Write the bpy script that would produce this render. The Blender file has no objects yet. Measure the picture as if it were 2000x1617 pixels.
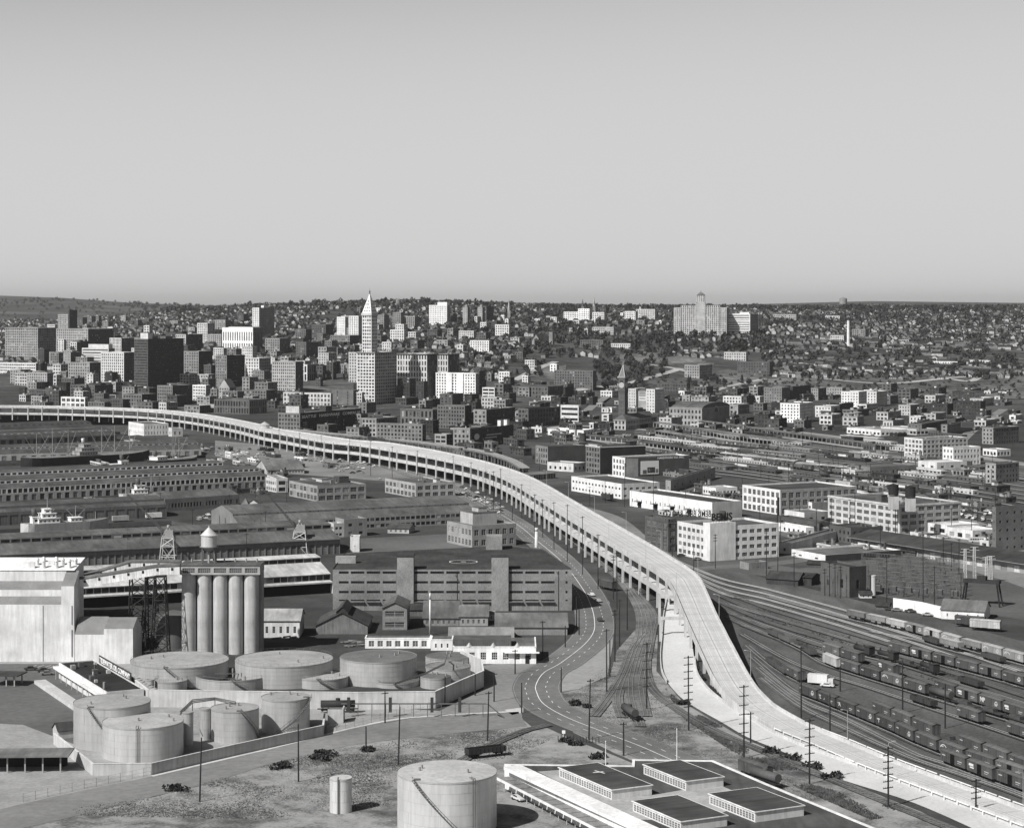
import bpy, math, random
from mathutils import Vector, Matrix, noise as mnoise
from mathutils.geometry import delaunay_2d_cdt
R = math.radians
random.seed(7)
SC = bpy.context.scene
COL = SC.collection
F, H, YH = 3950.0, 133.0, 598.0          # focal length in photo pixels, eye height in metres, horizon row

# ---------------------------------------------------------------- camera
cam = bpy.data.cameras.new('camera'); cam.sensor_width = 36.0; cam.lens = F/2000*36.0
cam.shift_y = -(808.5-YH)/2000.0
cam.clip_start = 1.0; cam.clip_end = 60000.0
co = bpy.data.objects.new('camera', cam); COL.objects.link(co)
co.location = (0, 0, H); co.rotation_euler = (R(90), 0, 0); SC.camera = co
# ---------------------------------------------------------------- sky and sun
SUN_EL, SUN_AZ = 43.0, 226.0              # azimuth clockwise from +Y
SKP, SKK, SKM = 6.0, 90.0, 3.5
W = bpy.data.worlds.new('World'); SC.world = W; W.use_nodes = True
nt = W.node_tree; bg = nt.nodes['Background']
sk = nt.nodes.new('ShaderNodeTexSky'); sk.sky_type = 'NISHITA'; sk.sun_disc = False
sk.sun_elevation = R(SUN_EL); sk.sun_rotation = R(SUN_AZ); sk.air_density = 0.8; sk.dust_density = 1.2; sk.ozone_density = 1.0; sk.altitude = 100
sep = nt.nodes.new('ShaderNodeSeparateColor'); nt.links.new(sk.outputs[0], sep.inputs[0])   # black and white film behind a red filter
def wnode(op, a, b):
    n = nt.nodes.new('ShaderNodeMath'); n.operation = op
    for i, x in enumerate((a, b)):
        if isinstance(x, (int, float)): n.inputs[i].default_value = x
        else: nt.links.new(x, n.inputs[i])
    return n
sk_p = wnode('POWER', sep.outputs[0], SKP)             # film response: deep overhead sky, soft shoulder toward the bright horizon
sk_gam = wnode('MULTIPLY', wnode('DIVIDE', sk_p.outputs[0], wnode('ADD', sk_p.outputs[0], SKK).outputs[0]).outputs[0], SKM)
nt.links.new(sk_gam.outputs[0], bg.inputs[0]); bg.inputs[1].default_value = 0.15
sd = bpy.data.lights.new('sun', 'SUN'); sd.energy = 4.4; sd.angle = R(0.5); sd.color = (1, 0.99, 0.975)
so = bpy.data.objects.new('sun', sd); COL.objects.link(so)
az = R(SUN_AZ); el = R(SUN_EL)
SDIR = Vector((math.sin(az)*math.cos(el), math.cos(az)*math.cos(el), math.sin(el)))
so.rotation_euler = SDIR.to_track_quat('Z', 'Y').to_euler(); so.location = (-400, -200, 600)
SC.view_settings.view_transform = 'Standard'; SC.view_settings.look = 'None'
SC.view_settings.exposure = 0.33; SC.view_settings.gamma = 1.0; SC.view_settings.use_curve_mapping = False
SC.cycles.max_bounces = 5; SC.cycles.diffuse_bounces = 2; SC.cycles.glossy_bounces = 2; SC.cycles.volume_bounces = 0

# ---------------------------------------------------------------- materials
MATS = {}
def mat(v, kind='plain', c=None):
    """grey tone v with the surface character of one kind; black and white film, so every tone is neutral"""
    key = (round(v, 3), kind)
    if key in MATS: return MATS[key]
    m = bpy.data.materials.new(kind + '_%03d' % int(v*1000)); MATS[key] = m
    m.use_nodes = True; t = m.node_tree; L = t.links.new
    b = t.nodes['Principled BSDF']
    def N(ty, **kw):
        n = t.nodes.new(ty)
        for k, x in kw.items(): setattr(n, k, x)
        return n
    tc = N('ShaderNodeTexCoord')
    def noise(scale, det=4, st=None, rough=0.6):
        n = N('ShaderNodeTexNoise'); n.inputs['Scale'].default_value = scale; n.inputs['Detail'].default_value = det; n.inputs['Roughness'].default_value = rough
        if st:
            mp = N('ShaderNodeMapping'); mp.inputs['Scale'].default_value = st; L(tc.outputs['Object'], mp.inputs[0]); L(mp.outputs[0], n.inputs[0])
        else: L(tc.outputs['Object'], n.inputs[0])
        return n.outputs[0]
    def math_(op, a, b_):
        n = N('ShaderNodeMath', operation=op)
        for i, x in enumerate((a, b_)):
            if isinstance(x, (int, float)): n.inputs[i].default_value = x
            else: L(x, n.inputs[i])
        return n.outputs[0]
    def rng(x, lo, hi, a=0.3, b_=0.7):
        n = N('ShaderNodeMapRange'); n.inputs[1].default_value = a; n.inputs[2].default_value = b_; n.inputs[3].default_value = lo; n.inputs[4].default_value = hi
        L(x, n.inputs[0]); return n.outputs[0]
    rough = 0.85
    if kind == 'glass':
        f = rng(noise(0.35, 1), 0.5, 1.8, .4, .6); rough = 0.45; b.inputs['Specular IOR Level'].default_value = 0.18
    elif kind == 'metal':
        f = math_('MULTIPLY', rng(noise(0.25, 3, (1, 1, .25)), 0.86, 1.12), rng(noise(1.6, 3, (1, 1, .05)), 0.9, 1.08)); rough = 0.5; b.inputs['Metallic'].default_value = 0.25
    elif kind == 'conc':
        f = math_('MULTIPLY', rng(noise(0.12, 5), 0.8, 1.15), rng(noise(0.9, 4, (1, 1, .12)), 0.82, 1.12))
    elif kind == 'brick':
        f = math_('MULTIPLY', rng(noise(0.1, 4), 0.75, 1.25), rng(noise(2.2, 3, (1, 1, .5)), 0.8, 1.2)); rough = .92
    elif kind == 'roof':
        f = math_('MULTIPLY', rng(noise(0.06, 5), 0.65, 1.4), rng(noise(0.5, 4, (1, .15, 1)), 0.8, 1.25)); rough = .95
    elif kind == 'asphalt':
        f = math_('MULTIPLY', rng(noise(0.02, 5), 0.75, 1.25), rng(noise(0.4, 5), 0.85, 1.15)); rough = .95
    elif kind == 'slab':                       # pale concrete carriageway with joints and tyre polish
        v_ = N('ShaderNodeTexVoronoi'); v_.feature = 'DISTANCE_TO_EDGE'; v_.inputs['Scale'].default_value = .16; L(tc.outputs['Object'], v_.inputs[0])
        f = math_('MULTIPLY', rng(noise(0.05, 4), 0.88, 1.1), rng(noise(0.9, 5), 0.9, 1.1)); f = math_('MULTIPLY', f, rng(v_.outputs[0], .93, 1, 0, .02))
    elif kind == 'leaf':
        f = rng(noise(0.35, 3), 0.55, 1.6); rough = .8
    elif kind == 'grass':
        f = math_('MULTIPLY', rng(noise(0.035, 6), 0.45, 1.5), rng(noise(0.6, 6, None, .75), 0.6, 1.4)); rough = 1
    elif kind == 'plank':
        f = math_('MULTIPLY', rng(noise(0.2, 4), 0.75, 1.25), rng(noise(3.0, 3, (1, 1, .04)), 0.7, 1.3)); rough = .9
    elif kind == 'flat':
        f = None
    else:
        f = rng(noise(0.15, 5), 0.85, 1.12)
    base = b.inputs['Base Color']
    if f is None: base.default_value = (v, v, v, 1)
    else:
        mv = math_('MULTIPLY', f, v); L(mv, base)
    b.inputs['Roughness'].default_value = rough
    if kind not in ('glass', 'metal'): b.inputs['Specular IOR Level'].default_value = .04
    if kind == 'metal': b.inputs['Specular IOR Level'].default_value = .2 if v > .3 else .06; b.inputs['Metallic'].default_value = .25 if v > .3 else 0
    return m

# ---------------------------------------------------------------- mesh building
class MB:
    def __init__(s): s.v = []; s.f = []; s.m = []; s.sm = []
    def face(s, pts, mi=0, sm=False):
        n = len(s.v); s.v.extend(pts); s.f.append(tuple(range(n, n+len(pts)))); s.m.append(mi); s.sm.append(sm)
    def box(s, x0, y0, z0, x1, y1, z1, mi=0, bottom=True):
        n = len(s.v)
        s.v.extend([(x0,y0,z0),(x1,y0,z0),(x1,y1,z0),(x0,y1,z0),(x0,y0,z1),(x1,y0,z1),(x1,y1,z1),(x0,y1,z1)])
        fs = [(0,1,5,4),(1,2,6,5),(2,3,7,6),(3,0,4,7),(4,5,6,7)] + ([(3,2,1,0)] if bottom else [])
        for f in fs: s.f.append(tuple(n+i for i in f)); s.m.append(mi); s.sm.append(False)
    def obox(s, c, e, hw, hd, z0, z1, mi=0):
        """box centred at c=(x,y), half width hw along unit e, half depth hd across"""
        g = (-e[1], e[0]); n = len(s.v)
        for z in (z0, z1):
            for a, b in ((-1,-1),(1,-1),(1,1),(-1,1)):
                s.v.append((c[0]+e[0]*hw*a+g[0]*hd*b, c[1]+e[1]*hw*a+g[1]*hd*b, z))
        for f in ((0,1,5,4),(1,2,6,5),(2,3,7,6),(3,0,4,7),(4,5,6,7),(3,2,1,0)): s.f.append(tuple(n+i for i in f)); s.m.append(mi); s.sm.append(False)
    def bar(s, a, b, r, n=4, mi=0, r2=None):
        a = Vector(a); b = Vector(b); d = (b-a)
        if d.length < 1e-6: return
        d.normalize(); u = d.orthogonal().normalized(); w = d.cross(u); k = len(s.v); r2 = r if r2 is None else r2
        for p, rr in ((a, r), (b, r2)):
            for i in range(n):
                t = 2*math.pi*(i+.5)/n; s.v.append(tuple(p+u*math.cos(t)*rr+w*math.sin(t)*rr))
        for i in range(n):
            j = (i+1) % n; s.f.append((k+i, k+j, k+n+j, k+n+i)); s.m.append(mi); s.sm.append(n > 6)
        s.f.append(tuple(k+n-1-i for i in range(n))); s.m.append(mi); s.sm.append(False)
        s.f.append(tuple(k+n+i for i in range(n))); s.m.append(mi); s.sm.append(False)
    def cyl(s, x, y, z0, z1, r, r2=None, n=24, mi=0, cap=True, capm=None, apex=0):
        r2 = r if r2 is None else r2; k = len(s.v)
        for z, rr in ((z0, r), (z1, r2)):
            for i in range(n):
                t = 2*math.pi*i/n; s.v.append((x+rr*math.cos(t), y+rr*math.sin(t), z))
        for i in range(n):
            j = (i+1) % n; s.f.append((k+i, k+j, k+n+j, k+n+i)); s.m.append(mi); s.sm.append(True)
        if cap:
            cm = mi if capm is None else capm; s.v.append((x, y, z1+apex)); c = len(s.v)-1; q = len(s.v)
            for i in range(n):
                t = 2*math.pi*i/n; s.v.append((x+r2*math.cos(t), y+r2*math.sin(t), z1))
            for i in range(n):
                s.f.append((q+i, q+(i+1) % n, c)); s.m.append(cm); s.sm.append(apex > 0)
    def gable(s, x0, y0, x1, y1, z0, zr, along='x', over=.4, mi=0, gmi=None):
        """gable roof over a rectangle, ridge along one axis"""
        th = .18
        if along == 'x':
            ym = (y0+y1)/2; sl = (zr-z0)/(ym-y0); dz = over*sl
            for (ya, yb) in ((y0-over, ym), (y1+over, ym)):
                P_ = [(x0-over, ya, z0-dz), (x1+over, ya, z0-dz), (x1+over, yb, zr), (x0-over, yb, zr)]
                if ya > yb: P_ = P_[::-1]
                s.face(P_, mi); s.face([(a, b, c-th) for a, b, c in P_[::-1]], mi)
            for x, fl in ((x0, 1), (x1, 0)):
                T_ = [(x, y1, z0), (x, y0, z0), (x, ym, zr-.05)]
                s.face(T_ if fl else T_[::-1], mi if gmi is None else gmi)
        else:
            xm = (x0+x1)/2; sl = (zr-z0)/(xm-x0); dz = over*sl
            for (xa, xb) in ((x0-over, xm), (x1+over, xm)):
                P_ = [(xa, y1+over, z0-dz), (xa, y0-over, z0-dz), (xb, y0-over, zr), (xb, y1+over, zr)]
                if xa > xb: P_ = P_[::-1]
                s.face(P_, mi); s.face([(a, b, c-th) for a, b, c in P_[::-1]], mi)
            for y, fl in ((y0, 1), (y1, 0)):
                T_ = [(x0, y, z0), (x1, y, z0), (xm, y, zr-.05)]
                s.face(T_ if fl else T_[::-1], mi if gmi is None else gmi)
    def hip(s, x0, y0, x1, y1, z0, zr, over=.5, mi=0, inset=None):
        x0 -= over; y0 -= over; x1 += over; y1 += over; w, d = x1-x0, y1-y0; k = min(w, d)/2 if inset is None else inset
        if w >= d: a, b = (x0+k, (y0+y1)/2, zr), (x1-k, (y0+y1)/2, zr)
        else: a, b = ((x0+x1)/2, y0+k, zr), ((x0+x1)/2, y1-k, zr)
        c = [(x0,y0,z0),(x1,y0,z0),(x1,y1,z0),(x0,y1,z0)]
        if w >= d: fs = [(c[0],c[1],b,a),(c[1],c[2],b),(c[2],c[3],a,b),(c[3],c[0],a)]
        else: fs = [(c[0],c[1],a),(c[1],c[2],b,a),(c[2],c[3],b),(c[3],c[0],a,b)]
        for f in fs: s.face(list(f), mi)
        s.face(c[::-1], mi)
    def mesh(s, name, mats):
        me = bpy.data.meshes.new(name); me.from_pydata(s.v, [], s.f)
        for m in (mats if isinstance(mats, (list, tuple)) else [mats]): me.materials.append(m)
        me.polygons.foreach_set('material_index', s.m); me.polygons.foreach_set('use_smooth', s.sm); me.update(); return me

def link(o, parent=None):
    COL.objects.link(o)
    if parent is not None: o.parent = parent
    return o
def obj(name, mb, mats=None, parent=None, kind=None, loc=None, label=None, rot=None):
    me = mb if isinstance(mb, bpy.types.Mesh) else mb.mesh(name, mats)
    o = bpy.data.objects.new(name, me)
    if kind: o['kind'] = kind
    if label: o['label'] = label
    if loc: o.location = loc
    if rot: o.rotation_euler = (0, 0, rot)
    return link(o, parent)
def tag(o, label, cat, group=None):
    o['label'] = label; o['category'] = cat
    if group: o['group'] = group
    return o
def thing(name, label, cat, loc=(0,0,0), rot=0, group=None):
    o = bpy.data.objects.new(name, None); o.empty_display_size = .5; o.location = loc; o.rotation_euler = (0, 0, rot)
    link(o); return tag(o, label, cat, group)
def copy_tree(o, parent=None, loc=None, rot=None, label=None):
    c = o.copy(); COL.objects.link(c); c.parent = parent
    if loc is not None: c.location = loc
    if rot is not None: c.rotation_euler = (0, 0, rot)
    if label: c['label'] = label
    for ch in list(o.children): copy_tree(ch, c)
    return c

# ---------------------------------------------------------------- terrain
def lerp(x, pts):
    if x <= pts[0][0]: return pts[0][1]
    for (a, va), (b, vb) in zip(pts, pts[1:]):
        if x <= b: return va+(vb-va)*(x-a)/(b-a)
    return pts[-1][1]
def T(x, y):
    if y < 2450: return 0.0
    u = 1000+F*x/y
    yf = lerp(u, [(0, 2560), (500, 2560), (900, 2600), (1100, 2700), (1200, 2780), (1500, 2850), (2000, 2950)])
    d = y-yf
    if d <= 0: return 0.0
    k = lerp(u, [(-200, .62), (150, .66), (330, .86), (500, .98), (1000, 1.0), (2300, .985)])
    z = lerp(d, [(0, 0), (120, 5), (450, 36), (950, 73), (1500, 98), (2100, 114), (3000, 129), (3700, 132), (4600, 112), (9000, 96)])*k
    if y > 3000:
        q = min(1, (y-3000)/1200)
        z += q*(4.5*mnoise.noise(Vector((x*.0012, y*.0009, 3)))+3*mnoise.noise(Vector((x*.004, y*.002, 9))))
    if 2900 < y < 4300:      # the ravine edge and bluff in front of the hospital
        z += 6*mnoise.noise(Vector((x*.006, y*.004, 1)))*min(1, (y-2900)/300)
    if y > 4200:
        z += 15*math.exp(-((u-770)/240)**2)*min(1, (y-4200)/900)*max(0, min(1, (8000-y)/1500))
    if y > 8500:
        far = lerp(u, [(0, 190), (120, 178), (260, 150), (420, 136), (1000, 128), (1400, 138), (1700, 160), (2000, 150), (2300, 165)])
        z += (far-z)*min(1, (y-8500)/2500)
    return z
def P(px, py, z=0.0):
    y = F*(H-z)/(py-YH); return Vector(((px-1000)*y/F, y, z))
def G(px, py):
    """the ground point a photo pixel shows"""
    if py > YH+8:
        y = F*H/(py-YH)
        if y < 2450: return Vector(((px-1000)*y/F, y, 0))
    y = 2400.0; s = (py-YH)/F; c = (px-1000)/F
    while y < 14000:
        if T(c*y, y) >= H-s*y: break
        y += 10
    return Vector((c*y, y, T(c*y, y)))

GC = {}
def GF(px, py):
    """ground lookup for the far slopes, one terrain march per 16 px column"""
    k = int(px//16)
    if k not in GC:
        c = (k*16+8-1000)/F; y = 2400.0; col = {}; row = YH+F*(H-T(c*y, y))/y; best = int(row)+1
        while y < 12500 and best > 560:
            y += 12; row = YH+F*(H-T(c*y, y))/y
            while row < best: col[best] = y; best -= 1
        GC[k] = col
    y = GC[k].get(int(py)+1) or GC[k].get(int(py)) or 6500.0
    y += 12*random.random(); x = (px-1000)/F*y; return Vector((x, y, T(x, y)))

def slope_patch(name, poly, m, lift=1.0, sx=8, sy=2.0):
    xs = [q[0] for q in poly]; ys = [q[1] for q in poly]; b = MB()
    def g(px, py):
        GF(px, py); col = GC[int(px//16)]; y = col.get(int(py)+1)
        if y is None: return None
        x = (px-1000)/F*y; return (x, y, T(x, y)+lift)
    py = min(ys)
    while py < max(ys):
        px = min(xs)
        while px < max(xs):
            if inpoly((px+sx/2, py+sy/2), poly):
                q = [g(px, py+sy), g(px+sx, py+sy), g(px+sx, py), g(px, py)]
                if all(q): b.face(q)
            px += sx
        py += sy
    return obj(name, b, m, kind='structure')
ORD = ['leading', 'second', 'third', 'fourth', 'fifth', 'sixth', 'seventh', 'eighth', 'ninth', 'tenth', 'eleventh', 'twelfth', 'thirteenth', 'fourteenth', 'fifteenth', 'sixteenth', 'seventeenth', 'eighteenth']
def ordn(k):
    if k < 18: return ORD[k]
    k += 1; t = ('', 'first', 'second', 'third', 'fourth', 'fifth', 'sixth', 'seventh', 'eighth', 'ninth'); d = {1: 'nine', 2: 'twenty', 3: 'thirty', 4: 'forty'}[k//10]
    return 'nineteenth' if k == 19 else (d[:-1]+'ieth' if k % 10 == 0 else d+' '+t[k % 10])
# ================================================================ GROUND, WATER, ROADS
def ribbon(name, left, right, mats, z=0.0, kind='structure', parent=None, mi=None):
    mb = MB()
    for i in range(len(left)-1):
        a, b, c, d = left[i], right[i], right[i+1], left[i+1]
        zz = lambda p: (p[0], p[1], (p[2] if len(p) > 2 else 0)+z)
        mb.face([zz(a), zz(b), zz(c), zz(d)])
    return obj(name, mb, mats, parent, kind)
def catmull(pts, step=6.0):
    out = []; n = len(pts); pts = [Vector(p) for p in pts]
    for i in range(n-1):
        p0 = pts[max(i-1, 0)]; p1 = pts[i]; p2 = pts[i+1]; p3 = pts[min(i+2, n-1)]
        k = max(1, int((p2-p1).length/step))
        for j in range(k):
            t = j/k
            out.append(0.5*((2*p1)+(p2-p0)*t+(2*p0-5*p1+4*p2-p3)*t*t+(3*p1-p0-3*p2+p3)*t**3))
    out.append(pts[-1]); return out
def offset(path, d):
    out = []
    for i, p in enumerate(path):
        a = path[max(i-1, 0)]; b = path[min(i+1, len(path)-1)]; t = (b-a); t.z = 0
        t.normalize(); out.append(Vector((p.x+t.y*d, p.y-t.x*d, p.z)))   # +d is to the right of travel
    return out
def gpath(px, step=6.0): return catmull([G(*p) for p in px], step)
def along(path, start, gap, end=1e9):
    """points every gap metres with the local heading"""
    out = []; acc = 0; nxt = start
    for a, b in zip(path, path[1:]):
        L_ = (b-a).length
        while acc+L_ >= nxt and nxt <= end:
            t = (nxt-acc)/L_; out.append((a.lerp(b, t), (b-a).normalized())); nxt += gap
        acc += L_
    return out

# ground sheet: near flat part with the slips between the piers cut out, far part with hills
SLIPS = [[(-260, 944), (-260, 925), (60, 908), (440, 893), (398, 888), (45, 899), (-260, 906), (-300, 925)],
         [(-260, 1003), (-260, 993), (45, 978), (470, 955), (545, 950), (553, 957), (440, 967), (60, 986)],
         [(-260, 1062), (-260, 1048), (60, 1031), (200, 1022), (335, 1017), (395, 1027), (330, 1032), (60, 1041)],
         [(-260, 872), (-260, 862), (45, 851), (235, 843), (300, 846), (240, 852), (45, 862)]]
slips_w = [[G(*p).to_2d() for p in s] for s in SLIPS]
slips_w[0].pop(0); slips_w[0][0] = G(-260, 925).to_2d(); slips_w[0].pop(-1)
def inpoly(p, poly):
    c = False; j = len(poly)-1
    for i in range(len(poly)):
        a, b = poly[i], poly[j]
        if (a[1] > p[1]) != (b[1] > p[1]) and p[0] < (b[0]-a[0])*(p[1]-a[1])/(b[1]-a[1])+a[0]: c = not c
        j = i
    return c
def gmat(name, stops, scales):
    m = bpy.data.materials.new(name); m.use_nodes = True; t = m.node_tree; b = t.nodes['Principled BSDF']; b.inputs['Roughness'].default_value = 1
    b.inputs['Specular IOR Level'].default_value = .03
    tc = t.nodes.new('ShaderNodeTexCoord'); prev = None
    for (sc, wt, st) in scales:
        mp = t.nodes.new('ShaderNodeMapping'); mp.inputs['Scale'].default_value = st; mp.inputs['Rotation'].default_value = (0, 0, R(28))
        n = t.nodes.new('ShaderNodeTexNoise'); n.inputs['Scale'].default_value = sc; n.inputs['Detail'].default_value = 8; n.inputs['Roughness'].default_value = .62
        t.links.new(tc.outputs['Object'], mp.inputs[0]); t.links.new(mp.outputs[0], n.inputs[0])
        k = t.nodes.new('ShaderNodeMath'); k.operation = 'MULTIPLY_ADD'; k.inputs[1].default_value = wt
        t.links.new(n.outputs[0], k.inputs[0])
        if prev is None: k.inputs[2].default_value = 0
        else: t.links.new(prev, k.inputs[2])
        prev = k.outputs[0]
    cr = t.nodes.new('ShaderNodeValToRGB'); t.links.new(prev, cr.inputs[0]); e = cr.color_ramp.elements
    e[0].position, e[0].color = stops[0][0], (stops[0][1],)*3+(1,); e[1].position, e[1].color = stops[-1][0], (stops[-1][1],)*3+(1,)
    for p, v in stops[1:-1]:
        q = e.new(p); q.color = (v, v, v, 1)
    t.links.new(cr.outputs[0], b.inputs['Base Color']); return m
M_GROUND = gmat('dusty_ground', [(.32, .028), (.46, .05), (.56, .08), (.7, .15)], [(.006, .5, (1, 1, 1)), (.05, .3, (1, 1, 1)), (.6, .2, (1, 1, 1))])
M_HILL = gmat('hill_ground', [(.38, .03), (.47, .055), (.55, .09), (.68, .24)], [(.004, .4, (1, 1, 1)), (.02, .35, (1, 2.5, 1)), (.12, .25, (1, 1, 1))])
M_RAILBED = gmat('cinder_railbed', [(.36, .045), (.46, .08), (.54, .12), (.66, .24)], [(.012, .45, (1, .25, 1)), (.08, .3, (1, .3, 1)), (.7, .25, (1, 1, 1))])
M_DRY = gmat('dry_grass', [(.36, .05), (.45, .12), (.52, .25), (.66, .38)], [(.03, .45, (1, 1, 1)), (.16, .33, (1, 1, 1)), (1.2, .22, (1, 1, 1))])
pts = []; edges = []
def addloop(lp):
    k = len(pts); pts.extend(lp); n = len(lp)
    for i in range(n): edges.append((k+i, k+(i+1) % n))
addloop([Vector(p) for p in ((-2600, -600), (2600, -600), (2600, 2400), (-2600, 2400))])
for s in slips_w: addloop([p.copy() for p in s])
for i in range(-12, 13):
    for j in range(-2, 12): pts.append(Vector((i*200+.5, j*200+.3)))
vv, ee, ff, *_ = delaunay_2d_cdt(pts, edges, [], 1, 1e-4)
gb = MB(); gb.v = [(p.x, p.y, 0) for p in vv]
for f in ff:
    c = sum((vv[i] for i in f), Vector((0, 0)))/3
    if not any(inpoly(c, s) for s in slips_w): gb.f.append(tuple(f)); gb.m.append(0); gb.sm.append(False)
obj('ground', gb, M_GROUND, kind='structure')
hb = MB(); rows = [2400+12*i for i in range(0, 1)]
y = 2400.0
while y < 24000: rows.append(y) if y > 2400 else None; y *= 1.006 if y < 5500 else 1.02
cols = [-700+14*i for i in range(245)]
for y in rows:
    for u in cols:
        x = (u-1000)*y/F; hb.v.append((x, y, T(x, y)))
nc = len(cols)
for i in range(len(rows)-1):
    for j in range(nc-1):
        a = i*nc+j; hb.f.append((a, a+1, a+nc+1, a+nc)); hb.m.append(0); hb.sm.append(True)
obj('hills', hb, M_HILL, kind='structure')
# quay walls and water
for s in slips_w:
    q = MB(); n = len(s)
    for i in range(n):
        a, b = s[i], s[(i+1) % n]
        q.face([(a.x, a.y, 0), (b.x, b.y, 0), (b.x, b.y, -6), (a.x, a.y, -6)])
    obj('quay_wall', q, mat(.08, 'conc'), kind='structure')
    w = MB(); w.face([(p.x, p.y, -2.5) for p in s])
    wm = mat(.02, 'glass'); obj('water', w, wm, kind='structure')
# haze
hz = MB(); hz.box(-9000, -700, -8, 9000, 25500, 260)
hm = bpy.data.materials.new('air'); hm.use_nodes = True; t = hm.node_tree; t.nodes.remove(t.nodes['Principled BSDF'])
pv = t.nodes.new('ShaderNodeVolumePrincipled'); pv.inputs['Color'].default_value = (.95, .95, .95, 1); pv.inputs['Density'].default_value = 2.4e-5; pv.inputs['Anisotropy'].default_value = .3
t.links.new(pv.outputs[0], t.nodes['Material Output'].inputs['Volume'])
HZ = obj('haze', hz, hm, kind='stuff')
# ================================================================ BUILDING KIT
GL = [mat(.018, 'glass'), mat(.07, 'glass'), mat(.3, 'flat')]  # dark panes, greyer panes, panes with pale blinds
rnd = random.Random(11)
def facade(wb, gb, p0, e, Wd, z0, z1, nx, ny, fx=.5, fy=.55, rec=.25, mg=0., wmi=0, place=None, lit=.06, sill=.42, skip=()):
    """a wall with real openings; panes go into gb, or into place as (centre, w, h) for windows that are objects of their own"""
    n = (e[1], -e[0])
    def q(a, b, za, zb_, d=0., d2=None, mi=0, tgt=None):
        d2 = d if d2 is None else d2
        (tgt or wb).face([(p0[0]+e[0]*a-n[0]*d, p0[1]+e[1]*a-n[1]*d, za), (p0[0]+e[0]*b-n[0]*d2, p0[1]+e[1]*b-n[1]*d2, za),
                          (p0[0]+e[0]*b-n[0]*d2, p0[1]+e[1]*b-n[1]*d2, zb_), (p0[0]+e[0]*a-n[0]*d, p0[1]+e[1]*a-n[1]*d, zb_)], mi)
    if nx < 1 or ny < 1: q(0, Wd, z0, z1, mi=wmi); return
    st = (z1-z0)/ny; cw = (Wd-2*mg)/nx; ww = cw*fx; wh = st*fy; zc = z0
    for r in range(ny):
        zs = z0+r*st+(st-wh)*sill; ze = zs+wh
        q(0, Wd, zc, zs, mi=wmi); xa = 0.
        for k in range(nx):
            if (k, r) in skip or k in skip: continue
            a = mg+k*cw+(cw-ww)/2; b = a+ww
            if a > xa+1e-4: q(xa, a, zs, ze, mi=wmi)
            q(a, a, zs, ze, 0, rec, mi=wmi); q(b, b, zs, ze, rec, 0, mi=wmi)
            for zz, fl in ((zs, 1), (ze, 0)):
                P4 = [(p0[0]+e[0]*a-n[0]*0, p0[1]+e[1]*a-n[1]*0, zz), (p0[0]+e[0]*b, p0[1]+e[1]*b, zz),
                      (p0[0]+e[0]*b-n[0]*rec, p0[1]+e[1]*b-n[1]*rec, zz), (p0[0]+e[0]*a-n[0]*rec, p0[1]+e[1]*a-n[1]*rec, zz)]
                wb.face(P4 if fl else P4[::-1], wmi)
            if place is None:
                t = rnd.random(); q(a, b, zs, ze, rec, mi=(2 if t < lit else 1 if t < .25 else 0), tgt=gb)
            else: place.append(((p0[0]+e[0]*(a+b)/2-n[0]*rec, p0[1]+e[1]*(a+b)/2-n[1]*rec, zs), ww, wh, math.atan2(e[1], e[0])))
            xa = b
        q(xa, Wd, zs, ze, mi=wmi); zc = ze
    q(0, Wd, zc, z1, mi=wmi)
WIN = {}
def window_mesh(w, h, cx, cy, fv=.45, gv=0):
    k = (round(w, 1), round(h, 1), cx, cy, fv, gv)
    if k in WIN: return WIN[k]
    m = MB(); w2 = w/2; t = min(.12, w*.06)
    m.face([(-w2, 0, 0), (w2, 0, 0), (w2, 0, h), (-w2, 0, h)], 1)
    for i in range(cx+1):
        x = -w2+t/2+(w-t)*i/cx; m.box(x-t/2, -.09, 0, x+t/2, -.003, h, 0, False)
    for j in range(cy+1):
        z = t/2+(h-t)*j/cy; m.box(-w2+t, -.08, z-t/2, w2-t, -.004, z+t/2, 0, True)
    WIN[k] = m.mesh('window', [mat(fv, 'flat'), GL[gv]]); return WIN[k]
def put_windows(root, place, cx=3, cy=3, fv=.45, name='window', gv=0):
    for c, w, h, r in place:
        o = bpy.data.objects.new(name, window_mesh(w, h, cx, cy, fv, rnd.choice((0, 0, 0, 0, 0, 1, 1, 1, 2)) if gv == 0 else gv)); o.location = c; o.rotation_euler = (0, 0, r); link(o, root)
def corner(xl, xc, xr, yb, a):
    """footprint of a block from three photo columns and the ground row of its nearest corner"""
    C_ = G(xc, yb); al = R(abs(a))
    if a >= 0: e = (math.cos(al), -math.sin(al)); g = (math.sin(al), math.cos(al))
    else: e = (math.cos(al), math.sin(al)); g = (-math.sin(al), math.cos(al))
    def hit(px, d):
        k = (px-1000)/F; return (k*C_.y-C_.x)/(d[0]-k*d[1])
    if a >= 0:
        Wd = -hit(xl, e); Dp = hit(xr, g) if xr > xc else None
        return Vector((C_.x-e[0]*Wd, C_.y-e[1]*Wd, C_.z)), -al, Wd, Dp, C_
    Wd = hit(xr, e); Dp = hit(xl, g) if xl < xc else None
    return Vector(C_), al, Wd, Dp, C_
NB = 0
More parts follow.
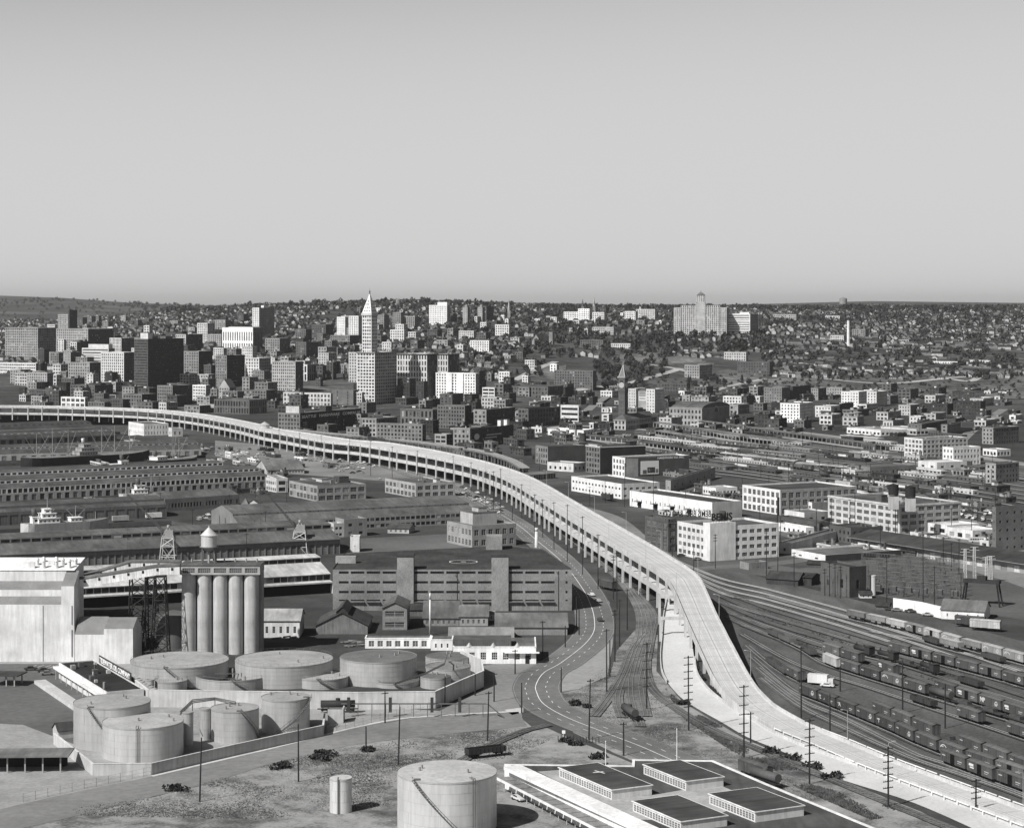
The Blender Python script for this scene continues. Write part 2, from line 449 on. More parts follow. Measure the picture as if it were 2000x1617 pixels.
def bld(name, label, cat, xl, xc, xr, yt, yb, a, v, roof=.09, pitch=3.7, story=3.9, fx=.5, fy=.5, D=None, kind='brick', sides=None, cornice=0, rec=.28,
        iw=None, ph=None, vs=None, lit=.06, group=None, base=0, clutter=0, par=.9, mg=.6, sidewin=True, frontwin=True, hroof=None, minh=None, sink=3.0, cv=None):
    """a building: wall, recessed windows, roof behind a parapet, cornice, roof houses; returns (root, W, D, h)"""
    loc, rot, Wd, Dp, C_ = corner(xl, xc, xr, yb, a)
    Dp = D or Dp or Wd*.7; Dp = max(Dp, 3)
    ztop = H-(yt-YH)*C_.y/F; h = max(ztop-C_.z, minh or 3.0); loc = Vector(loc); loc.z = C_.z
    t = thing(name, label, cat, loc, rot, group)
    sides = sides or ('fr' if a > 0 else 'fl' if a < 0 else 'flr')
    wb, gb = MB(), MB(); mats = [mat(v, kind), mat(v if vs is None else vs, kind)]; place = [] if iw else None  # vs: flank tone, mostly darker with shade put into the colour
    h1 = h-par
    for s, p0, e, L_ in (('f', (0, 0), (1, 0), Wd), ('r', (Wd, 0), (0, 1), Dp), ('b', (Wd, Dp), (-1, 0), Wd), ('l', (0, Dp), (0, -1), Dp)):
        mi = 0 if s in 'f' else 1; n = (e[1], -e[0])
        on = s in sides and ((s == 'f' and frontwin) or (s != 'f' and sidewin))
        nx = max(1, round((L_-2*mg)/pitch)) if on else 0; ny = max(1, round((h1-base)/story)) if on else 0
        if on: facade(wb, gb, p0, e, L_, base, h1, nx, ny, fx, fy, rec, mg, mi, place, lit)
        z0 = h1 if on else -sink
        for za, zb_ in (((-sink, base), (h1, h)) if on else ((-sink, h),)):
            if zb_ > za: wb.face([(p0[0], p0[1], za), (p0[0]+e[0]*L_, p0[1]+e[1]*L_, za), (p0[0]+e[0]*L_, p0[1]+e[1]*L_, zb_), (p0[0], p0[1], zb_)], mi)
    k = .35                                   # parapet ring
    o = [(0, 0), (Wd, 0), (Wd, Dp), (0, Dp)]; i_ = [(k, k), (Wd-k, k), (Wd-k, Dp-k), (k, Dp-k)]
    for j in range(4):
        l = (j+1) % 4
        wb.face([(*o[j], h), (*o[l], h), (*i_[l], h), (*i_[j], h)], 0); wb.face([(*i_[j], h), (*i_[l], h), (*i_[l], h1), (*i_[j], h1)], 0)
    obj('wall', wb, mats, t)
    rb = MB(); rb.face([(x, y, h1) for x, y in i_]); obj('roof', rb, mat(roof, 'roof'), t)
    if gb.f: obj('window', gb, GL, t, 'stuff')
    if iw: put_windows(t, place, *iw)
    if cornice:
        cb = MB(); c = cornice
        for x0, y0, x1, y1 in ((-c, -c, Wd+c, -.003), (Wd+.003, 0, Wd+c, Dp), (-c, 0, -.003, Dp)): cb.box(x0, y0, h-.9-.4*c, x1, y1, h-.25)
        obj('cornice', cb, mat(v if cv is None else cv, 'conc'), t)
    for (u0, u1, d0, d1, hh, pv_) in (ph or ()):
        pb = MB(); pb.box(Wd*u0, Dp*d0, h1-.05, Wd*u1, Dp*d1, h1+hh, 0); pb.box(Wd*u0-.2, Dp*d0-.2, h1+hh, Wd*u1+.2, Dp*d1+.2, h1+hh+.3, 1)
        obj('roof_house', pb, [mat(pv_, 'conc'), mat(.12, 'roof')], t)
    for _ in range(clutter):
        s = rnd.uniform(.5, 1.3); x = rnd.uniform(.1, .9)*Wd; y = rnd.uniform(.1, .9)*Dp; vb = MB()
        if rnd.random() < .5: vb.box(x-s, y-s*.8, h1, x+s, y+s*.8, h1+s*1.4)
        else: vb.cyl(x, y, h1, h1+s*2, s*.45, n=8)
        obj('vent', vb, mat(rnd.choice((.1, .25, .5)), 'metal'), t)
    return t, Wd, Dp, h
def edgef(xa, ya, xb, yb):
    A = G(xa, ya); B = G(xb, yb); d = B-A; return A, math.atan2(d.y, d.x), Vector((d.x, d.y)).length
def text_part(s, size, m, parent, loc, rot, depth=.05, name='lettering', sx=1., align='LEFT'):
    cu = bpy.data.curves.new('t', 'FONT'); cu.body = s; cu.size = size; cu.extrude = depth; cu.align_x = align; cu.resolution_u = 2; cu.offset = size*.02
    o = bpy.data.objects.new('t', cu); me = bpy.data.meshes.new_from_object(o); bpy.data.objects.remove(o)
    me.materials.clear(); me.materials.append(m); me.name = name
    q = bpy.data.objects.new(name, me); q.location = loc; q.rotation_euler = rot; q.scale = (sx, 1, 1)
    return link(q, parent)
def beams(mb, seq, r, n=4, mi=0):
    for a, b in zip(seq, seq[1:]): mb.bar(a, b, r, n, mi)
def lattice(mb, x, y, z0, z1, w0, w1, nseg, r=.12, rb=.07, mi=0):
    """four legged braced tower"""
    def c(t, i):
        w = (w0+(w1-w0)*t)/2; return (x+(-w, w, w, -w)[i], y+(-w, -w, w, w)[i], z0+(z1-z0)*t)
    for i in range(4): mb.bar(c(0, i), c(1, i), r, 4, mi)
    for s in range(nseg):
        t0, t1 = s/nseg, (s+1)/nseg
        for i in range(4):
            j = (i+1) % 4; mb.bar(c(t0, i), c(t1, j), rb, 3, mi); mb.bar(c(t0, j), c(t1, i), rb, 3, mi); mb.bar(c(t1, i), c(t1, j), rb, 3, mi)
# ================================================================ ROADS, LOTS, TRACKS
ZC = [0.0]
def zup(): ZC[0] += .002; return ZC[0]
def patch(name, px, m, z=.02, kind='structure'):
    z = z*.5+zup()
    mb = MB(); q = [G(*p) for p in px]
    from mathutils.geometry import tessellate_polygon
    for tri in tessellate_polygon([[Vector((p.x, p.y, 0)) for p in q]]):
        a, b, c = (q[i] for i in tri)
        if (b-a).cross(c-a).z < 0: b, c = c, b
        mb.face([(p.x, p.y, z) for p in (a, b, c)])
    return obj(name, mb, m, kind=kind)
patch('dry_field', [(-100, 1640), (45, 1590), (300, 1556), (390, 1532), (520, 1492), (680, 1455), (845, 1435), (995, 1420), (1060, 1417), (1110, 1440), (1200, 1475), (1330, 1530), (1500, 1640), (1000, 1700), (300, 1700)], M_DRY, .02)
patch('verge', [(1100, 1345), (1190, 1325), (1205, 1270), (1240, 1230), (1285, 1240), (1282, 1310), (1335, 1372), (1450, 1440), (1600, 1505), (1800, 1585), (1900, 1640), (1500, 1640), (1330, 1525), (1200, 1470), (1120, 1430), (1080, 1385)], M_DRY, .02)
patch('yard_ground', [(1310, 1090), (1400, 1100), (1500, 1130), (1700, 1178), (1850, 1215), (2150, 1290), (2400, 1700), (2100, 1650), (1790, 1508), (1600, 1430), (1490, 1360), (1420, 1230), (1390, 1170)], M_RAILBED, .02)
patch('railway_land', [(1250, 835), (1400, 826), (1700, 850), (2200, 935), (2200, 1010), (1960, 965), (1700, 940), (1460, 928), (1150, 868), (1000, 850), (1150, 838)], M_RAILBED, .02)
patch('lot', [(1115, 1108), (1150, 1128), (1190, 1175), (1200, 1215), (1196, 1262), (1186, 1320), (1130, 1345), (1085, 1352), (1078, 1330), (1100, 1305), (1150, 1275), (1180, 1240), (1186, 1205), (1170, 1165)], mat(.27, 'asphalt'), .03)
patch('lot', [(-60, 1292), (260, 1285), (300, 1350), (860, 1388), (1000, 1388), (1040, 1420), (995, 1422), (760, 1415), (540, 1470), (300, 1522), (-60, 1600)], mat(.30, 'conc'), .025)
patch('lot', [(-60, 1296), (112, 1296), (300, 1400), (150, 1455), (45, 1415), (-60, 1410)], mat(.12, 'asphalt'), .045)
patch('lot', [(940, 1300), (1020, 1290), (1060, 1290), (1030, 1330), (1010, 1360), (1020, 1400), (900, 1395), (850, 1392), (945, 1345)], mat(.22, 'asphalt'), .04)
patch('street_ground', [(-200, 830), (45, 805), (210, 806), (420, 830), (560, 856), (760, 868), (1000, 862), (1200, 868), (1330, 850), (1960, 900), (2300, 940), (2300, 812), (1500, 812), (1000, 812), (-400, 812)], mat(.05, 'asphalt'), .015)
patch('lot', [(690, 1052), (1010, 1036), (1000, 1075), (672, 1090)], mat(.12, 'asphalt'), .03)
patch('lot', [(420, 860), (640, 880), (760, 905), (900, 945), (960, 985), (1010, 1040), (940, 1000), (760, 940), (560, 925), (420, 890)], mat(.2, 'asphalt'), .02)
patch('lot', [(1390, 1110), (1600, 1140), (1850, 1190), (2150, 1230), (2150, 1100), (1960, 1060), (1560, 1110), (1400, 1085)], mat(.1, 'asphalt'), .025)
patch('lot', [(1750, 1000), (1900, 1015), (2150, 1090), (2150, 1200), (1950, 1130), (1700, 1060), (1640, 1040)], mat(.2, 'asphalt'), .03)
def road(name, px, hw, v=.1, z=.05, left=None, right=None, step=6):
    z = z+.03+zup()
    c = gpath(px, step); return c, ribbon(name, offset(c, -(left or hw)), offset(c, right or hw), mat(v, 'asphalt'), z)
def stripe(path, off, w, z, name='road_marking', dash=None, v=.75):
    a = offset(path, off-w/2); b = offset(path, off+w/2); mb = MB()
    if dash is None:
        for i in range(len(a)-1): mb.face([(a[i].x, a[i].y, a[i].z+z), (b[i].x, b[i].y, b[i].z+z), (b[i+1].x, b[i+1].y, b[i+1].z+z), (a[i+1].x, a[i+1].y, a[i+1].z+z)])
        return obj(name, mb, mat(v, 'plain'), kind='structure')
    mid = offset(path, off)
    for p, d in along(mid, 3, dash[0]):
        g = Vector((-d.y, d.x, 0))*w/2; q = p+d*dash[1]
        mb.face([(p.x-g.x, p.y-g.y, p.z+z), (q.x-g.x, q.y-g.y, q.z+z), (q.x+g.x, q.y+g.y, q.z+z), (p.x+g.x, p.y+g.y, p.z+z)])
    return obj(name, mb, mat(v, 'plain'), kind='structure')
HW, _ = road('highway', [(560, 868), (700, 893), (800, 925), (900, 962), (1000, 1018), (1050, 1057), (1100, 1100), (1138, 1150), (1155, 1185), (1161, 1212), (1159, 1235), (1140, 1260), (1095, 1295), (1062, 1314), (1047, 1337), (1048, 1352), (1062, 1375), (1107, 1401), (1185, 1432), (1250, 1457), (1305, 1481), (1400, 1522), (1600, 1610)], 8.2, .15, .05, 8.6, 8.2, 4)
stripe(HW, 0, .27, .15); stripe(HW, 3.6, .2, .15, dash=(9, 3.2)); stripe(HW, -3.6, .2, .15, dash=(9, 3.2)); stripe(HW, 7.6, .12, .15, v=.35); stripe(HW, -8, .12, .15, v=.35)
for k, off in ((0, 5.5), (1, -5.5)):      # turning lane lines at the junction
    pass
SL = [G(*p) for p in [(-150, 1618), (45, 1569), (150, 1546), (296, 1516), (420, 1487), (540, 1459), (650, 1431), (700, 1419), (780, 1404), (880, 1396), (1012, 1389)]]
SR = [G(*p) for p in [(-150, 1660), (120, 1600), (300, 1555), (390, 1534), (440, 1520), (520, 1493), (600, 1474), (680, 1456), (760, 1445), (850, 1435), (1030, 1418)]]
ribbon('street', SL, SR, mat(.19, 'asphalt'), .075)
# pale kerb strip along the street
kb = MB(); ks = catmull(SL[3:], 5)
for a, b, c, d in zip(offset(ks, -.7), offset(ks, .7), offset(ks, .7)[1:], offset(ks, -.7)[1:]):
    for q in (((a.x, a.y, .15), (b.x, b.y, .15), (c.x, c.y, .15), (d.x, d.y, .15)), ((b.x, b.y, 0), (c.x, c.y, 0), (c.x, c.y, .15), (b.x, b.y, .15))): kb.face(list(q))
obj('kerb', kb, mat(.55, 'conc'), kind='structure')
patch('pavement', [(985, 1386), (1022, 1381), (1022, 1391), (1000, 1396)], mat(.5, 'conc'), .09)
# city streets receding on flat land and the hillside
for nm, px, hw, v in (('road', [(1230, 826), (1330, 826), (1500, 838), (1700, 862), (1960, 900), (2200, 940)], 9, .24), ('road', [(1040, 845), (1100, 833), (1170, 833), (1300, 842)], 8, .3),
                      ('road', [(1370, 845), (1540, 872), (1700, 893), (1830, 912), (2200, 965)], 7, .2), ('road', [(1700, 1090), (1560, 1050), (1450, 1020)], 6, .13),
                      ('road', [(1330, 1117), (1400, 1108), (1520, 1100), (1620, 1085)], 6, .13), ('road', [(1130, 990), (1200, 1012), (1260, 1060), (1310, 1095)], 5, .2)):
    road(nm, px, hw, v, .04)
for px, hw in (([(1005, 745), (1040, 727), (1085, 708)], 6), ([(1120, 765), (1180, 758), (1250, 745), (1330, 722)], 7), ([(1240, 712), (1290, 716), (1345, 728), (1400, 742)], 5), ([(1780, 748), (1850, 742), (1900, 745), (1930, 720)], 6),
               ([(600, 700), (640, 692), (700, 690)], 7), ([(850, 668), (905, 655), (950, 640)], 5), ([(1545, 735), (1640, 745), (1760, 750), (1960, 735)], 5), ([(1395, 766), (1440, 753), (1490, 742)], 5)):
    c = gpath(px, 8); lf, rt = offset(c, -hw), offset(c, hw)
    for q in lf+rt: q.z = T(q.x, q.y)+1.2
    ribbon('road', lf, rt, mat(.34, 'asphalt'), .0)
# ---------------------------------------------------------------- railway tracks
def track(px, bal=.09, rv=.26, gauge=1.435, z=.06, step=6, name='railway_track', lbl=None):
    c = gpath(px, step) if not isinstance(px[0], Vector) else px
    t = bpy.data.objects.new(name, None); link(t); t['kind'] = 'structure'; z = .19+2*zup()
    ribbon('ballast', offset(c, -1.9), offset(c, 1.9), mat(bal, 'grass'), z, parent=t)
    mb = MB()
    for s in (-gauge/2, gauge/2):
        a, b = offset(c, s-.07), offset(c, s+.07)
        for i in range(len(c)-1):
            q = [(a[i].x, a[i].y, z+.18), (b[i].x, b[i].y, z+.18), (b[i+1].x, b[i+1].y, z+.18), (a[i+1].x, a[i+1].y, z+.18)]
            mb.face(q); mb.face([(x, y, z) for x, y, _ in (q[1], q[2])]+[q[2], q[1]])
    r = obj('rail', mb, mat(rv, 'plain'), t)
    if step <= 6 and min(p.y for p in c) < 760:
        sb = MB()
        for p, d in along(c, .5, 1.9):
            if p.y < 760: sb.obox((p.x, p.y), (-d.y, d.x), 1.25, .14, z, z+.07)
        s = obj('sleeper', sb, mat(.09, 'plank'), t, 'stuff')
    return c
YT = []
for off in (0, 1, 2, 3):
    YT.append(track([(1290+off*6, 1082+off*6), (1400, 1128+off*9), (1500, 1152+off*10), (1640, 1190+off*11), (1800, 1236+off*13), (1990, 1297+off*15)], .12, .42))
TA = track([(1500, 1166), (1637, 1204), (1722, 1224), (1787, 1240), (1840, 1256), (1917, 1277), (2060, 1316)], .09)
TA2 = track([(1700, 1234), (1787, 1250), (1840, 1266), (1917, 1287), (2060, 1329)], .09)
TB = track([(1420, 1180), (1560, 1222), (1700, 1264), (1772, 1283), (1862, 1306), (1955, 1331), (2080, 1368)], .075)
TC = track([(1430, 1200), (1560, 1245), (1645, 1272), (1750, 1297), (1860, 1331), (2080, 1400)], .07)
TD = track([(1440, 1215), (1520, 1248), (1595, 1272), (1700, 1305), (1780, 1335), (1892, 1372), (2070, 1430)], .07)
TD2 = track([(1450, 1222), (1492, 1237), (1560, 1268), (1605, 1295), (1660, 1315), (1747, 1342), (1885, 1383), (2050, 1432)], .07)
TE = track([(1450, 1240), (1560, 1300), (1700, 1345), (1850, 1395), (2030, 1455)], .07)
TG = track([(1460, 1262), (1520, 1310), (1600, 1350), (1700, 1391), (1800, 1432), (1954, 1492), (2030, 1522)], .075)
TF = track([(1470, 1285), (1546, 1348), (1602, 1373), (1670, 1401), (1745, 1433), (1787, 1453), (1860, 1482), (1954, 1514), (2030, 1540)], .075)
TF2 = track([(1480, 1305), (1560, 1366), (1640, 1400), (1720, 1440), (1795, 1477), (1844, 1492), (1899, 1513), (1954, 1532), (2060, 1572)], .11)
TF3 = track([(1490, 1325), (1560, 1378), (1640, 1418), (1720, 1455), (1795, 1487), (1860, 1508), (1954, 1540), (2060, 1580)], .11)
for px, b in (([(1215, 1402), (1206, 1365), (1218, 1325), (1237, 1280), (1250, 1235), (1246, 1190), (1215, 1140), (1160, 1088), (1090, 1035)], .15), ([(1250, 1420), (1234, 1370), (1232, 1330), (1243, 1285), (1257, 1240), (1258, 1205), (1230, 1150), (1170, 1092)], .15),
              ([(1160, 1400), (1185, 1368), (1215, 1320), (1235, 1270), (1262, 1235)], .15), ([(1262, 1400), (1252, 1340), (1262, 1290), (1270, 1240), (1262, 1190)], .15), ([(1860, 1620), (1640, 1530), (1500, 1472), (1380, 1420), (1300, 1370), (1268, 1335), (1262, 1290), (1272, 1240), (1275, 1200), (1240, 1155)], .13),
              ([(870, 1510), (905, 1485), (960, 1455), (1030, 1426), (1072, 1416)], .1)): track(px, b)
for i in range(9):
    track([(1130+i*8, 858+i*1.0), (1300, 866+i*5.5), (1450, 884+i*6), (1700, 911+i*7), (1960, 945+i*8), (2200, 985+i*8)], .07+.02*(i % 3), step=25)
for i in range(5):
    track([(1240, 838+i*3), (1400, 845+i*4), (1560, 866+i*4), (1760, 893+i*4), (2200, 955+i*4)], .08+.02*(i % 2), step=25)

for i in range(5): track([(1400+i*5, 1150+i*14), (1500, 1190+i*13), (1640, 1232+i*14), (1800, 1280+i*16), (2040, 1356+i*18)], .08, .14, step=12)
for px, hw, v in (([(1290, 800), (1450, 792), (1640, 800), (1960, 830)], 6, .16), ([(1330, 828), (1360, 800), (1400, 775)], 5, .15), ([(1500, 842), (1530, 800), (1570, 762)], 5, .17), ([(1700, 862), (1740, 820), (1790, 778)], 5, .15), ([(1860, 880), (1900, 840), (1960, 800)], 6, .2), ([(1040, 845), (1010, 820), (985, 790)], 5, .14), ([(1120, 835), (1150, 800), (1190, 772)], 6, .2),
                  ([(1290, 985), (1330, 960), (1400, 930)], 5, .12), ([(1630, 1050), (1600, 1000), (1560, 955), (1530, 920)], 5, .13), ([(1900, 1060), (1800, 1000), (1740, 960)], 6, .18), ([(700, 868), (660, 850), (640, 820)], 5, .1), ([(860, 890), (840, 870), (815, 830)], 5, .1), ([(420, 830), (470, 805), (520, 790)], 5, .1)): road('road', px, hw, v, .035, step=20)
# ================================================================ VIADUCT
ZT = 16.5
near = [(-260, 792, ZT, 16), (45, 793, ZT, 16), (205, 797, ZT, 16), (290, 801, ZT, 17), (358, 808, ZT, 18), (415, 817, ZT, 18), (470, 828, ZT, 18), (510, 838, ZT, 18), (552, 845, ZT, 20), (637, 860, ZT, 26), (700, 866, ZT, 29), (780, 879, ZT, 28),
        (852, 892, ZT, 23), (920, 907, ZT, 18.5), (975, 926, ZT, 18), (1015, 947, ZT, 18), (1045, 966, ZT, 18), (1097, 999, ZT, 18), (1140, 1025, ZT, 18), (1180, 1050, ZT, 18), (1217, 1072, ZT, 17.5), (1250, 1092, ZT, 16.5), (1280, 1110, ZT, 15.5), (1302, 1127, ZT, 14.5),
        (1318, 1155, 15, 13.5), (1335, 1195, 12.3, 13), (1357, 1245, 9, 13), (1375, 1284, 6.6, 13), (1390, 1315, 5, 13), (1410, 1345, 3.8, 12.8), (1440, 1375, 2.6, 12.6), (1472, 1395, 2.0, 12.5), (1515, 1419, 1.5, 12.5), (1550, 1435, 1.25, 12.5), (1585, 1450, 1.1, 12.5), (1635, 1472, 1.05, 12.5), (1677, 1490, 1.0, 12.5), (1760, 1522, 1.0, 12.5), (1900, 1575, 1.0, 12.5), (2100, 1650, 1.0, 12.5)]
V = thing('viaduct', 'long double deck concrete viaduct curving across the flat land to street level', 'viaduct', P(1302, 1127, ZT)*1.0)
V.location = (0, 0, 0)
npts = [P(a, b, c) for a, b, c, _ in near]
ctr = []; wd = []
for i in range(len(npts)-1):
    p0, p1, p2, p3 = npts[max(i-1, 0)], npts[i], npts[i+1], npts[min(i+2, len(npts)-1)]
    k = max(1, int((p2-p1).length/5))
    for j in range(k):
        t = j/k; q = 0.5*((2*p1)+(p2-p0)*t+(2*p0-5*p1+4*p2-p3)*t*t+(3*p1-p0-3*p2+p3)*t**3); q.z = p1.z+(p2.z-p1.z)*t
        ctr.append(q); wd.append(near[i][3]*(1-t)+near[i+1][3]*t)
def sweep(mb, path, sec, i0=0, i1=None, mi=0):
    """sec(i) -> closed section [(offset to the far side, z)], swept along the near parapet line"""
    i1 = len(path) if i1 is None else i1; prev = None
    for i in range(i0, i1):
        a = path[max(i-1, 0)]; b = path[min(i+1, len(path)-1)]; d = b-a; d.z = 0; d.normalize(); g = (-d.y, d.x)
        k = len(mb.v); S = sec(i)
        for o, z in S: mb.v.append((path[i].x+g[0]*o, path[i].y+g[1]*o, z))
        if prev is not None:
            n = len(S)
            for j in range(n):
                l = (j+1) % n; mb.f.append((prev+j, prev+l, k+l, k+j)); mb.m.append(mi); mb.sm.append(False)
        prev = k
    return mb
iend = next(i for i, p in enumerate(ctr) if p.y < P(1302, 1127, ZT).y)
z_ = lambda i: ctr[i].z
MC = mat(.54, 'slab'); MF = mat(.5, 'conc')
dk = MB(); sweep(dk, ctr, lambda i: [(.32, max(z_(i)-2.3, -.3)), (wd[i]-.32, max(z_(i)-2.3, -.3)), (wd[i]-.32, z_(i)-.95), (.32, z_(i)-.95)]); obj('upper_deck', dk, MC, V)
ld = MB(); sweep(ld, ctr, lambda i: [(.32, 6.6), (wd[i]-.32, 6.6), (wd[i]-.32, 7.9), (.32, 7.9)], 0, iend+2); obj('lower_deck', ld, MC, V)
for nm, zt, zb, far in (('parapet', 0, 2.5, 0), ('parapet', 0, 2.5, 1)):
    pb = MB(); sweep(pb, ctr, lambda i: ([(0, max(z_(i)-zb, -.3)), (.3, max(z_(i)-zb, -.3)), (.3, z_(i)), (0, z_(i))] if not far else [(wd[i]-.3, max(z_(i)-zb, -.3)), (wd[i], max(z_(i)-zb, -.3)), (wd[i], z_(i)), (wd[i]-.3, z_(i))])); obj(nm, pb, MF, V)
    pb = MB(); sweep(pb, ctr, lambda i: ([(0, 6.4), (.3, 6.4), (.3, 8.9), (0, 8.9)] if not far else [(wd[i]-.3, 6.4), (wd[i], 6.4), (wd[i], 8.9), (wd[i]-.3, 8.9)]), 0, iend+2); obj(nm, pb, MF, V)
# centre line, joints and lane lines on the upper deck
for frac, w, v in ((.5, .22, .22), (.25, .12, .3), (.75, .12, .3)):
    lb = MB(); sweep(lb, ctr, lambda i: [(wd[i]*frac-w/2, z_(i)-.943), (wd[i]*frac+w/2, z_(i)-.943)], 0, len(ctr)); lb.f = lb.f[::2]; lb.m = lb.m[::2]; lb.sm = lb.sm[::2]
    obj('lane_line', lb, mat(v, 'flat'), V)
for frac in (.14, .36, .64, .86):
    lb = MB(); sweep(lb, ctr, lambda i: [(wd[i]*frac-.9, z_(i)-.946), (wd[i]*frac+.9, z_(i)-.946)], 0, len(ctr)); lb.f = lb.f[::2]; lb.m = lb.m[::2]; lb.sm = lb.sm[::2]
    obj('wheel_track', lb, mat(.47, 'slab'), V)
jb = MB(); acc = 0
for i in range(1, len(ctr)-1):
    acc += (ctr[i]-ctr[i-1]).length
    if acc > 9.5:
        acc = 0; d = ctr[i+1]-ctr[i]; d.z = 0; d.normalize(); g = Vector((-d.y, d.x, 0)); a = ctr[i]+g*.4; b = ctr[i]+g*(wd[i]-.4); z = z_(i)-.94
        jb.face([(a.x, a.y, z), (b.x, b.y, z), (b.x+d.x*.22, b.y+d.y*.22, z), (a.x+d.x*.22, a.y+d.y*.22, z)])
obj('deck_joint', jb, mat(.28, 'flat'), V, 'stuff')
cm = MB(); cm.box(-.62, -.5, 0, .62, .5, ZT-.6); cmesh = cm.mesh('column', [MF])
acc = 12; ncol = 0
for i in range(1, iend+1):
    acc += (ctr[i]-ctr[i-1]).length
    if acc >= 20.2 and ctr[i].x/ctr[i].y*F+1000 > -120:
        acc -= 20.2; d = ctr[i+1]-ctr[i-1]; d.z = 0; d.normalize(); g = Vector((-d.y, d.x, 0)); r = math.atan2(d.y, d.x); w = wd[i]
        for o_ in (-.12, w-.5):
            c = bpy.data.objects.new('column', cmesh); p = ctr[i]+g*o_; c.location = (p.x, p.y, 0); c.rotation_euler = (0, 0, r); link(c, V)
        bb = MB()
        for zc in (13.2, 5.6): bb.box(-.6, .2, zc, .6, w-.9, zc+1.05)
        c = obj('crossbeam', bb, MF, V); c.location = (ctr[i].x, ctr[i].y, 0); c.rotation_euler = (0, 0, r)
# pillars and retaining wall under the descending road
for k in range(iend+4, len(ctr)-1):
    if ctr[k].z < 4.6: break
    if (k-iend) % 4 == 0:
        d = ctr[k+1]-ctr[k-1]; d.z = 0; d.normalize(); g = Vector((-d.y, d.x, 0)); bb = MB(); hgt = ctr[k].z-2.2
        for o_ in (.2, wd[k]-1.2): bb.box(-.5, o_, 0, .5, o_+1, hgt)
        c = obj('column', bb, MF, V); c.location = (ctr[k].x, ctr[k].y, 0); c.rotation_euler = (0, 0, math.atan2(d.y, d.x))
rw = MB(); ks_ = [i for i in range(iend, len(ctr)) if ctr[i].z < 5.4]
sweep(rw, ctr, lambda i: [(.05, -.2), (.29, -.2), (.29, z_(i)-2.2), (.05, z_(i)-2.2)], ks_[0], ks_[-1]); sweep(rw, ctr, lambda i: [(wd[i]-.29, -.2), (wd[i]-.05, -.2), (wd[i]-.05, z_(i)-2.2), (wd[i]-.29, z_(i)-2.2)], ks_[0], ks_[-1])
obj('retaining_wall', rw, MF, V)
# lower road leaving the viaduct
LR = [((1305, 1162, 7.9), (1350, 1162, 7.9)), ((1297, 1202, 4.6), (1340, 1202, 4.6)), ((1294, 1242, 2.4), (1350, 1245, 2.4)), ((1291, 1285, 1), (1356, 1285, 1)), ((1297, 1320, .4), (1362, 1318, .4)), ((1325, 1357, .2), (1386, 1350, .2)), ((1360, 1382, .15), (1422, 1378, .15)),
      ((1410, 1410, .12), (1467, 1405, .12)), ((1460, 1439, .12), (1522, 1437, .12)), ((1535, 1470, .12), (1600, 1469, .12)), ((1625, 1515, .12), (1695, 1502, .12)), ((1785, 1567, .12), (1840, 1552, .12)), ((1950, 1640, .12), (2050, 1632, .12))]
la = catmull([P(*l) for l, r in LR], 30); 
def pairs(LR, n=6):
    A = [P(*l) for l, r in LR]; B = [P(*r) for l, r in LR]; oa, ob = [], []
    for S, O in ((A, oa), (B, ob)):
        for i in range(len(S)-1):
            p0, p1, p2, p3 = S[max(i-1, 0)], S[i], S[i+1], S[min(i+2, len(S)-1)]
            for j in range(n):
                t = j/n; O.append(0.5*((2*p1)+(p2-p0)*t+(2*p0-5*p1+4*p2-p3)*t*t+(3*p1-p0-3*p2+p3)*t**3))
        O.append(S[-1])
    return oa, ob
A_, B_ = pairs(LR)
lr = MB()
for i in range(len(A_)-1):
    a, b, c, d = A_[i], B_[i], B_[i+1], A_[i+1]; lr.face([tuple(a), tuple(b), tuple(c), tuple(d)][::-1] if False else [tuple(a), tuple(d), tuple(c), tuple(b)])
    if max(a.z, b.z) > .3:
        lo = lambda p: (p.x, p.y, max(p.z-1.2, -.1)); lr.face([lo(a), lo(d), tuple(d), tuple(a)]); lr.face([lo(b), tuple(b), tuple(c), lo(c)])
obj('lower_road', lr, MC, V)
for E_, sgn in ((A_[:27], 1), (B_[18:], -1)):
    wb = MB(); dd = offset(E_, .35*sgn)
    for i in range(len(E_)-1):
        a, b, c, d = E_[i], dd[i], dd[i+1], E_[i+1]; up = lambda p: (p.x, p.y, p.z+.85)
        z0 = lambda p: (p.x, p.y, -.1 if p.z < 3 else p.z-1.2)
        for q in ((up(a), up(b), up(c), up(d)), (z0(a), z0(d), up(d), up(a)), (z0(b), up(b), up(c), z0(c))): wb.face(list(q))
    obj('parapet', wb, MF, V)
for yb_, zt, xl, xr in ((846, 12.2, 61.2, 68.5), (803, 9.8, 58.5, 69.8)):
    fb = MB(); fb.box(xl, yb_-.5, 0, xl+1.0, yb_+.5, zt); fb.box(xl+1, yb_-.5, zt-1.2, xr, yb_+.5, zt); fb.box(xr, yb_-.5, 0, xr+1, yb_+.5, zt-.01); obj('portal_frame', fb, MF, V)
# weeds in the wedge between the two roads, guard rail posts along the ramps
gr = MB()
for i in range(0, len(ctr)):
    if ctr[i].z < 1.6 and ctr[i].y > 500:
        d = ctr[min(i+1, len(ctr)-1)]-ctr[i-1]; d.z = 0; d.normalize(); g = Vector((-d.y, d.x, 0))
        for o_ in (-.5, wd[i]+.5):
            p = ctr[i]+g*o_; gr.obox((p.x, p.y), (d.x, d.y), .12, .1, 0, 1.35)
            q = p+d*2.5; gr.obox((q.x, q.y), (d.x, d.y), 2.5, .06, 1.05, 1.35)
obj('guard_rail', gr, mat(.75, 'plain'), V, 'stuff')
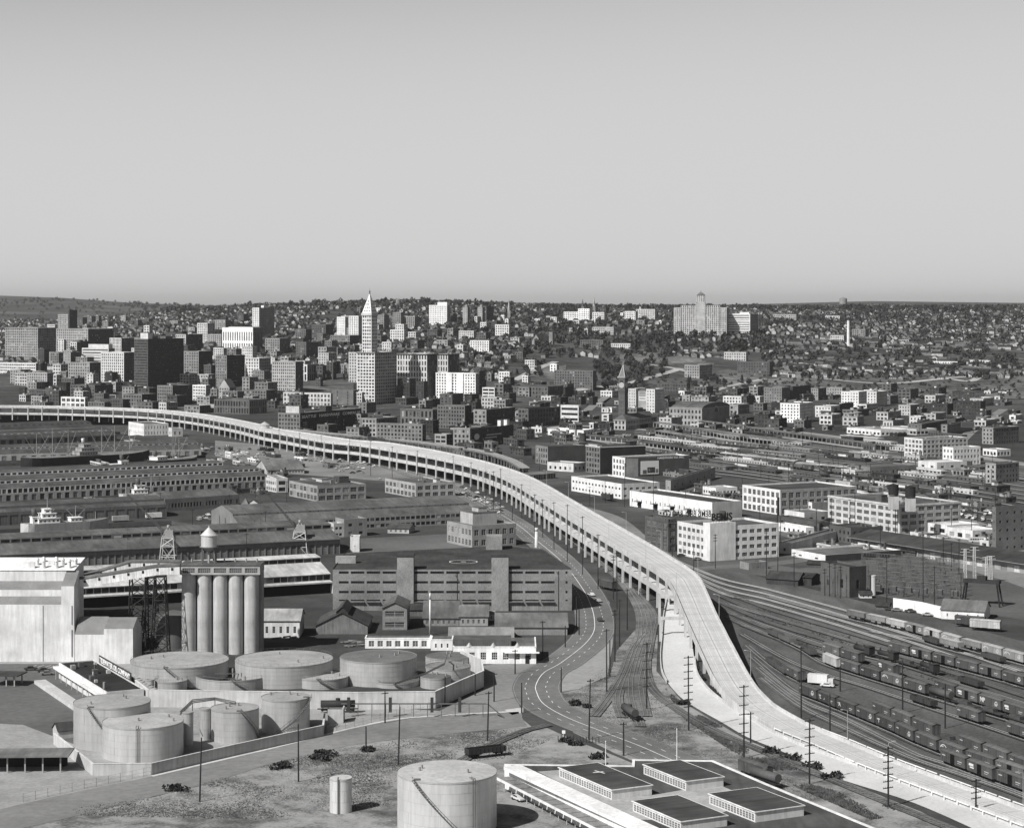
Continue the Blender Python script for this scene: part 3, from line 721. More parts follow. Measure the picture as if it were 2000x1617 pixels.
# second, lower ramp branching off behind
RP = [(560, 838), (640, 846), (700, 851), (770, 858), (850, 868), (930, 880), (985, 896), (1015, 913)]
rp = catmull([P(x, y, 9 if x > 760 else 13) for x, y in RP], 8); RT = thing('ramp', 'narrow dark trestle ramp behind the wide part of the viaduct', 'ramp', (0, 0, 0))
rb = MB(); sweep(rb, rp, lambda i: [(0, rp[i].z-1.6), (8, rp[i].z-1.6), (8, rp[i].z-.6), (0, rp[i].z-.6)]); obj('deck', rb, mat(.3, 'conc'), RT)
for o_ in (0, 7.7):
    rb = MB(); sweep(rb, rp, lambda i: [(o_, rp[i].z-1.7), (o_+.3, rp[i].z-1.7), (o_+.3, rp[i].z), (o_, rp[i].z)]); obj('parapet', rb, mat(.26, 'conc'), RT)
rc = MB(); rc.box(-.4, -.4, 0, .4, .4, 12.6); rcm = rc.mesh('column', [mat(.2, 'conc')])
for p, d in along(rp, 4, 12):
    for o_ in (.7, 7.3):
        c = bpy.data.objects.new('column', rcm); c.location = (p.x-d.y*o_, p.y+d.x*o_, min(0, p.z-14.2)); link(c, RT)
RM = []
# lower-left stub parapets beyond the far edge
for (x0, y0, x1, y1) in ((1097, 969, 1130, 973),):
    pass
# ================================================================ FOREGROUND
M_PIPE = mat(.12, 'metal'); M_DARK = mat(.03, 'flat'); M_WHITE = mat(.72, 'conc')
def tank(label, cx, r, yc, yb=None, Y=None, roof='flat', stair=None, ribs=0, pipe=None, v=.42, group='steel storage tanks', rv=None, name='storage_tank'):
    if Y is None: Y = H*F/((yb-YH)*(1-r/F))
    R_ = r*Y/F; X = (cx-1000)*Y/F; zt = H-(yc-YH)*Y/F
    t = thing(name, label, 'tank', (X, Y, 0), 0, group)
    b = MB(); n = 48 if R_ > 6 else 28; m1 = mat(v, 'metal')
    b.cyl(0, 0, 0, zt, R_, n=n, cap=False)
    k = 4 if R_ > 5 else 2
    obj('shell', b, m1, t); b = MB()
    for i in range(1, k+1): b.cyl(0, 0, zt*i/(k+1)-.05, zt*i/(k+1)+.05, R_+.03, n=n, cap=False)
    for i in range(max(8, int(R_*1.4))):
        for j in range(k+1):
            a = 2*math.pi*(i+.5*(j % 2))/max(8, int(R_*1.4)); b.bar(((R_+.01)*math.cos(a), (R_+.01)*math.sin(a), zt*j/(k+1)), ((R_+.01)*math.cos(a), (R_+.01)*math.sin(a), zt*(j+1)/(k+1)), .02, 3)
    obj('plate_seam', b, mat(v*.9, 'metal'), t, 'stuff')
    rb = MB()
    if roof == 'open':
        rb.cyl(0, 0, zt*.3, zt*.3+.1, R_-.3, n=n); b2 = MB(); b2.cyl(0, 0, zt*.28, zt, R_-.12, n=n, cap=False)
        b2.f = [f[::-1] for f in b2.f]; obj('inner_shell', b2, mat(.09, 'metal'), t)
        ld_ = MB(); ld_.bar((R_*.9, R_*.3, zt+.3), (R_*.1, -R_*.2, zt*.45+.3), .25); obj('ladder', ld_, M_PIPE, t)
        wg = MB(); wg.box(-R_, -.3, zt+.05, R_, .3, zt+.2); obj('walkway', wg, M_PIPE, t)
    else: rb.cyl(0, 0, zt-.01, zt, R_, n=n, cap=True, apex=R_*.055)
    obj('roof', rb, mat(rv or v*.8, 'conc'), t)
    rg = MB(); rg.cyl(0, 0, zt-.35, zt+.12, R_+.1, n=n, cap=False); obj('rim', rg, mat(v*.8, 'metal'), t)
    if R_ > 5:
        hb_ = MB()
        for i in range(40):
            a = 2*math.pi*i/40; hb_.bar((R_*.99*math.cos(a), R_*.99*math.sin(a), zt), (R_*.99*math.cos(a), R_*.99*math.sin(a), zt+1.0), .035, 3)
            a2 = 2*math.pi*(i+1)/40; hb_.bar((R_*.99*math.cos(a), R_*.99*math.sin(a), zt+1.0), (R_*.99*math.cos(a2), R_*.99*math.sin(a2), zt+1.0), .035, 3)
        if ribs: obj('handrail', hb_, mat(.2, 'metal'), t, 'stuff')
        for q in range(3):
            a = rnd.uniform(0, 6.28); d = R_*rnd.uniform(.2, .8); vb = MB(); vb.cyl(d*math.cos(a), d*math.sin(a), zt, zt+.9+R_*.055*(1-d/R_), .3, n=8); obj('roof_vent', vb, mat(.25, 'metal'), t)
    if stair is not None:                     # stair spiralling down the shell from angle a0 to a1
        a0, a1 = stair; sb = MB(); N_ = 26
        for i in range(N_):
            t0, t1 = i/N_, (i+1)/N_; A0, A1 = R(a0+(a1-a0)*t0), R(a0+(a1-a0)*t1); z0, z1 = zt*(1-t0)+.1, zt*(1-t1)+.1
            for rr, dz in ((R_+.15, 0), (R_+.9, 0), (R_+.9, 1.0)): sb.bar((rr*math.cos(A0), rr*math.sin(A0), z0+dz), (rr*math.cos(A1), rr*math.sin(A1), z1+dz), .07, 3)
            sb.bar((R_*math.cos(A0), R_*math.sin(A0), z0), ((R_+.9)*math.cos(A0), (R_+.9)*math.sin(A0), z0), .14, 4)
            if i % 3 == 0: sb.bar(((R_+.9)*math.cos(A0), (R_+.9)*math.sin(A0), z0), ((R_+.9)*math.cos(A0), (R_+.9)*math.sin(A0), z0+1), .04, 3)
        sb.box(-R_*.0+(R_-1)*math.cos(R(a0))-.8, (R_-1)*math.sin(R(a0))-.8, zt+.1, (R_-1)*math.cos(R(a0))+.8, (R_-1)*math.sin(R(a0))+.8, zt+.22)
        obj('stair', sb, M_PIPE, t)
    if pipe is not None:
        pb = MB(); a = R(pipe)
        for da in (-.02, .03):
            x, y_ = (R_+.35)*math.cos(a+da), (R_+.35)*math.sin(a+da); pb.bar((x, y_, 0), (x, y_, zt+.7), .1, 6); pb.bar((x, y_, zt+.7), (x*.85, y_*.85, zt+.7), .1, 6)
        obj('pipe', pb, M_PIPE, t)
    return t, X, Y, R_, zt
tank('largest pale storage tank with outside stair beside the white flat roofed complex', 873, 97, 1506, Y=518, stair=(232, 290), pipe=303, v=.55)
tank('slim upright pale tank standing alone in the dry field by the big tank', 665.5, 21.5, 1518, Y=533, pipe=262, v=.6)
tank('wide tank with studded roof, rearmost of the pair inside the low corner wall', 219, 74, 1369, 1467, stair=(245, 292))
tank('wide tank with bare smooth roof in front inside the low corner wall', 279.5, 78, 1407, 1490, pipe=272, v=.5)
tank('narrow upright tank squeezed beside the smooth roofed tank', 367, 10.5, 1390, 1457)
tank('narrow upright tank with shadow arch between the round tanks', 401, 11, 1383, 1445)
tank('medium tank with curved stair on its shaded side', 459, 46.5, 1381, 1452, stair=(290, 350))
tank('medium tall tank with diagonal stair line above the slanting bund wall', 558, 47, 1360, 1435, stair=(350, 255))
tank('broad low tank with diagonal walkway across its pale speckled roof', 351, 95, 1288, 1344, ribs=1, stair=(262, 290))
tank('broad low tank with pale striped roof in the middle of the walled tank farm', 555, 95, 1286, 1346, ribs=1)
tank('open topped tank with walkway and ladder over its sunken roof', 456.5, 74, 1316, 1351, roof='open', stair=(275, 300), ribs=1, rv=.05)
tank('small squat tank beside the black roofed oil warehouse', 334, 31.5, 1327, 1352, ribs=1)
tank('broad tank with dark roof behind the two small dark roofed tanks', 739, 75, 1281, 1342, rv=.16)
tank('small tank with stair at the front of the walled tank farm', 630.5, 50.5, 1319, 1347, ribs=1, stair=(265, 300), rv=.35)
tank('small dark roofed tank with stair behind the long bund wall', 773, 46, 1327, 1345, ribs=1, stair=(268, 290), rv=.12)
tank('low dark roofed tank hidden behind the small front tank', 778, 37, 1312, 1336, rv=.12)
tank('small tank near the outer corner of the bund wall', 851, 30, 1320, 1346, rv=.15)
tank('grey roofed tank with slanting walkway near the end wall', 875, 44, 1300, 1335, ribs=1, rv=.22)
tank('rearmost tank of the walled farm below the white office', 876, 45, 1280, 1312, rv=.14)
tank('pale upright tank next to the row of small drums', 294, 7, 1327, 1352)
# pipes over the tanks
pr = thing('pipe_rack', 'dark pipes running over the bund between the small tanks', 'pipework', (0, 0, 0)); pb = MB()
for k in range(3):
    q = [P(352, 1395-k*3, 9), P(376, 1372-k*3, 10), P(420, 1366-k*2, 10), P(460, 1376-k*3, 10)]; beams(pb, q, .16, 6)
for p in (P(376, 1372, 10), P(420, 1366, 10)): pb.bar(p, (p.x, p.y, 0), .14, 5)
obj('pipe', pb, M_PIPE, pr)
pb = MB()
for k in range(2): beams(pb, [P(770, 1336-k*2, 7), P(830, 1316-k*2, 7), P(868, 1297-k*2, 8.5), P(872, 1283-k, 8.5), P(858, 1273, 8.5)], .2, 6)
o = obj('catwalk', pb, M_PIPE); tag(o, 'dark catwalk climbing over the dark roofed tanks to the rearmost one', 'catwalk')
# bund walls
def wallrun(label, base, h, v=.45, th=.4, coping=True, name='bund_wall', cat='wall', posts=0, closed=False):
    t = thing(name, label, cat, (0, 0, 0)); pts_ = [G(*p) for p in base]
    for i in range(len(pts_)-1):
        a, b = pts_[i], pts_[i+1]; d = (b-a); L_ = d.length; c = (a+b)/2; d.normalize(); mb = MB()
        mb.obox((c.x, c.y), (d.x, d.y), L_/2-.003+(th/2 if i == 0 else 0), th/2, -.3, h); obj('wall_panel', mb, mat(v, 'conc'), t)
        if coping: mb = MB(); mb.obox((c.x, c.y), (d.x, d.y), L_/2-.01, th/2+.1, h+.003, h+.15); obj('coping', mb, mat(min(.7, v*1.3), 'conc'), t)
        if posts:
            for q, _ in along([a, b], 1, posts): mb = MB(); mb.obox((q.x, q.y), (d.x, d.y), .25, th/2+.25, 0, h-.1); obj('buttress', mb, mat(v, 'conc'), t)
    return t
wallrun('long stained concrete wall around the cluster of low tanks', [(255, 1352), (290, 1380), (500, 1383), (700, 1385), (850, 1383), (905, 1358), (944, 1341), (940, 1318), (900, 1300)], 5.6, .5)
wallrun('low pale angled wall round the front tanks', [(106, 1453), (182, 1514), (296, 1513), (420, 1484), (540, 1457), (631, 1437), (634, 1414)], 3.3, .45)
# buttressed opening by the tanks
mb = MB(); mb.box(0, 0, 0, 5, .5, 4.4); mb.box(4.5, .5, 0, 5, 6, 4.4); o = obj('loading_wall', mb, mat(.45, 'conc'), loc=G(640, 1412), rot=.0); tag(o, 'short pale wall block at the end of the tank enclosure', 'wall')
# chain link fences
def fence(label, px, h=2.4, gap=4, v=.25):
    t = thing('fence', label, 'fence', (0, 0, 0), 0, 'wire fences'); q = gpath(px, 8); pm = MB(); pm.bar((0, 0, 0), (0, 0, h), .06, 4); pmesh = pm.mesh('post', [mat(v, 'metal')])
    for p, d in along(q, 0, gap):
        o = bpy.data.objects.new('post', pmesh); o.location = p; link(o, t)
    rb_ = MB()
    for z in (h-.1, h*.5, .3):
        for a, b in zip(q, q[1:]): rb_.bar((a.x, a.y, z), (b.x, b.y, z), .03, 3)
    obj('rail', rb_, mat(v, 'metal'), t)
fence('wire fence with thin posts along the street beside the front tanks', [(45, 1566), (150, 1543), (296, 1513), (300, 1512)])
fence('wire fence from the tank farm corner down to the street', [(640, 1432), (700, 1418), (775, 1400), (805, 1392), (850, 1383)])
fence('dark fence beside the big pale tank', [(690, 1574), (770, 1560), (776, 1558)], 2, 5)
# small drum row next to the oil warehouse
dm = MB(); dm.cyl(0, 0, 0, 3.0, .95, n=14, apex=.25)
dmesh = dm.mesh('upright_drum', [mat(.42, 'metal')])
a, b = G(222, 1320), G(286, 1362); n = 13
for i in range(n):
    for k in (0, 1):
        o = bpy.data.objects.new('upright_drum', dmesh); p = a.lerp(b, i/(n-1)); o.location = (p.x+k*2.2+.2, p.y+k*1.0, 0); link(o); tag(o, f'{ORD[i]} small upright drum in the row '+('beside the tanks' if k else 'along the black roofed warehouse'), 'drum', 'upright drums in two rows')
# tank car and loading rack by the wall
def fl(x): return x
# ---- oil company warehouse
t, Wd, Dp, hh = bld('warehouse', 'low black roofed oil company warehouse with white front canopy', 'warehouse', 115, 208, 281, 1351, 1384, 63, .62, roof=.03, kind='conc', pitch=5, story=5, fx=.35, fy=.4, par=.3, clutter=11)
cb = MB(); cb.box(-.5, -1.8, hh-1.6, Wd+.5, -.01, hh-1.3); cb.box(-.5, -2.0, hh-2.0, Wd+.5, -1.8, hh-1.1); obj('canopy', cb, mat(.7, 'conc'), t)
for i in range(9): cb = MB(); cb.bar((2+i*(Wd-4)/8, -1.6, -.2), (2+i*(Wd-4)/8, -1.6, hh-1.6), .12, 6); obj('post', cb, mat(.4, 'metal'), t)
sb = MB(); sb.box(6, Dp+.2, hh-1, Wd*.74, Dp+.5, hh+2.6); sg = obj('sign_board', sb, mat(.06, 'flat'), t)
text_part('TIDEWATER OIL COMPANY', 2.6, mat(.75, 'flat'), sg, (7.2, Dp+.1, hh+.35), (R(90), 0, 0), sx=(Wd*.74-9)/31.5)
ba = MB(); ba.box(0, 0, 0, 60, 4, 1.2); o = obj('loading_platform', ba, mat(.5, 'conc'), loc=G(100, 1335)+Vector((-6, 0, 0)), rot=-R(63)); tag(o, 'pale raised loading platform parallel to the black roofed warehouse', 'platform')
# canopy lower corner
def open_shed(label, A, rot, w, d, h, v, posts=4, name='canopy_shelter', cat='shelter', th=.4, slope=0, cols=2, pv_=.3):
    t = thing(name, label, cat, A, rot); mb = MB()
    for f in ([(0, 0, h), (w, 0, h), (w, d, h+slope), (0, d, h+slope)],): mb.face(f); mb.face([(x, y, z-th) for x, y, z in f[::-1]])
    mb.face([(0, 0, h-th), (w, 0, h-th), (w, 0, h), (0, 0, h)]); mb.face([(w, 0, h-th), (w, d, h+slope-th), (w, d, h+slope), (w, 0, h)]); mb.face([(0, d, h+slope-th), (0, 0, h-th), (0, 0, h), (0, d, h+slope)])
    obj('roof', mb, mat(v, 'roof'), t); pm = MB(); pm.box(-.2, -.2, -.3, .2, .2, h-th-.003); me = pm.mesh('post', [mat(pv_, 'metal')])
    for i in range(posts):
        for j in range(cols):
            o = bpy.data.objects.new('post', me); o.location = (w*(i+.5)/posts, d*(.15+.7*j/max(1, cols-1)), slope*(.15+.7*j/max(1, cols-1)) if False else 0); link(o, t)
    return t
A = G(-40, 1512); open_shed('grey roofed open shelter on dark posts at the near street corner', A, R(3), 25, 11, 5.0, .15, 5); mb = MB(); mb.box(0, 9, 0, 23, 11, 4.5); o = obj('shade_block', mb, M_DARK, loc=A, rot=R(3)); tag(o, 'black stock wall under the grey roofed open shelter', 'wall')  # black block added to paint the shade beneath the roof
A = G(-30, 1340); open_shed('dark tangled open shed beside the oil yard', A, R(-10), 12, 9, 4.0, .06, 4)
# small hut with pitched dark roof by the corner wall
mb = MB(); mb.box(-2.5, -3, 0, 2.5, 3, 2.6, 1); mb.gable(-2.5, -3, 2.5, 3, 2.6, 4.6, 'x', .3, 0, 1); o = obj('hut', mb, [mat(.05, 'roof'), mat(.4, 'conc')], loc=G(124, 1438), rot=.5); tag(o, 'tiny dark roofed hut inside the corner wall', 'hut')
# ---- white flat roofed complex in the near corner
def poly_building(name, label, cat, px, z, v, roofv, par=.9, wide=1.0, z0=0., kind='conc'):
    t = thing(name, label, cat, (0, 0, 0)); q = [P(a, b, z) for a, b in px]; n = len(q); c = sum(q, Vector())/n; wb = MB(); rb = MB(); inn = []
    area = sum(q[i].x*q[(i+1) % n].y-q[(i+1) % n].x*q[i].y for i in range(n))
    if area < 0: q.reverse()
    for i in range(n):
        a, b, d = q[i-1], q[i], q[(i+1) % n]; e1 = (b-a); e1.z = 0; e1.normalize(); e2 = (d-b); e2.z = 0; e2.normalize(); n1 = Vector((-e1.y, e1.x, 0)); n2 = Vector((-e2.y, e2.x, 0)); m = n1+n2; m = m/max(.3, m.dot(n1)) if m.length > .1 else n1
        inn.append(b+m*wide)
    for i in range(n):
        j = (i+1) % n; a, b = q[i], q[j]; c_, d = inn[j], inn[i]; up = lambda p, h: (p.x, p.y, h)
        wb.face([up(a, z0-.3), up(b, z0-.3), up(b, z), up(a, z)]); wb.face([up(a, z), up(b, z), up(c_, z), up(d, z)]); wb.face([up(d, z), up(c_, z), up(c_, z-par), up(d, z-par)])
    from mathutils.geometry import tessellate_polygon
    for tri in tessellate_polygon([[Vector((p.x, p.y, 0)) for p in inn]]):
        x = [inn[i] for i in tri]
        if (x[1]-x[0]).cross(x[2]-x[0]).z < 0: x[1], x[2] = x[2], x[1]
        rb.face([(p.x, p.y, z-par) for p in x])
    obj('wall', wb, mat(v, kind), t); obj('roof', rb, mat(roofv, 'roof'), t); return t
CX = poly_building('flat_roofed_complex', 'low white walled complex with dark roofs and raised window strips in the near corner', 'building', [(985, 1491), (1234, 1494), (1235, 1482), (1393, 1484), (1500, 1530), (1700, 1612), (1900, 1700), (1400, 1800), (1290, 1640)], 6.7, .72, .07, .25, .8)
lw = MB(); a, b = P(1010, 1500, 6.0), P(1300, 1634, 6.0); d = (b-a).normalized(); g = Vector((-d.y, d.x, 0)); c = (a+b)/2
def strip(a, b, w, z, th, m, name, parent, off=0):
    d = (b-a); L_ = d.length; d.normalize(); c = (a+b)/2; g = Vector((-d.y, d.x, 0)); c = c+g*off; mb = MB(); mb.obox((c.x, c.y), (d.x, d.y), L_/2, w/2, z-th, z); return obj(name, mb, m, parent)
strip(a, b, 5.2, 6.9, .9, mat(.75, 'conc'), 'roof_band', CX, -1.5)
cn = thing('covered_walkway', 'long slim canopy with pale ribs running beside the white complex', 'canopy', (0, 0, 0))
a2, b2 = P(985, 1516, 4.2), P(1210, 1630, 4.2)
for k in range(14):
    p0, p1 = a2.lerp(b2, k/14+.004), a2.lerp(b2, (k+1)/14-.004); strip(p0, p1, 4.2, 4.2, .25, mat(.2, 'roof'), 'roof_panel', cn); 
strip(a2, b2, .5, 4.35, .5, mat(.7, 'conc'), 'edge_beam', cn, -2.6); strip(a2, b2, .4, 4.35, .5, mat(.7, 'conc'), 'edge_beam', cn, 2.4)
pm = MB(); pm.bar((0, 0, -.2), (0, 0, 3.85), .12, 6); me = pm.mesh('post', [mat(.5, 'metal')])
for k in range(15):
    o = bpy.data.objects.new('post', me); o.location = a2.lerp(b2, k/14); o.location.z = 0; link(o, cn)
# courtyard floor, pale
cy = MB(); q = [P(x, y, 6.49) for x, y in ((1050, 1506), (1092, 1503), (1190, 1560), (1275, 1552), (1400, 1530), (1470, 1560), (1380, 1600), (1240, 1600))]
from mathutils.geometry import tessellate_polygon
for tri in tessellate_polygon([[Vector((p.x, p.y, 0)) for p in q]]):
    x = [q[i] for i in tri]
    if (x[1]-x[0]).cross(x[2]-x[0]).z < 0: x[1], x[2] = x[2], x[1]
    cy.face([tuple(p) for p in x])
obj('courtyard', cy, mat(.36, 'conc'), CX)
def monitor(label, xl, xc, xr, ytop, z0, z1, a=63, mark=None):
    Y = F*(H-z1)/(ytop-YH); C_ = Vector(((xc-1000)*Y/F, Y, z0)); al = R(a); e = (math.cos(al), -math.sin(al)); g = (math.sin(al), math.cos(al))
    def hit(px, d): k = (px-1000)/F; return (k*C_.y-C_.x)/(d[0]-k*d[1])
    Wd = -hit(xl, e); Dp = hit(xr, g); t = bpy.data.objects.new('roof_monitor', None); t.location = (C_.x-e[0]*Wd, C_.y-e[1]*Wd, z0); t.rotation_euler = (0, 0, -al); link(t, CX)
    h = z1-z0; wb = MB(); pl = []; n = round(Wd/1.35)
    facade(wb, wb, (0, 0), (1, 0), Wd, -.2, h, n, 1, .8, .62, .15, .4, 0, pl, sill=.45)
    for p0, e_, L_ in (((Wd, 0), (0, 1), Dp), ((Wd, Dp), (-1, 0), Wd), ((0, Dp), (0, -1), Dp)):
        wb.face([(*p0, -.2), (p0[0]+e_[0]*L_, p0[1]+e_[1]*L_, -.2), (p0[0]+e_[0]*L_, p0[1]+e_[1]*L_, h), (*p0, h)])
    obj('wall', wb, mat(.62, 'conc'), t); rb = MB(); rb.box(-.3, -.3, h+.003, Wd+.3, Dp+.3, h+.2); obj('fascia', rb, mat(.7, 'conc'), t)
    rb = MB(); rb.face([(0, 0, h+.21), (Wd, 0, h+.21), (Wd, Dp, h+.21), (0, Dp, h+.21)]); obj('roof', rb, mat(.06, 'roof'), t)
    for c, w, hh_, r in pl:
        o = bpy.data.objects.new('window', window_mesh(w, hh_, 2, 3, .6)); o.location = c; o.rotation_euler = (0, 0, r); link(o, t)
    if mark:
        mb = MB(); x, y = Wd*mark[0], Dp*mark[1]; mb.face([(x-2, y-.3, h+.23), (x+2, y+.5, h+.23), (x+2, y+1, h+.23), (x-2, y+.3, h+.23)]); mb.face([(x-.5, y-1.6, h+.24), (x+.2, y-1.6, h+.24), (x+.5, y+1.4, h+.24), (x-.2, y+1.4, h+.24)]); obj('roof_marking', mb, mat(.6, 'flat'), t)
    return t, Wd, Dp
monitor('', 1092, 1195, 1273, 1543, 6.4, 8.9, mark=(.35, .55)); monitor('', 1257, 1340, 1413, 1526, 6.4, 8.9); monitor('', 1385, 1475, 1570, 1586, 6.4, 8.9); monitor('', 1236, 1330, 1420, 1605, 6.4, 8.9)
def flagpole(label, x, yt, yb, v=.8):
    Y = G(x, yb).y; z = H-(yt-YH)*Y/F; mb = MB(); mb.bar((0, 0, 0), (0, 0, z), .14, 6, r2=.08); mb.cyl(0, 0, z, z+.25, .16, n=6); o = obj('flagpole', mb, mat(v, 'plain'), loc=G(x, yb)); tag(o, label, 'flagpole')
flagpole('white flagpole at the edge of the white flat roofed complex nearest the big tank', 1183, 1448, 1520); flagpole('taller white flagpole behind the dark complex roof', 1322, 1424, 1508)

# ---- grain elevator
EY = 772.0; ex = lambda px, Y=EY: (px-1000)*Y/F; ez = lambda py, Y=EY: H-(py-YH)*Y/F
t = thing('grain_elevator', 'row of tall round concrete silos under a long head house', 'grain elevator', (ex(428), EY, 0))
zt = ez(1122)
for row in (0, 1):
    for i, c in enumerate((367, 397.5, 428.5, 459, 489.5)):
        b = MB(); b.cyl(0, 0, 0, zt, 14.3*EY/F, n=40, cap=False)
        for k in range(1, 5): b.cyl(0, 0, zt*k/5-.03, zt*k/5+.03, 14.3*EY/F+.03, n=40, cap=False)
        obj('silo', b, mat(.42, 'conc'), t, loc=(ex(c)-ex(428), row*6.2+2.8, 0))
x0, x1 = ex(352)-ex(428), ex(508)-ex(428); wb = MB(); pl = []
bwin = MB(); facade(wb, bwin, (x0, -.4), (1, 0), x1-x0, zt, ez(1106)+.3, 5, 1, .8, .55, .25, .3, 0, pl)
hh = ez(1106)+.3
wb.face([(x1, -.4, zt), (x1, 13, zt), (x1, 13, hh), (x1, -.4, hh)]); wb.face([(x1, 13, zt), (x0, 13, zt), (x0, 13, hh), (x1, 13, hh)]); wb.face([(x0, 13, zt), (x0, -.4, zt), (x0, -.4, hh), (x0, 13, hh)]); wb.face([(x0, 13, zt), (x1, 13, zt), (x1, -.4, zt), (x0, -.4, zt)])
obj('head_house', wb, mat(.36, 'conc'), t); rb = MB(); rb.box(x0-.2, -.7, hh, x1+.4, 13.3, hh+.35); obj('roof', rb, mat(.09, 'roof'), t)
for c, w, h_, r in pl:
    o = bpy.data.objects.new('window', window_mesh(w, h_, 6, 3, .3, 1)); o.location = c; o.rotation_euler = (0, 0, r); link(o, t)
for i in range(7): rb = MB(); rb.cyl(x0+3+i*4.2, 9, hh, hh+1.6, .3, n=8); obj('roof_vent', rb, mat(.3, 'metal'), t)
wall = MB(); wall.box(x1-2.2, 5, 0, x1-.1, 12.8, zt-.01); obj('side_wall', wall, mat(.3, 'conc'), t)
wt = thing('water_tower', 'pale conical roofed water tower standing on the grain elevator', 'water tower', (ex(403.5), EY+6, hh+.35))
s = (EY+6)/F; zz = lambda py: ez(py, EY+6)-hh-.35
b = MB(); b.cyl(0, 0, zz(1067), zz(1044), 15.2*s, n=28, cap=False); obj('tank', b, mat(.55, 'metal'), wt)
b = MB(); b.cyl(0, 0, zz(1045), zz(1029), 16.8*s, .1, n=28); b.cyl(0, 0, zz(1029), zz(1026), .15, n=6); obj('roof', b, mat(.6, 'metal'), wt)
b = MB(); b.cyl(0, 0, zz(1072), zz(1067), 11.5*s, 15.2*s, n=28, cap=False); b.cyl(0, 0, zz(1077), zz(1072), 4*s, 11.5*s, n=28, cap=False); b.cyl(0, 0, 0, zz(1077), .5, n=8, cap=False); obj('bowl', b, mat(.3, 'metal'), wt)
b = MB(); b.cyl(0, 0, zz(1068), zz(1066.5), 18*s, n=28); obj('balcony', b, mat(.2, 'metal'), wt)
for sx, sy in ((-1, -1), (1, -1), (1, 1), (-1, 1)): b = MB(); b.bar((sx*13*s, sy*8*s, 0), (sx*11.5*s, sy*8*s, zz(1067)), .28, 5); obj('leg', b, mat(.15, 'metal'), wt)
# galleries
def gallery(label, pts_, w, h, v=.5, wins=7):
    t = thing('conveyor_gallery', label, 'conveyor', (0, 0, 0)); b = MB(); r = MB()
    for a, c in zip(pts_, pts_[1:]):
        a = Vector(a); c = Vector(c)
        for y0, y1 in ((-w/2, w/2),):
            f = [(a.x, a.y+y0, a.z), (c.x, c.y+y0, c.z), (c.x, c.y+y0, c.z+h), (a.x, a.y+y0, a.z+h)]; b.face(f); b.face([(x, y+w, z) for x, y, z in f[::-1]])
            b.face([(a.x, a.y+y1, a.z), (c.x, c.y+y1, c.z), (c.x, c.y+y0, c.z), (a.x, a.y+y0, a.z)])
            r.face([(a.x, a.y+y0-.25, a.z+h), (c.x, c.y+y0-.25, c.z+h), (c.x, c.y, c.z+h+.7), (a.x, a.y, a.z+h+.7)]); r.face([(a.x, a.y, a.z+h+.7), (c.x, c.y, c.z+h+.7), (c.x, c.y+y1+.25, c.z+h), (a.x, a.y+y1+.25, a.z+h)])
            r.face([(a.x, a.y+y0-.25, a.z+h-.25), (c.x, c.y+y0-.25, c.z+h-.25), (c.x, c.y+y0-.25, c.z+h), (a.x, a.y+y0-.25, a.z+h)])
    a = Vector(pts_[0]); b.face([(a.x, a.y+w/2, a.z), (a.x, a.y-w/2, a.z), (a.x, a.y-w/2, a.z+h), (a.x, a.y+w/2, a.z+h)])
    obj('wall', b, mat(v, 'plank'), t); obj('roof', r, mat(.11, 'roof'), t); path = [Vector(p) for p in pts_]; tot = sum((q-p).length for p, q in zip(path, path[1:]))
    for p, d in along(path, tot/wins/2, tot/wins): m = MB(); m.box(-.4, -.12, -.5, .4, 0, .5); obj('window', m, GL[0], t, loc=(p.x, p.y-w/2-.003, p.z+h*.62))
    return t
YG = 768
gallery('front inclined conveyor gallery reaching the silo head house', [(ex(153, YG), YG, ez(1147, YG)), (ex(307, YG), YG, ez(1122, YG)), (ex(352, YG), YG, ez(1120, YG))], 3.2, 3.3, .66)
YG = 785
gallery('rear inclined conveyor gallery behind the front one', [(ex(158, YG), YG, ez(1140, YG)), (ex(257, YG), YG, ez(1111, YG)), (ex(354, YG), YG, ez(1111, YG))], 3, 3.0, .6)
for lbl, x, y, z, w0, w1 in (('dark lattice tower carrying the galleries nearest the silos', 313, 768, 1126, 6.6, 3.8), ('dark lattice tower under the rear gallery', 271, 785, 1122, 6.5, 6), ('dark lattice tower close behind the gallery tower', 294, 800, 1128, 7, 3.5)):
    m = MB(); X = ex(x, y); lattice(m, X, y, 0, ez(z, y), w0, w1, 7, .26, .13); m.box(X-w1/2-.3, y-w1/2-.3, ez(z, y), X+w1/2+.3, y+w1/2+.3, ez(z, y)+.4); o = obj('lattice_tower', m, mat(.04, 'metal')); tag(o, lbl, 'tower')
# ---- white mill building
def extrude(name, label, cat, x0, x1, Y0, prof, kinds, mats_, t=None, capm=0):
    """profile (depth, height) swept between x0 and x1"""
    t = t or thing(name, label, cat, (0, 0, 0)); b = MB(); r = MB()
    for (p, q), k in zip(zip(prof, prof[1:]), kinds):
        (b if k == 'w' else r).face([(x0, Y0+p[0], p[1]), (x1, Y0+p[0], p[1]), (x1, Y0+q[0], q[1]), (x0, Y0+q[0], q[1])])
    from mathutils.geometry import tessellate_polygon
    pl_ = [Vector((d, z, 0)) for d, z in prof]+[Vector((prof[-1][0], 0, 0)), Vector((prof[0][0], 0, 0))]
    for tri in tessellate_polygon([pl_]):
        c = [pl_[i] for i in tri]
        if (c[1]-c[0]).cross(c[2]-c[0]).z < 0: c[1], c[2] = c[2], c[1]
        b.face([(x1, Y0+p.x, p.y) for p in c]); b.face([(x0, Y0+p.x, p.y) for p in c[::-1]])
    obj('wall', b, mats_[0], t); obj('roof', r, mats_[1], t); return t
MW = mat(.66, 'conc'); MR = mat(.2, 'metal'); m0 = 757
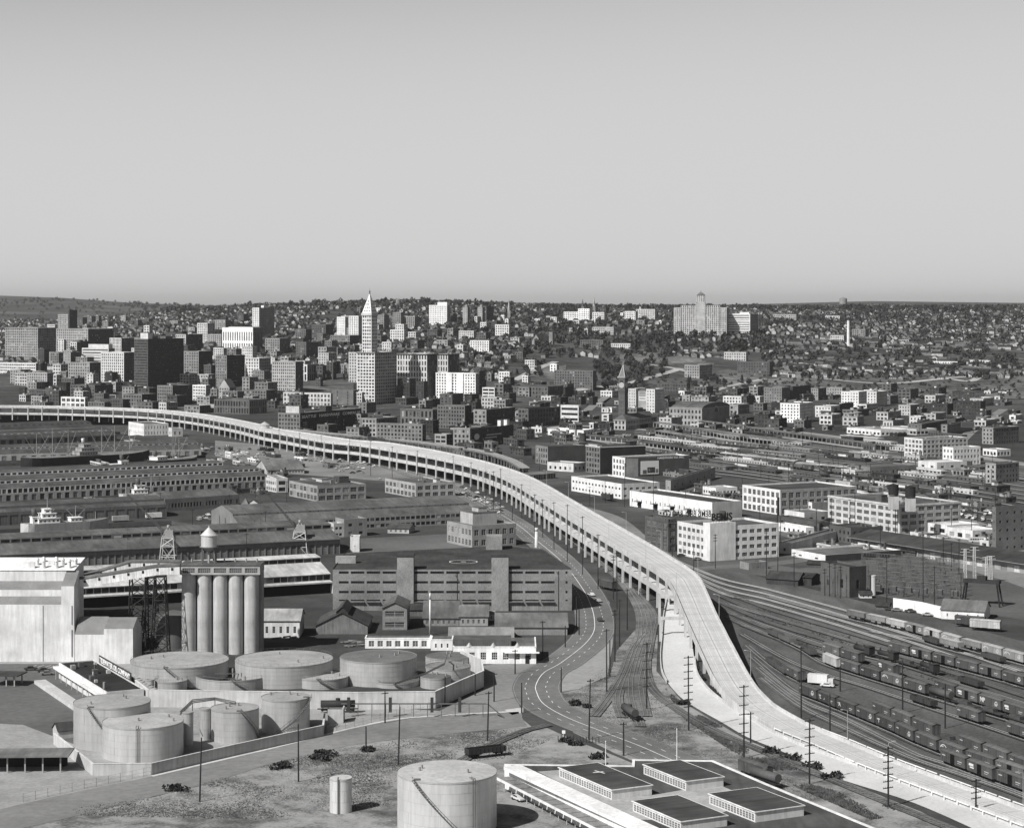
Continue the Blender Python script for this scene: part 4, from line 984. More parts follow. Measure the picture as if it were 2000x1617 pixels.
mill = extrude('grain_mill', 'tall windowless white mill building with stepped grey roofs', 'mill', ex(-60, m0), ex(121, m0), m0, [(0, 0), (0, 21.4), (3.5, 24.0), (3.5, 26.4), (7.5, 29.2), (7.5, 33.3), (8.5, 33.3), (8.5, 10)], 'wrwrwww', [MW, MR])
b = MB(); xa, xb = ex(-60, m0+8), ex(146, m0+8); b.face([(xa, m0+7.2, 33.2), (xb, m0+7.2, 33.2), (xb+1, m0+22, 36.3), (xa, m0+22, 36.3)]); b.box(xa, m0+8.5, 0, xb, m0+24, 33.1); b.face([(xb, m0+8.5, 33.1), (xb, m0+24, 33.1), (xb, m0+22, 36.2)]); obj('roof_house', b, mat(.74, 'conc'), mill)
extrude('', '', '', ex(120, m0), ex(145, m0), m0-.3, [(0, 0), (0, 28.3), (9, 33.0), (9, 15)], 'wrw', [MW, MR], mill)
for i in range(11):
    vb = MB(); x = ex(64+i*8.3, 770); y = m0+10+(i % 3)*3.5
    if i % 4 == 0: vb.box(x-.8, y-.6, 33, x+1.6, y+.6, 36.0)
    else: vb.cyl(x, y, 33, 36.4, .75, n=12); vb.cyl(x, y, 36.4, 37.2, .95, .3, n=12)
    obj('roof_vent', vb, mat(.7, 'metal'), mill)
for px in (84,): b = MB(); x = ex(px, m0); b.box(x-.12, m0-.15, 0, x+.12, m0-.01, 21); obj('downpipe', b, mat(.3, 'metal'), mill)
b = MB(); x = ex(141, m0); b.box(x-.2, m0-.55, 2, x+.2, m0-.31, 12); b.box(x-.2, m0-.5, 14, x+.1, m0-.31, 21); obj('pipe', b, mat(.2, 'metal'), mill)
an = extrude('mill_annex', 'low white annex with shiny grey hipped roof beside the white mill', 'annex', ex(146, 753), ex(203, 753), 753, [(0, 0), (0, 10.8), (9, 16.2), (18, 11)], 'wrr', [MW, MR])
extrude('', '', '', ex(203.3, 753), ex(260, 753), 752.6, [(0, 0), (0, 13.0), (9, 16.0), (18, 11)], 'wrr', [MW, MR], an)
b = MB(); b.box(ex(150, 790), 783, 0, ex(250, 790), 800, 13, 0); b.box(ex(148, 790), 782, 13.003, ex(252, 790), 801, 13.6, 1); o = obj('dark_shed', b, [mat(.08, 'plank'), mat(.04, 'roof')]); tag(o, 'dark sheds in the gap behind the mill annex', 'shed')
b = MB(); b.cyl(0, 0, 0, 13, 6.5, n=30, apex=1.5); o = obj('dark_tank', b, mat(.12, 'metal'), loc=(ex(338, 790), 790, 0)); tag(o, 'dark round tank half hidden between lattice towers and silos', 'tank')

# ---- terminal warehouse
Yw = G(900, 1192).y; wx = lambda px, Y=Yw: (px-1000)*Y/F; wz = H-(1112-YH)*Yw/F
t = thing('terminal_warehouse', 'huge four storey grey warehouse with white ring painted on its dark roof', 'warehouse', (0, 0, 0))
wb = MB(); pl = []; x0, x1 = wx(650), wx(1117)
segs = [(650, 776, [(662, 681), (685.3, 711.8), (716.3, 742.7), (747.5, 773.8)]), (808, 960, [(809.6+31*i, 836+31*i) for i in range(5)]), (993, 1117, [(995+30.9*i, 1021.3+30.9*i) for i in range(3)]+[(1104.5, 1108.5)])]
rows = [(1115.6, 1120.4), (1134.6, 1139.4), (1153.6, 1158.4), (1170.8, 1173.6)]
yz = lambda y: H-(y-YH)*Yw/F
for a, b, gr_ in segs:
    zc = wz
    for y0, y1 in rows:
        wb.face([(wx(a), Yw, yz(y0)), (wx(b), Yw, yz(y0)), (wx(b), Yw, zc), (wx(a), Yw, zc)]); xa = a
        for g0, g1 in gr_:
            wb.face([(wx(xa), Yw, yz(y1)), (wx(g0), Yw, yz(y1)), (wx(g0), Yw, yz(y0)), (wx(xa), Yw, yz(y0))]); xa = g1
            pl.append(((wx((g0+g1)/2), Yw+.3, yz(y1)), wx(g1)-wx(g0), yz(y0)-yz(y1), 0))
            wb.face([(wx(g0), Yw, yz(y1)), (wx(g1), Yw, yz(y1)), (wx(g1), Yw+.3, yz(y1)), (wx(g0), Yw+.3, yz(y1))])
            wb.face([(wx(g0), Yw+.3, yz(y0)), (wx(g1), Yw+.3, yz(y0)), (wx(g1), Yw, yz(y0)), (wx(g0), Yw, yz(y0))])
        wb.face([(wx(xa), Yw, yz(y1)), (wx(b), Yw, yz(y1)), (wx(b), Yw, yz(y0)), (wx(xa), Yw, yz(y0))]); zc = yz(y1)
    wb.face([(wx(a), Yw, -.2), (wx(b), Yw, -.2), (wx(b), Yw, zc), (wx(a), Yw, zc)])
bk = [P(672, 1083, wz), P(1000, 1067, wz), P(1060, 1073, wz)]; ring = [Vector((x0, Yw, wz))]+bk+[Vector((x1, Yw, wz))]
for a, b in zip(ring[::-1], ring[::-1][1:]): wb.face([(a.x, a.y, -.2), (b.x, b.y, -.2), (b.x, b.y, wz+(.5)), (a.x, a.y, wz+.5)]); wb.face([(b.x, b.y, wz-.3), (a.x, a.y, wz-.3), (a.x, a.y, wz+.5), (b.x, b.y, wz+.5)])
obj('wall', wb, mat(.21, 'brick'), t)
rb = MB(); rb.face([tuple(p+Vector((0, 0, .003))) for p in [ring[0], ring[4], ring[3], ring[2], ring[1]]]); obj('roof', rb, mat(.05, 'roof'), t)
for k in range(14):
    rb = MB(); yy = Yw+4+k*5; rb.box(x0+4+k*.55, yy, wz+.004, x1-3-k*.9, yy+.25, wz+.05); obj('roof_seam', rb, mat(.07, 'flat'), t)
for c, w, h_, r in pl:
    o = bpy.data.objects.new('window', window_mesh(w, h_, max(1, round(w/1.0)), 1, .06)); o.location = c; link(o, t)
for k, px in enumerate([x for s in segs for x, _ in s[2][(1 if s[0] == 650 else 0):(None if s[0] != 993 else 3)]]):
    d_ = MB(); d_.box(wx(px), Yw-.06, 0, wx(px+25.5), Yw-.003, 3.4); o = obj('loading_door', d_, mat(.22, 'plank'), t); ca = MB(); ca.box(wx(px-.5), Yw-1.3, 3.6, wx(px+26.5), Yw-.004, 3.9); obj('canopy', ca, mat(.12, 'roof'), t)
for a, b in ((776, 808), (960, 993)):
    tb = MB(); tb.box(wx(a), Yw-1.5, -.2, wx(b), Yw+6.5, yz(1087)); obj('stair_tower', tb, mat(.25, 'brick'), t); tb = MB(); tb.box(wx(a)-.2, Yw-1.7, yz(1087)+.003, wx(b)+.2, Yw+6.7, yz(1087)+1.0); obj('tower_roof', tb, mat(.05, 'roof'), t)
tb = MB(); p = P(965, 1073, wz); tb.box(p.x-3.8, p.y-1, 0, p.x+3.8, p.y+8, wz+6.4); obj('stair_tower', tb, mat(.25, 'brick'), t)
tb = MB(); p = P(664, 1100, wz); tb.box(p.x-2, p.y, wz, p.x+7, p.y+4, wz+3); obj('roof_house', tb, mat(.3, 'brick'), t)
rg = MB(); p = P(905, 1097, wz)
for i in range(48):
    a0, a1 = 2*math.pi*i/48, 2*math.pi*(i+1)/48; f = lambda r, a: (p.x+r*math.cos(a), p.y+r*math.sin(a)*1.0, wz+.06); rg.face([f(6, a0), f(6.4, a0), f(6.4, a1), f(6, a1)])
rg.face([(p.x-1.2, p.y-.5, wz+.06), (p.x+1.2, p.y-.5, wz+.06), (p.x+1.2, p.y+.5, wz+.06), (p.x-1.2, p.y+.5, wz+.06)])
obj('painted_ring', rg, mat(.75, 'flat'), t)
tb = MB(); p = P(1040, 1066, wz); tb.bar((p.x, p.y, wz-8), (p.x, p.y, wz+6.5), 1.0, 12, r2=.7); tb.bar((p.x, p.y, wz+6.5), (p.x, p.y, wz+8), .8, 12); o = obj('chimney', tb, mat(.6, 'conc')); o.location = (2, 6, 0); tag(o, 'short white chimney behind the far corner of the huge warehouse', 'chimney')

# ---- sheds in front of the warehouse
def gshed(name, label, cat, xl, xr, yb, ye, yr, D, v, rv, kind='plank', along_='y', win=None, a=0, fv=None):
    Y = G((xl+xr)/2, yb).y; w = (xr-xl)*Y/F; h = H-(ye-YH)*Y/F; zr = H-(yr-YH)*(Y+ (D/2 if along_ == 'x' else 0))/F
    t = thing(name, label, cat, G(xl, yb), R(a)); b = MB(); g_ = MB(); nx, ny, fx, fy = win or (0, 0, 0, 0); pl = []
    facade(b, g_, (0, 0), (1, 0), w, 0, h, nx, ny, fx, fy, .2, .5, 0, pl)
    for p0, e, L_ in (((w, 0), (0, 1), D), ((w, D), (-1, 0), w), ((0, D), (0, -1), D)): b.face([(*p0, 0), (p0[0]+e[0]*L_, p0[1]+e[1]*L_, 0), (p0[0]+e[0]*L_, p0[1]+e[1]*L_, h), (*p0, h)])
    obj('wall', b, mat(v, kind), t); r = MB(); r.gable(0, 0, w, D, h, zr, along_, .5, 0, 1); obj('roof', r, [mat(rv, 'roof'), mat(fv or v, kind)], t)
    for c, w_, h_, r_ in pl:
        o = bpy.data.objects.new('window', window_mesh(w_, h_, 2, 3, .4)); o.location = c; link(o, t)
    return t, w, h
gshed('works_building', 'white works building with grey sawtooth roof next to the silos', 'building', 512, 585, 1245, 1211, 1188, 18, .6, .3, 'conc', 'x', (5, 1, .38, .38))
t, w, h = gshed('gabled_shed', 'weathered gabled timber shed with raised roof ridge', 'shed', 617, 718, 1238, 1221, 1196, 26, .16, .06, 'plank', 'y')
b = MB(); b.gable(w/2-2.4, 2, w/2+2.4, 24, h+5.2, h+7.2, 'y', .3); b.box(w/2-2.4, 2, h+3, w/2+2.4, 24, h+5.2); obj('ridge_vent', b, mat(.05, 'roof'), t)
t, w, h = gshed('gabled_workshop', 'tall gabled workshop with long window band and flag mast', 'workshop', 747, 795, 1230, 1187, 1176, 22, .2, .09, 'brick', 'y', (1, 2, .88, .5))
b = MB(); b.bar((w/2, 10, h+2), (w/2, 10, h+14), .1, 5); obj('mast', b, mat(.2, 'metal'), t)
gshed('low_shed', 'low dark roofed shed beside the tall gabled workshop', 'shed', 797, 826, 1203, 1190, 1178, 12, .12, .05, 'plank', 'x')
gshed('lean_to', 'sloping grey roofed timber store behind the white chimney', 'shed', 827, 896, 1222, 1206, 1172, 26, .2, .1, 'plank', 'x', (6, 1, .4, .4))
gshed('flat_store', 'grey store with pipes on its wall and dark roof', 'shed', 897, 953, 1222, 1203, 1180, 20, .3, .14, 'conc', 'x', (5, 1, .4, .4))
gshed('small_white_shed', 'little white shed with one window at the end of the stores', 'shed', 954, 965, 1212, 1198, 1194, 8, .6, .3, 'conc', 'x', (1, 1, .4, .4))
gshed('long_store', 'long low grey roofed store under the huge warehouse wall', 'shed', 968, 1108, 1240, 1224, 1196, 26, .22, .12, 'brick', 'x')
gshed('long_office_hall', 'long grey roofed hall directly behind the white office', 'building', 877, 1002, 1252, 1248, 1224, 16, .3, .2, 'conc', 'x')
b = MB(); p = G(840, 1240); b.bar((0, 0, 0), (0, 0, 14.5), .45, 10, r2=.35); b.bar((0, 0, 14.5), (0, 0, 17), .42, 10); o = obj('stove_chimney', b, mat(.62, 'metal'), loc=p); tag(o, 'tall thin white chimney rising beside the white office', 'chimney')
def office(label, xl, xr, yb, yt, D, wins, a=0., roofv=.12):
    Y = G((xl+xr)/2, yb).y; w = (xr-xl)*Y/F; h = H-(yt-YH)*Y/F; t = thing('white_office', label, 'office', G(xl, yb), R(a)); b = MB(); pl = []; n, fx, fy, cx, cy = wins
    facade(b, b, (0, 0), (1, 0), w, 0, h, n, 1, fx, fy, .25, .8, 0, pl, sill=.45)
    for p0, e, L_ in (((w, 0), (0, 1), D), ((w, D), (-1, 0), w), ((0, D), (0, -1), D)): b.face([(*p0, 0), (p0[0]+e[0]*L_, p0[1]+e[1]*L_, 0), (p0[0]+e[0]*L_, p0[1]+e[1]*L_, h), (*p0, h)])
    b.box(-.1, -.12, h, w+.1, .4, h+.35); b.box(-.1, .4, h, .4, D, h+.35); b.box(w-.4, .4, h, w+.1, D, h+.35)
    obj('wall', b, mat(.78, 'conc'), t); r = MB(); r.face([(.4, .4, h+.1), (w-.4, .4, h+.1), (w-.4, D, h+.1), (.4, D, h+.1)]); obj('roof', r, mat(roofv, 'roof'), t)
    for c, w_, h_, r_ in pl:
        o = bpy.data.objects.new('window', window_mesh(w_, h_, cx, cy, .6)); o.location = c; link(o, t)
    return t, w, h
office('white single storey office wing with seven big paned windows', 713, 841, 1266, 1247, 7, (7, .62, .6, 2, 3)); office('white link block with three small square windows', 841.6, 884, 1270, 1250, 9, (3, .28, .4, 1, 2))
t, w, h = office('white office wing with flat canopy and large end windows facing the road', 885, 1047, 1296, 1264, 22, (7, .5, .45, 3, 3), .0)
b = MB(); b.box(w*.62, -1.6, h-2, w+1.2, -.02, h-1.6); obj('canopy', b, mat(.75, 'conc'), t); b = MB(); b.box(w*.87, -.1, 0, w*.92, -.01, 3); obj('door', b, M_DARK, t)
b = MB(); b.box(0, 2, h+.1, w*.7, 12, h+2.6); obj('roof_house', b, mat(.1, 'plank'), t)
for i in range(3): b = MB(); b.cyl(6+i*9, .9, h+.3, h+1.6, 1.2, .2, n=12); obj('roof_vent', b, mat(.35, 'metal'), t)
# ================================================================ WATERFRONT SHEDS, SHIPS, CRANES
def pier_shed(name, label, cat, A, B, prof, segs, v=.25, rv=.1, group=None, kind='conc', ends=True):
    """long shed: profile (depth, height) swept along the edge A-B; segs: 'r' roof, 'w' wall, or a dict for a wall with openings"""
    A = G(*A) if not isinstance(A, Vector) else A; B = G(*B) if not isinstance(B, Vector) else B; d = B-A; L_ = math.hypot(d.x, d.y)
    t = thing(name, label, cat, A, math.atan2(d.y, d.x), group); wb, gb, rb = MB(), MB(), MB(); mats = [mat(v, kind)]; mi_of = {}
    for (p, q), s in zip(zip(prof, prof[1:]), segs):
        if isinstance(s, dict):
            sv = s.get('v', v); k = round(sv, 3)
            if k not in mi_of: mi_of[k] = len(mats); mats.append(mat(sv, kind))
            if s.get('doors'):                # rolling doors as parts of their own
                pl = []; facade(wb, gb, (0, p[0]), (1, 0), L_, p[1], q[1], s['n'], 1, s['fx'], s['fy'], .3, 0, mi_of[k], pl, sill=0.0)
                dmesh = {}
                for c, w, h_, r in pl:
                    key = round(w, 2); dv = rnd.choice(s['doors'])
                    if (key, dv) not in dmesh:
                        m = MB(); m.face([(-w/2, 0, 0), (w/2, 0, 0), (w/2, 0, h_), (-w/2, 0, h_)])
                        for j in range(1, 4): m.box(-w/2, -.05, h_*j/4-.04, w/2, -.002, h_*j/4+.04)
                        dmesh[(key, dv)] = m.mesh('door', [mat(dv, 'plank')])
                    o = bpy.data.objects.new('door', dmesh[(key, dv)]); o.location = c; link(o, t)
            elif s.get('ind'):
                pl = []; facade(wb, gb, (0, p[0]), (1, 0), L_, p[1], q[1], s['n'], 1, s['fx'], s['fy'], .2, 0, mi_of[k], pl)
                for c, w, h_, r in pl:
                    o = bpy.data.objects.new('window', window_mesh(w, h_, s['ind'], 2, s.get('fv', .35))); o.location = c; link(o, t)
            else: facade(wb, gb, (0, p[0]), (1, 0), L_, p[1], q[1], s['n'], s.get('m', 1), s['fx'], s['fy'], .2, 0, mi_of[k], lit=s.get('lit', .05))
        else:
            if s == 'p':
                if 'p' not in mi_of: mi_of['p'] = 1
                tgt, mi = rb, 1
            else: tgt, mi = (rb, 0) if s == 'r' else (wb, 0)
            tgt.face([(0, p[0], p[1]), (L_, p[0], p[1]), (L_, q[0], q[1]), (0, q[0], q[1])], mi)
    from mathutils.geometry import tessellate_polygon
    pl_ = [Vector((a, b, 0)) for a, b in prof]
    if prof[-1][1] > 0: pl_.append(Vector((prof[-1][0], 0, 0)))
    if prof[0][1] > 0: pl_.append(Vector((prof[0][0], 0, 0)))
    for tri in tessellate_polygon([pl_]):
        c = [pl_[i] for i in tri]
        if (c[1]-c[0]).cross(c[2]-c[0]).z < 0: c[1], c[2] = c[2], c[1]
        wb.face([(L_, p.x, p.y) for p in c]); wb.face([(0, p.x, p.y) for p in c[::-1]])
    obj('wall', wb, mats, t); obj('roof', rb, [mat(rv, 'roof'), mat(.4, 'roof')], t)
    if gb.f: obj('window', gb, GL, t, 'stuff')
    return t, L_
DR = dict(n=44, fx=.55, fy=.8, doors=(.05, .1, .16), v=.34)
P1 = [(0, 0), (0, 4.9), (0, 8.5), (10, 11), (10, 13), (21, 14.4), (34, 11.4), (73, 11.2), (73, 13.2), (84, 14.5), (95, 9.5), (95, 0)]
pier_shed('pier_warehouse', 'long pier warehouse with two rows of white ribbed clerestory windows', 'warehouse', (-180, 989), (519, 951), P1,
          [DR, dict(n=70, fx=.72, fy=.8, v=.55), 'r', dict(n=60, fx=.7, fy=.75, v=.7, lit=.0), 'r', 'r', 'r', dict(n=60, fx=.7, fy=.75, v=.7, lit=0), 'r', 'r', 'w'], .38, .08)
pier_shed('pier_warehouse', 'dark roofed pier shed behind the black freighter', 'warehouse', (-180, 905), (393, 889), [(0, 0), (0, 5.5), (12, 9), (12, 10.5), (30, 12), (48, 9), (48, 0)],
          [dict(n=30, fx=.5, fy=.7, doors=(.1, .2), v=.36), 'r', dict(n=50, fx=.6, fy=.6, v=.3), 'r', 'r', 'w'], .36, .07)
pier_shed('pier_warehouse', 'dark pier shed with dotted white window line beyond the ship masts', 'warehouse', (-180, 878), (228, 861), [(0, 0), (0, 6), (10, 9.5), (10, 10.8), (30, 12), (45, 9), (45, 0)],
          [dict(n=26, fx=.6, fy=.7, v=.1), 'r', dict(n=30, fx=.65, fy=.5, v=.6), 'r', 'r', 'w'], .1, .05)
pier_shed('pier_warehouse', 'black roofed pier shed right under the distant end of the viaduct', 'warehouse', (-180, 856), (186, 843), [(0, 0), (0, 5), (12, 8), (12, 9.3), (30, 11), (45, 8), (45, 0)],
          [dict(n=24, fx=.5, fy=.6, v=.35), 'r', dict(n=30, fx=.5, fy=.5, v=.2), 'r', 'r', 'w'], .2, .05)
pier_shed('transit_shed', 'low grey roofed transit shed with a row of shut doors by the white ship', 'warehouse', (-180, 1036), (326, 1009), [(0, 0), (0, 8), (5, 9.6), (5, 11), (20, 12.2), (32, 9), (32, 0)],
          [dict(n=24, fx=.8, fy=.75, doors=(.12, .15), v=.13), 'r', 'w', 'r', 'r', 'w'], .13, .08)
pier_shed('transit_shed', 'long low grey shed with hipped end and small windows behind the parking yard', 'warehouse', (322, 999), (466, 989), [(0, 0), (0, 8), (14, 11.5), (28, 8), (28, 0)],
          [dict(n=24, fx=.6, fy=.35, v=.2, lit=.2), 'r', 'r', 'w'], .16, .09)
pier_shed('dock_warehouse', 'very long dock warehouse with broad grey roof below the two cranes', 'warehouse', (-200, 1125), (664, 1081), [(0, 0), (0, 7.6), (-1.2, 7.7), (-1.2, 8.1), (15, 11.8), (15, 14.4), (30, 15.6), (48, 11), (48, 0)],
          [dict(n=66, fx=.78, fy=.72, doors=(.13, .16, .11), v=.19), 'w', 'w', 'r', dict(n=44, fx=.85, fy=.62, v=.16), 'r', 'r', 'w'], .15, .1)
pier_shed('terminal_shed', 'long shed with pale sloping roof between the silos and the huge warehouse', 'warehouse', (0, 1200), (650, 1159), [(0, 4.9), (0, 5.5), (3.5, 5.8), (3.5, 8.7), (2.6, 8.9), (17, 12.7), (17, 14.8), (16.4, 15), (25, 15.8), (38, 10), (38, 0)],
          ['w', 'p', dict(n=44, fx=.9, fy=.8, v=.3), 'p', 'p', dict(n=36, fx=.92, fy=.8, v=.3), 'p', 'p', 'r', 'w'], .45, .12)
mb = MB(); A = G(0, 1200); B = G(650, 1159); d = (B-A); L_ = d.length
o, _ = pier_shed('undercroft', 'black open undercroft below the long pale roofed shed', 'platform', A+Vector((0, 3.6, 0)), B+Vector((0, 3.6, 0)), [(0, 0), (0, 4.8), (20, 4.8), (20, 0)], ['w', 'r', 'w'], .02, .03)  # solid block, the open space's shade put into its black colour
t, L_ = pier_shed('assembly_shed', 'long ribbed shed with raised roof and two rows of windows', 'factory', (464, 1046), (928, 1022), [(0, 0), (0, 7.5), (9, 10.6), (9, 11.7), (30, 15), (50, 10), (50, 0)],
          [dict(n=46, m=2, fx=.78, fy=.5, v=.24, lit=.1), 'r', dict(n=30, fx=.15, fy=.6, v=.14), 'r', 'r', 'w'], .2, .1)
# brick and concrete buildings on the flat land to the near side of the viaduct
bld('factory_building', 'three storey corner factory with grey flank and dark window bands facing the rail lots', 'factory', 565, 620, 715, 949, 980, 61, .3, .07, pitch=6, story=4.2, fx=.78, fy=.62, vs=.3, iw=(4, 3, .25), ph=[(.3, .5, .75, .95, 4, .07), (.1, .3, .5, .7, 2, .5)], clutter=5, kind='conc')
bld('factory_building', 'pale two storey industrial block with white pilasters near the viaduct', 'factory', 752, 812, 889, 944, 973, 61, .36, .09, pitch=6.4, story=4.6, fx=.7, fy=.6, iw=(3, 3, .3), vs=.4, kind='conc', clutter=4, ph=[(.8, .9, .6, .7, 2.5, .5)])
bld('stepped_office', 'grey stepped brick block behind the huge warehouse with tall paired windows', 'office', 873, 922, 1008, 1027, 1070, 61, .27, .15, pitch=4.4, story=4.6, fx=.6, fy=.55, iw=(2, 3, .35), vs=.25, kind='brick', ph=[(.1, .6, .25, .8, 6.5, .38), (.3, .55, .4, .6, 9, .42)])
bld('shed_block', 'blocky corner shed with two square windows over the parking yard', 'building', 655, 672, 717, 1014, 1049, 61, .26, .1, pitch=8, story=5, fx=.35, fy=.35, kind='conc', vs=.24)
bld('white_bay_house', 'small control building with rounded white bay on the dock warehouse end', 'building', 640, 652, 671, 1022, 1050, 61, .5, .2, pitch=2, story=4, fx=.7, fy=.4, kind='conc')
gshed('parking_hut', 'low pale hut with dark hipped roof alone in the yard', 'hut', 757, 800, 1041, 1031, 1021, 14, .4, .07, 'conc', 'x', (4, 1, .4, .4), a=-12)
gshed('gabled_house', 'grey gabled shed end with white bargeboards near the first crane', 'shed', 468, 502, 1026, 1008, 985, 40, .35, .12, 'plank', 'y', (2, 1, .3, .3), a=10)
gshed('wharf_store', 'white gabled store half hidden behind the grey shed', 'shed', 483, 505, 991, 983, 975, 20, .6, .14, 'conc', 'y')
bld('freight_house', 'white windowed freight house beside the factory with grey flank', 'building', 518, 540, 562, 934, 962, -20, .5, .13, pitch=5, story=5, fx=.7, fy=.6, kind='conc', D=30)
gshed('hip_roofed_hall', 'grey pavilion with broad hipped roof and raised lantern by the lots', 'building', 522, 596, 927, 918, 898, 40, .4, .12, 'conc', 'x', (12, 1, .6, .4), a=20)
bld('white_warehouse', 'bright white two level warehouse with ribbed wall below the far viaduct', 'warehouse', 251, 281, 329, 828, 851, 61, .72, .1, pitch=3.3, story=6, fx=.25, fy=.55, vs=.66, kind='conc')
bld('annex_block', 'pale annex with three windows joined to the ribbed white warehouse', 'building', 329, 336, 357, 836, 853, 61, .55, .12, pitch=5, story=7, fx=.3, fy=.4, kind='conc')
bld('white_wall_store', 'tall narrow white walled store between the shed and the parking yard', 'building', 673, 684, 702, 1048, 1078, -1, .62, .1, pitch=30, story=30, fx=.1, fy=.1, D=10, kind='conc', sides='')
bld('pier_head_office', 'low white head office at the end of the long pier warehouse', 'office', 519, 540, 562, 936, 962, 61, .5, .12, pitch=3.5, story=4.5, fx=.6, fy=.5, kind='conc')
for i, (x, y, w, h, v, l) in enumerate(((602, 945, 40, 8, .3, 'flat roofed store between the hipped pavilion and the factory'), (640, 915, 26, 10, .14, 'dark store in the parking lots by the viaduct'), (700, 1030, 20, 5, .3, 'small store at the foot of the ribbed shed'), (450, 895, 26, 6, .55, 'pale low store on the quay near the cargo masts'), (410, 905, 18, 5, .4, 'small quay shed with boats about it'))):
    bld('store_shed', l, 'shed', x-w*.4, x, x+w*.6, y-h, y, 61, v, .07, pitch=5, story=4, fx=.5, fy=.4)
# portal cranes
def crane(label, cx, yb, yt, tip, v=.5):
    p = G(cx, yb); Y = p.y; s = Y/F; top = H-(yt-YH)*s; t = thing('portal_crane', label, 'crane', p)
    b = MB(); w0, w1 = 32*s, 22*s
    for sx in (-1, 1):
        for sy in (-1, 1): b.bar((sx*w0/2, sy*w0/2, 0), (sx*w1/2, sy*w1/2, top), .3, 5)
    for z in (.35, .7, .98):
        w = w0+(w1-w0)*z
        for sx in (-1, 1): b.bar((sx*w/2, -w/2, top*z), (sx*w/2, w/2, top*z), .2, 4); b.bar((-w/2, sx*w/2, top*z), (w/2, sx*w/2, top*z), .2, 4)
    for sy in (-1, 1):
        for z0, z1 in ((0, .7), (.7, .98)):
            wa, wb_ = w0+(w1-w0)*z0, w0+(w1-w0)*z1; b.bar((-wa/2, sy*wa/2, top*z0), (wb_/2, sy*wb_/2, top*z1), .18, 4); b.bar((wa/2, sy*wa/2, top*z0), (-wb_/2, sy*wb_/2, top*z1), .18, 4)
    obj('portal', b, mat(v, 'metal'), t)
    b = MB(); b.box(-w1*.55, -w1*.5, top, w1*.55, w1*.5, top+.5); b.box(-w1*.3, -w1*.3, top+.5, w1*.45, w1*.3, top+3.6); obj('cab', b, mat(.3, 'metal'), t)
    b = MB(); a = (0, 0, top+5.5)
    for q in ((-w1*.5, -2, top+.5), (w1*.5, -2, top+.5), (w1*.5, 2, top+.5), (-w1*.4, 2, top+.5)): b.bar(q, a, .16, 4)
    b.cyl(0, 0, top+5.2, top+6.2, .8, n=8); obj('mast', b, mat(v, 'metal'), t)
    b = MB(); T_ = Vector(tip); R_ = Vector((-w1*.4, 0, top+2))
    for dy in (-.7, .7):
        for dz in (0, 1.4): b.bar(R_+Vector((0, dy, dz)), T_+Vector((0, dy*.3, dz*.3)), .16, 4)
    n = 16
    for i in range(n):
        q0 = R_.lerp(T_, i/n); q1 = R_.lerp(T_, (i+1)/n); f = 1-.7*i/n; b.bar(q0+Vector((0, -.7*f, 0)), q1+Vector((0, -.7*f, 1.4*f)), .08, 3); b.bar(q0+Vector((0, .7*f, 1.4*f)), q1+Vector((0, .7*f, 0)), .08, 3)
    obj('boom', b, mat(.07, 'metal'), t); b = MB(); b.bar(a, T_, .05, 3); b.bar(T_, (T_.x, T_.y, top*.4), .05, 3); obj('cable', b, mat(.05, 'metal'), t)
crane('steel portal crane with dark raised boom behind the water tower', 329, 1106, 1049, (-22, 6, 36)); crane('steel portal crane with dark raised boom nearer the huge warehouse', 586, 1083, 1038, (-22, 6, 36))
# ships
def hull(L_, W_, h, v, t, name='hull', flare=.8):
    b = MB(); n = 16; prev = None
    for i in range(n+1):
        u = i/n; x = (u-.5)*L_; w = W_/2*min(1, (u/.09)**.5 if u < .09 else 1)*min(1, ((1-u)/.22)**.6 if u > .78 else 1)+.05; sh = h*(1+.28*max(0, (u-.72)/.28)**2+.1*max(0, (.15-u)/.15))
        k = len(b.v); b.v.extend([(x, -w*flare, -2.6), (x, -w, sh), (x, w, sh), (x, w*flare, -2.6)])
        if prev is not None:
            b.f += [(prev, k, k+1, prev+1), (prev+1, k+1, k+2, prev+2), (prev+2, k+2, k+3, prev+3)]; b.m += [0, 1, 0]; b.sm += [False]*3
        prev = k
    b.f += [(prev, prev+3, prev+2, prev+1), (0, 1, 2, 3)]; b.m += [0, 0]; b.sm += [False]*2
    return obj(name, b, [mat(v, 'metal'), mat(.2, 'plank')], t)
def derrick(t, x, z, h, booms, v=.3):
    b = MB(); b.bar((x, 0, z), (x, 0, z+h), .35, 6, r2=.2); obj('mast', b, mat(v, 'metal'), t)
    for dx, dy, dz in booms:
        b = MB(); b.bar((x, 0, z+1.5), (x+dx, dy, z+dz), .2, 5, r2=.12); b.bar((x, 0, z+h), (x+dx, dy, z+dz), .04, 3); obj('boom', b, mat(v, 'metal'), t)
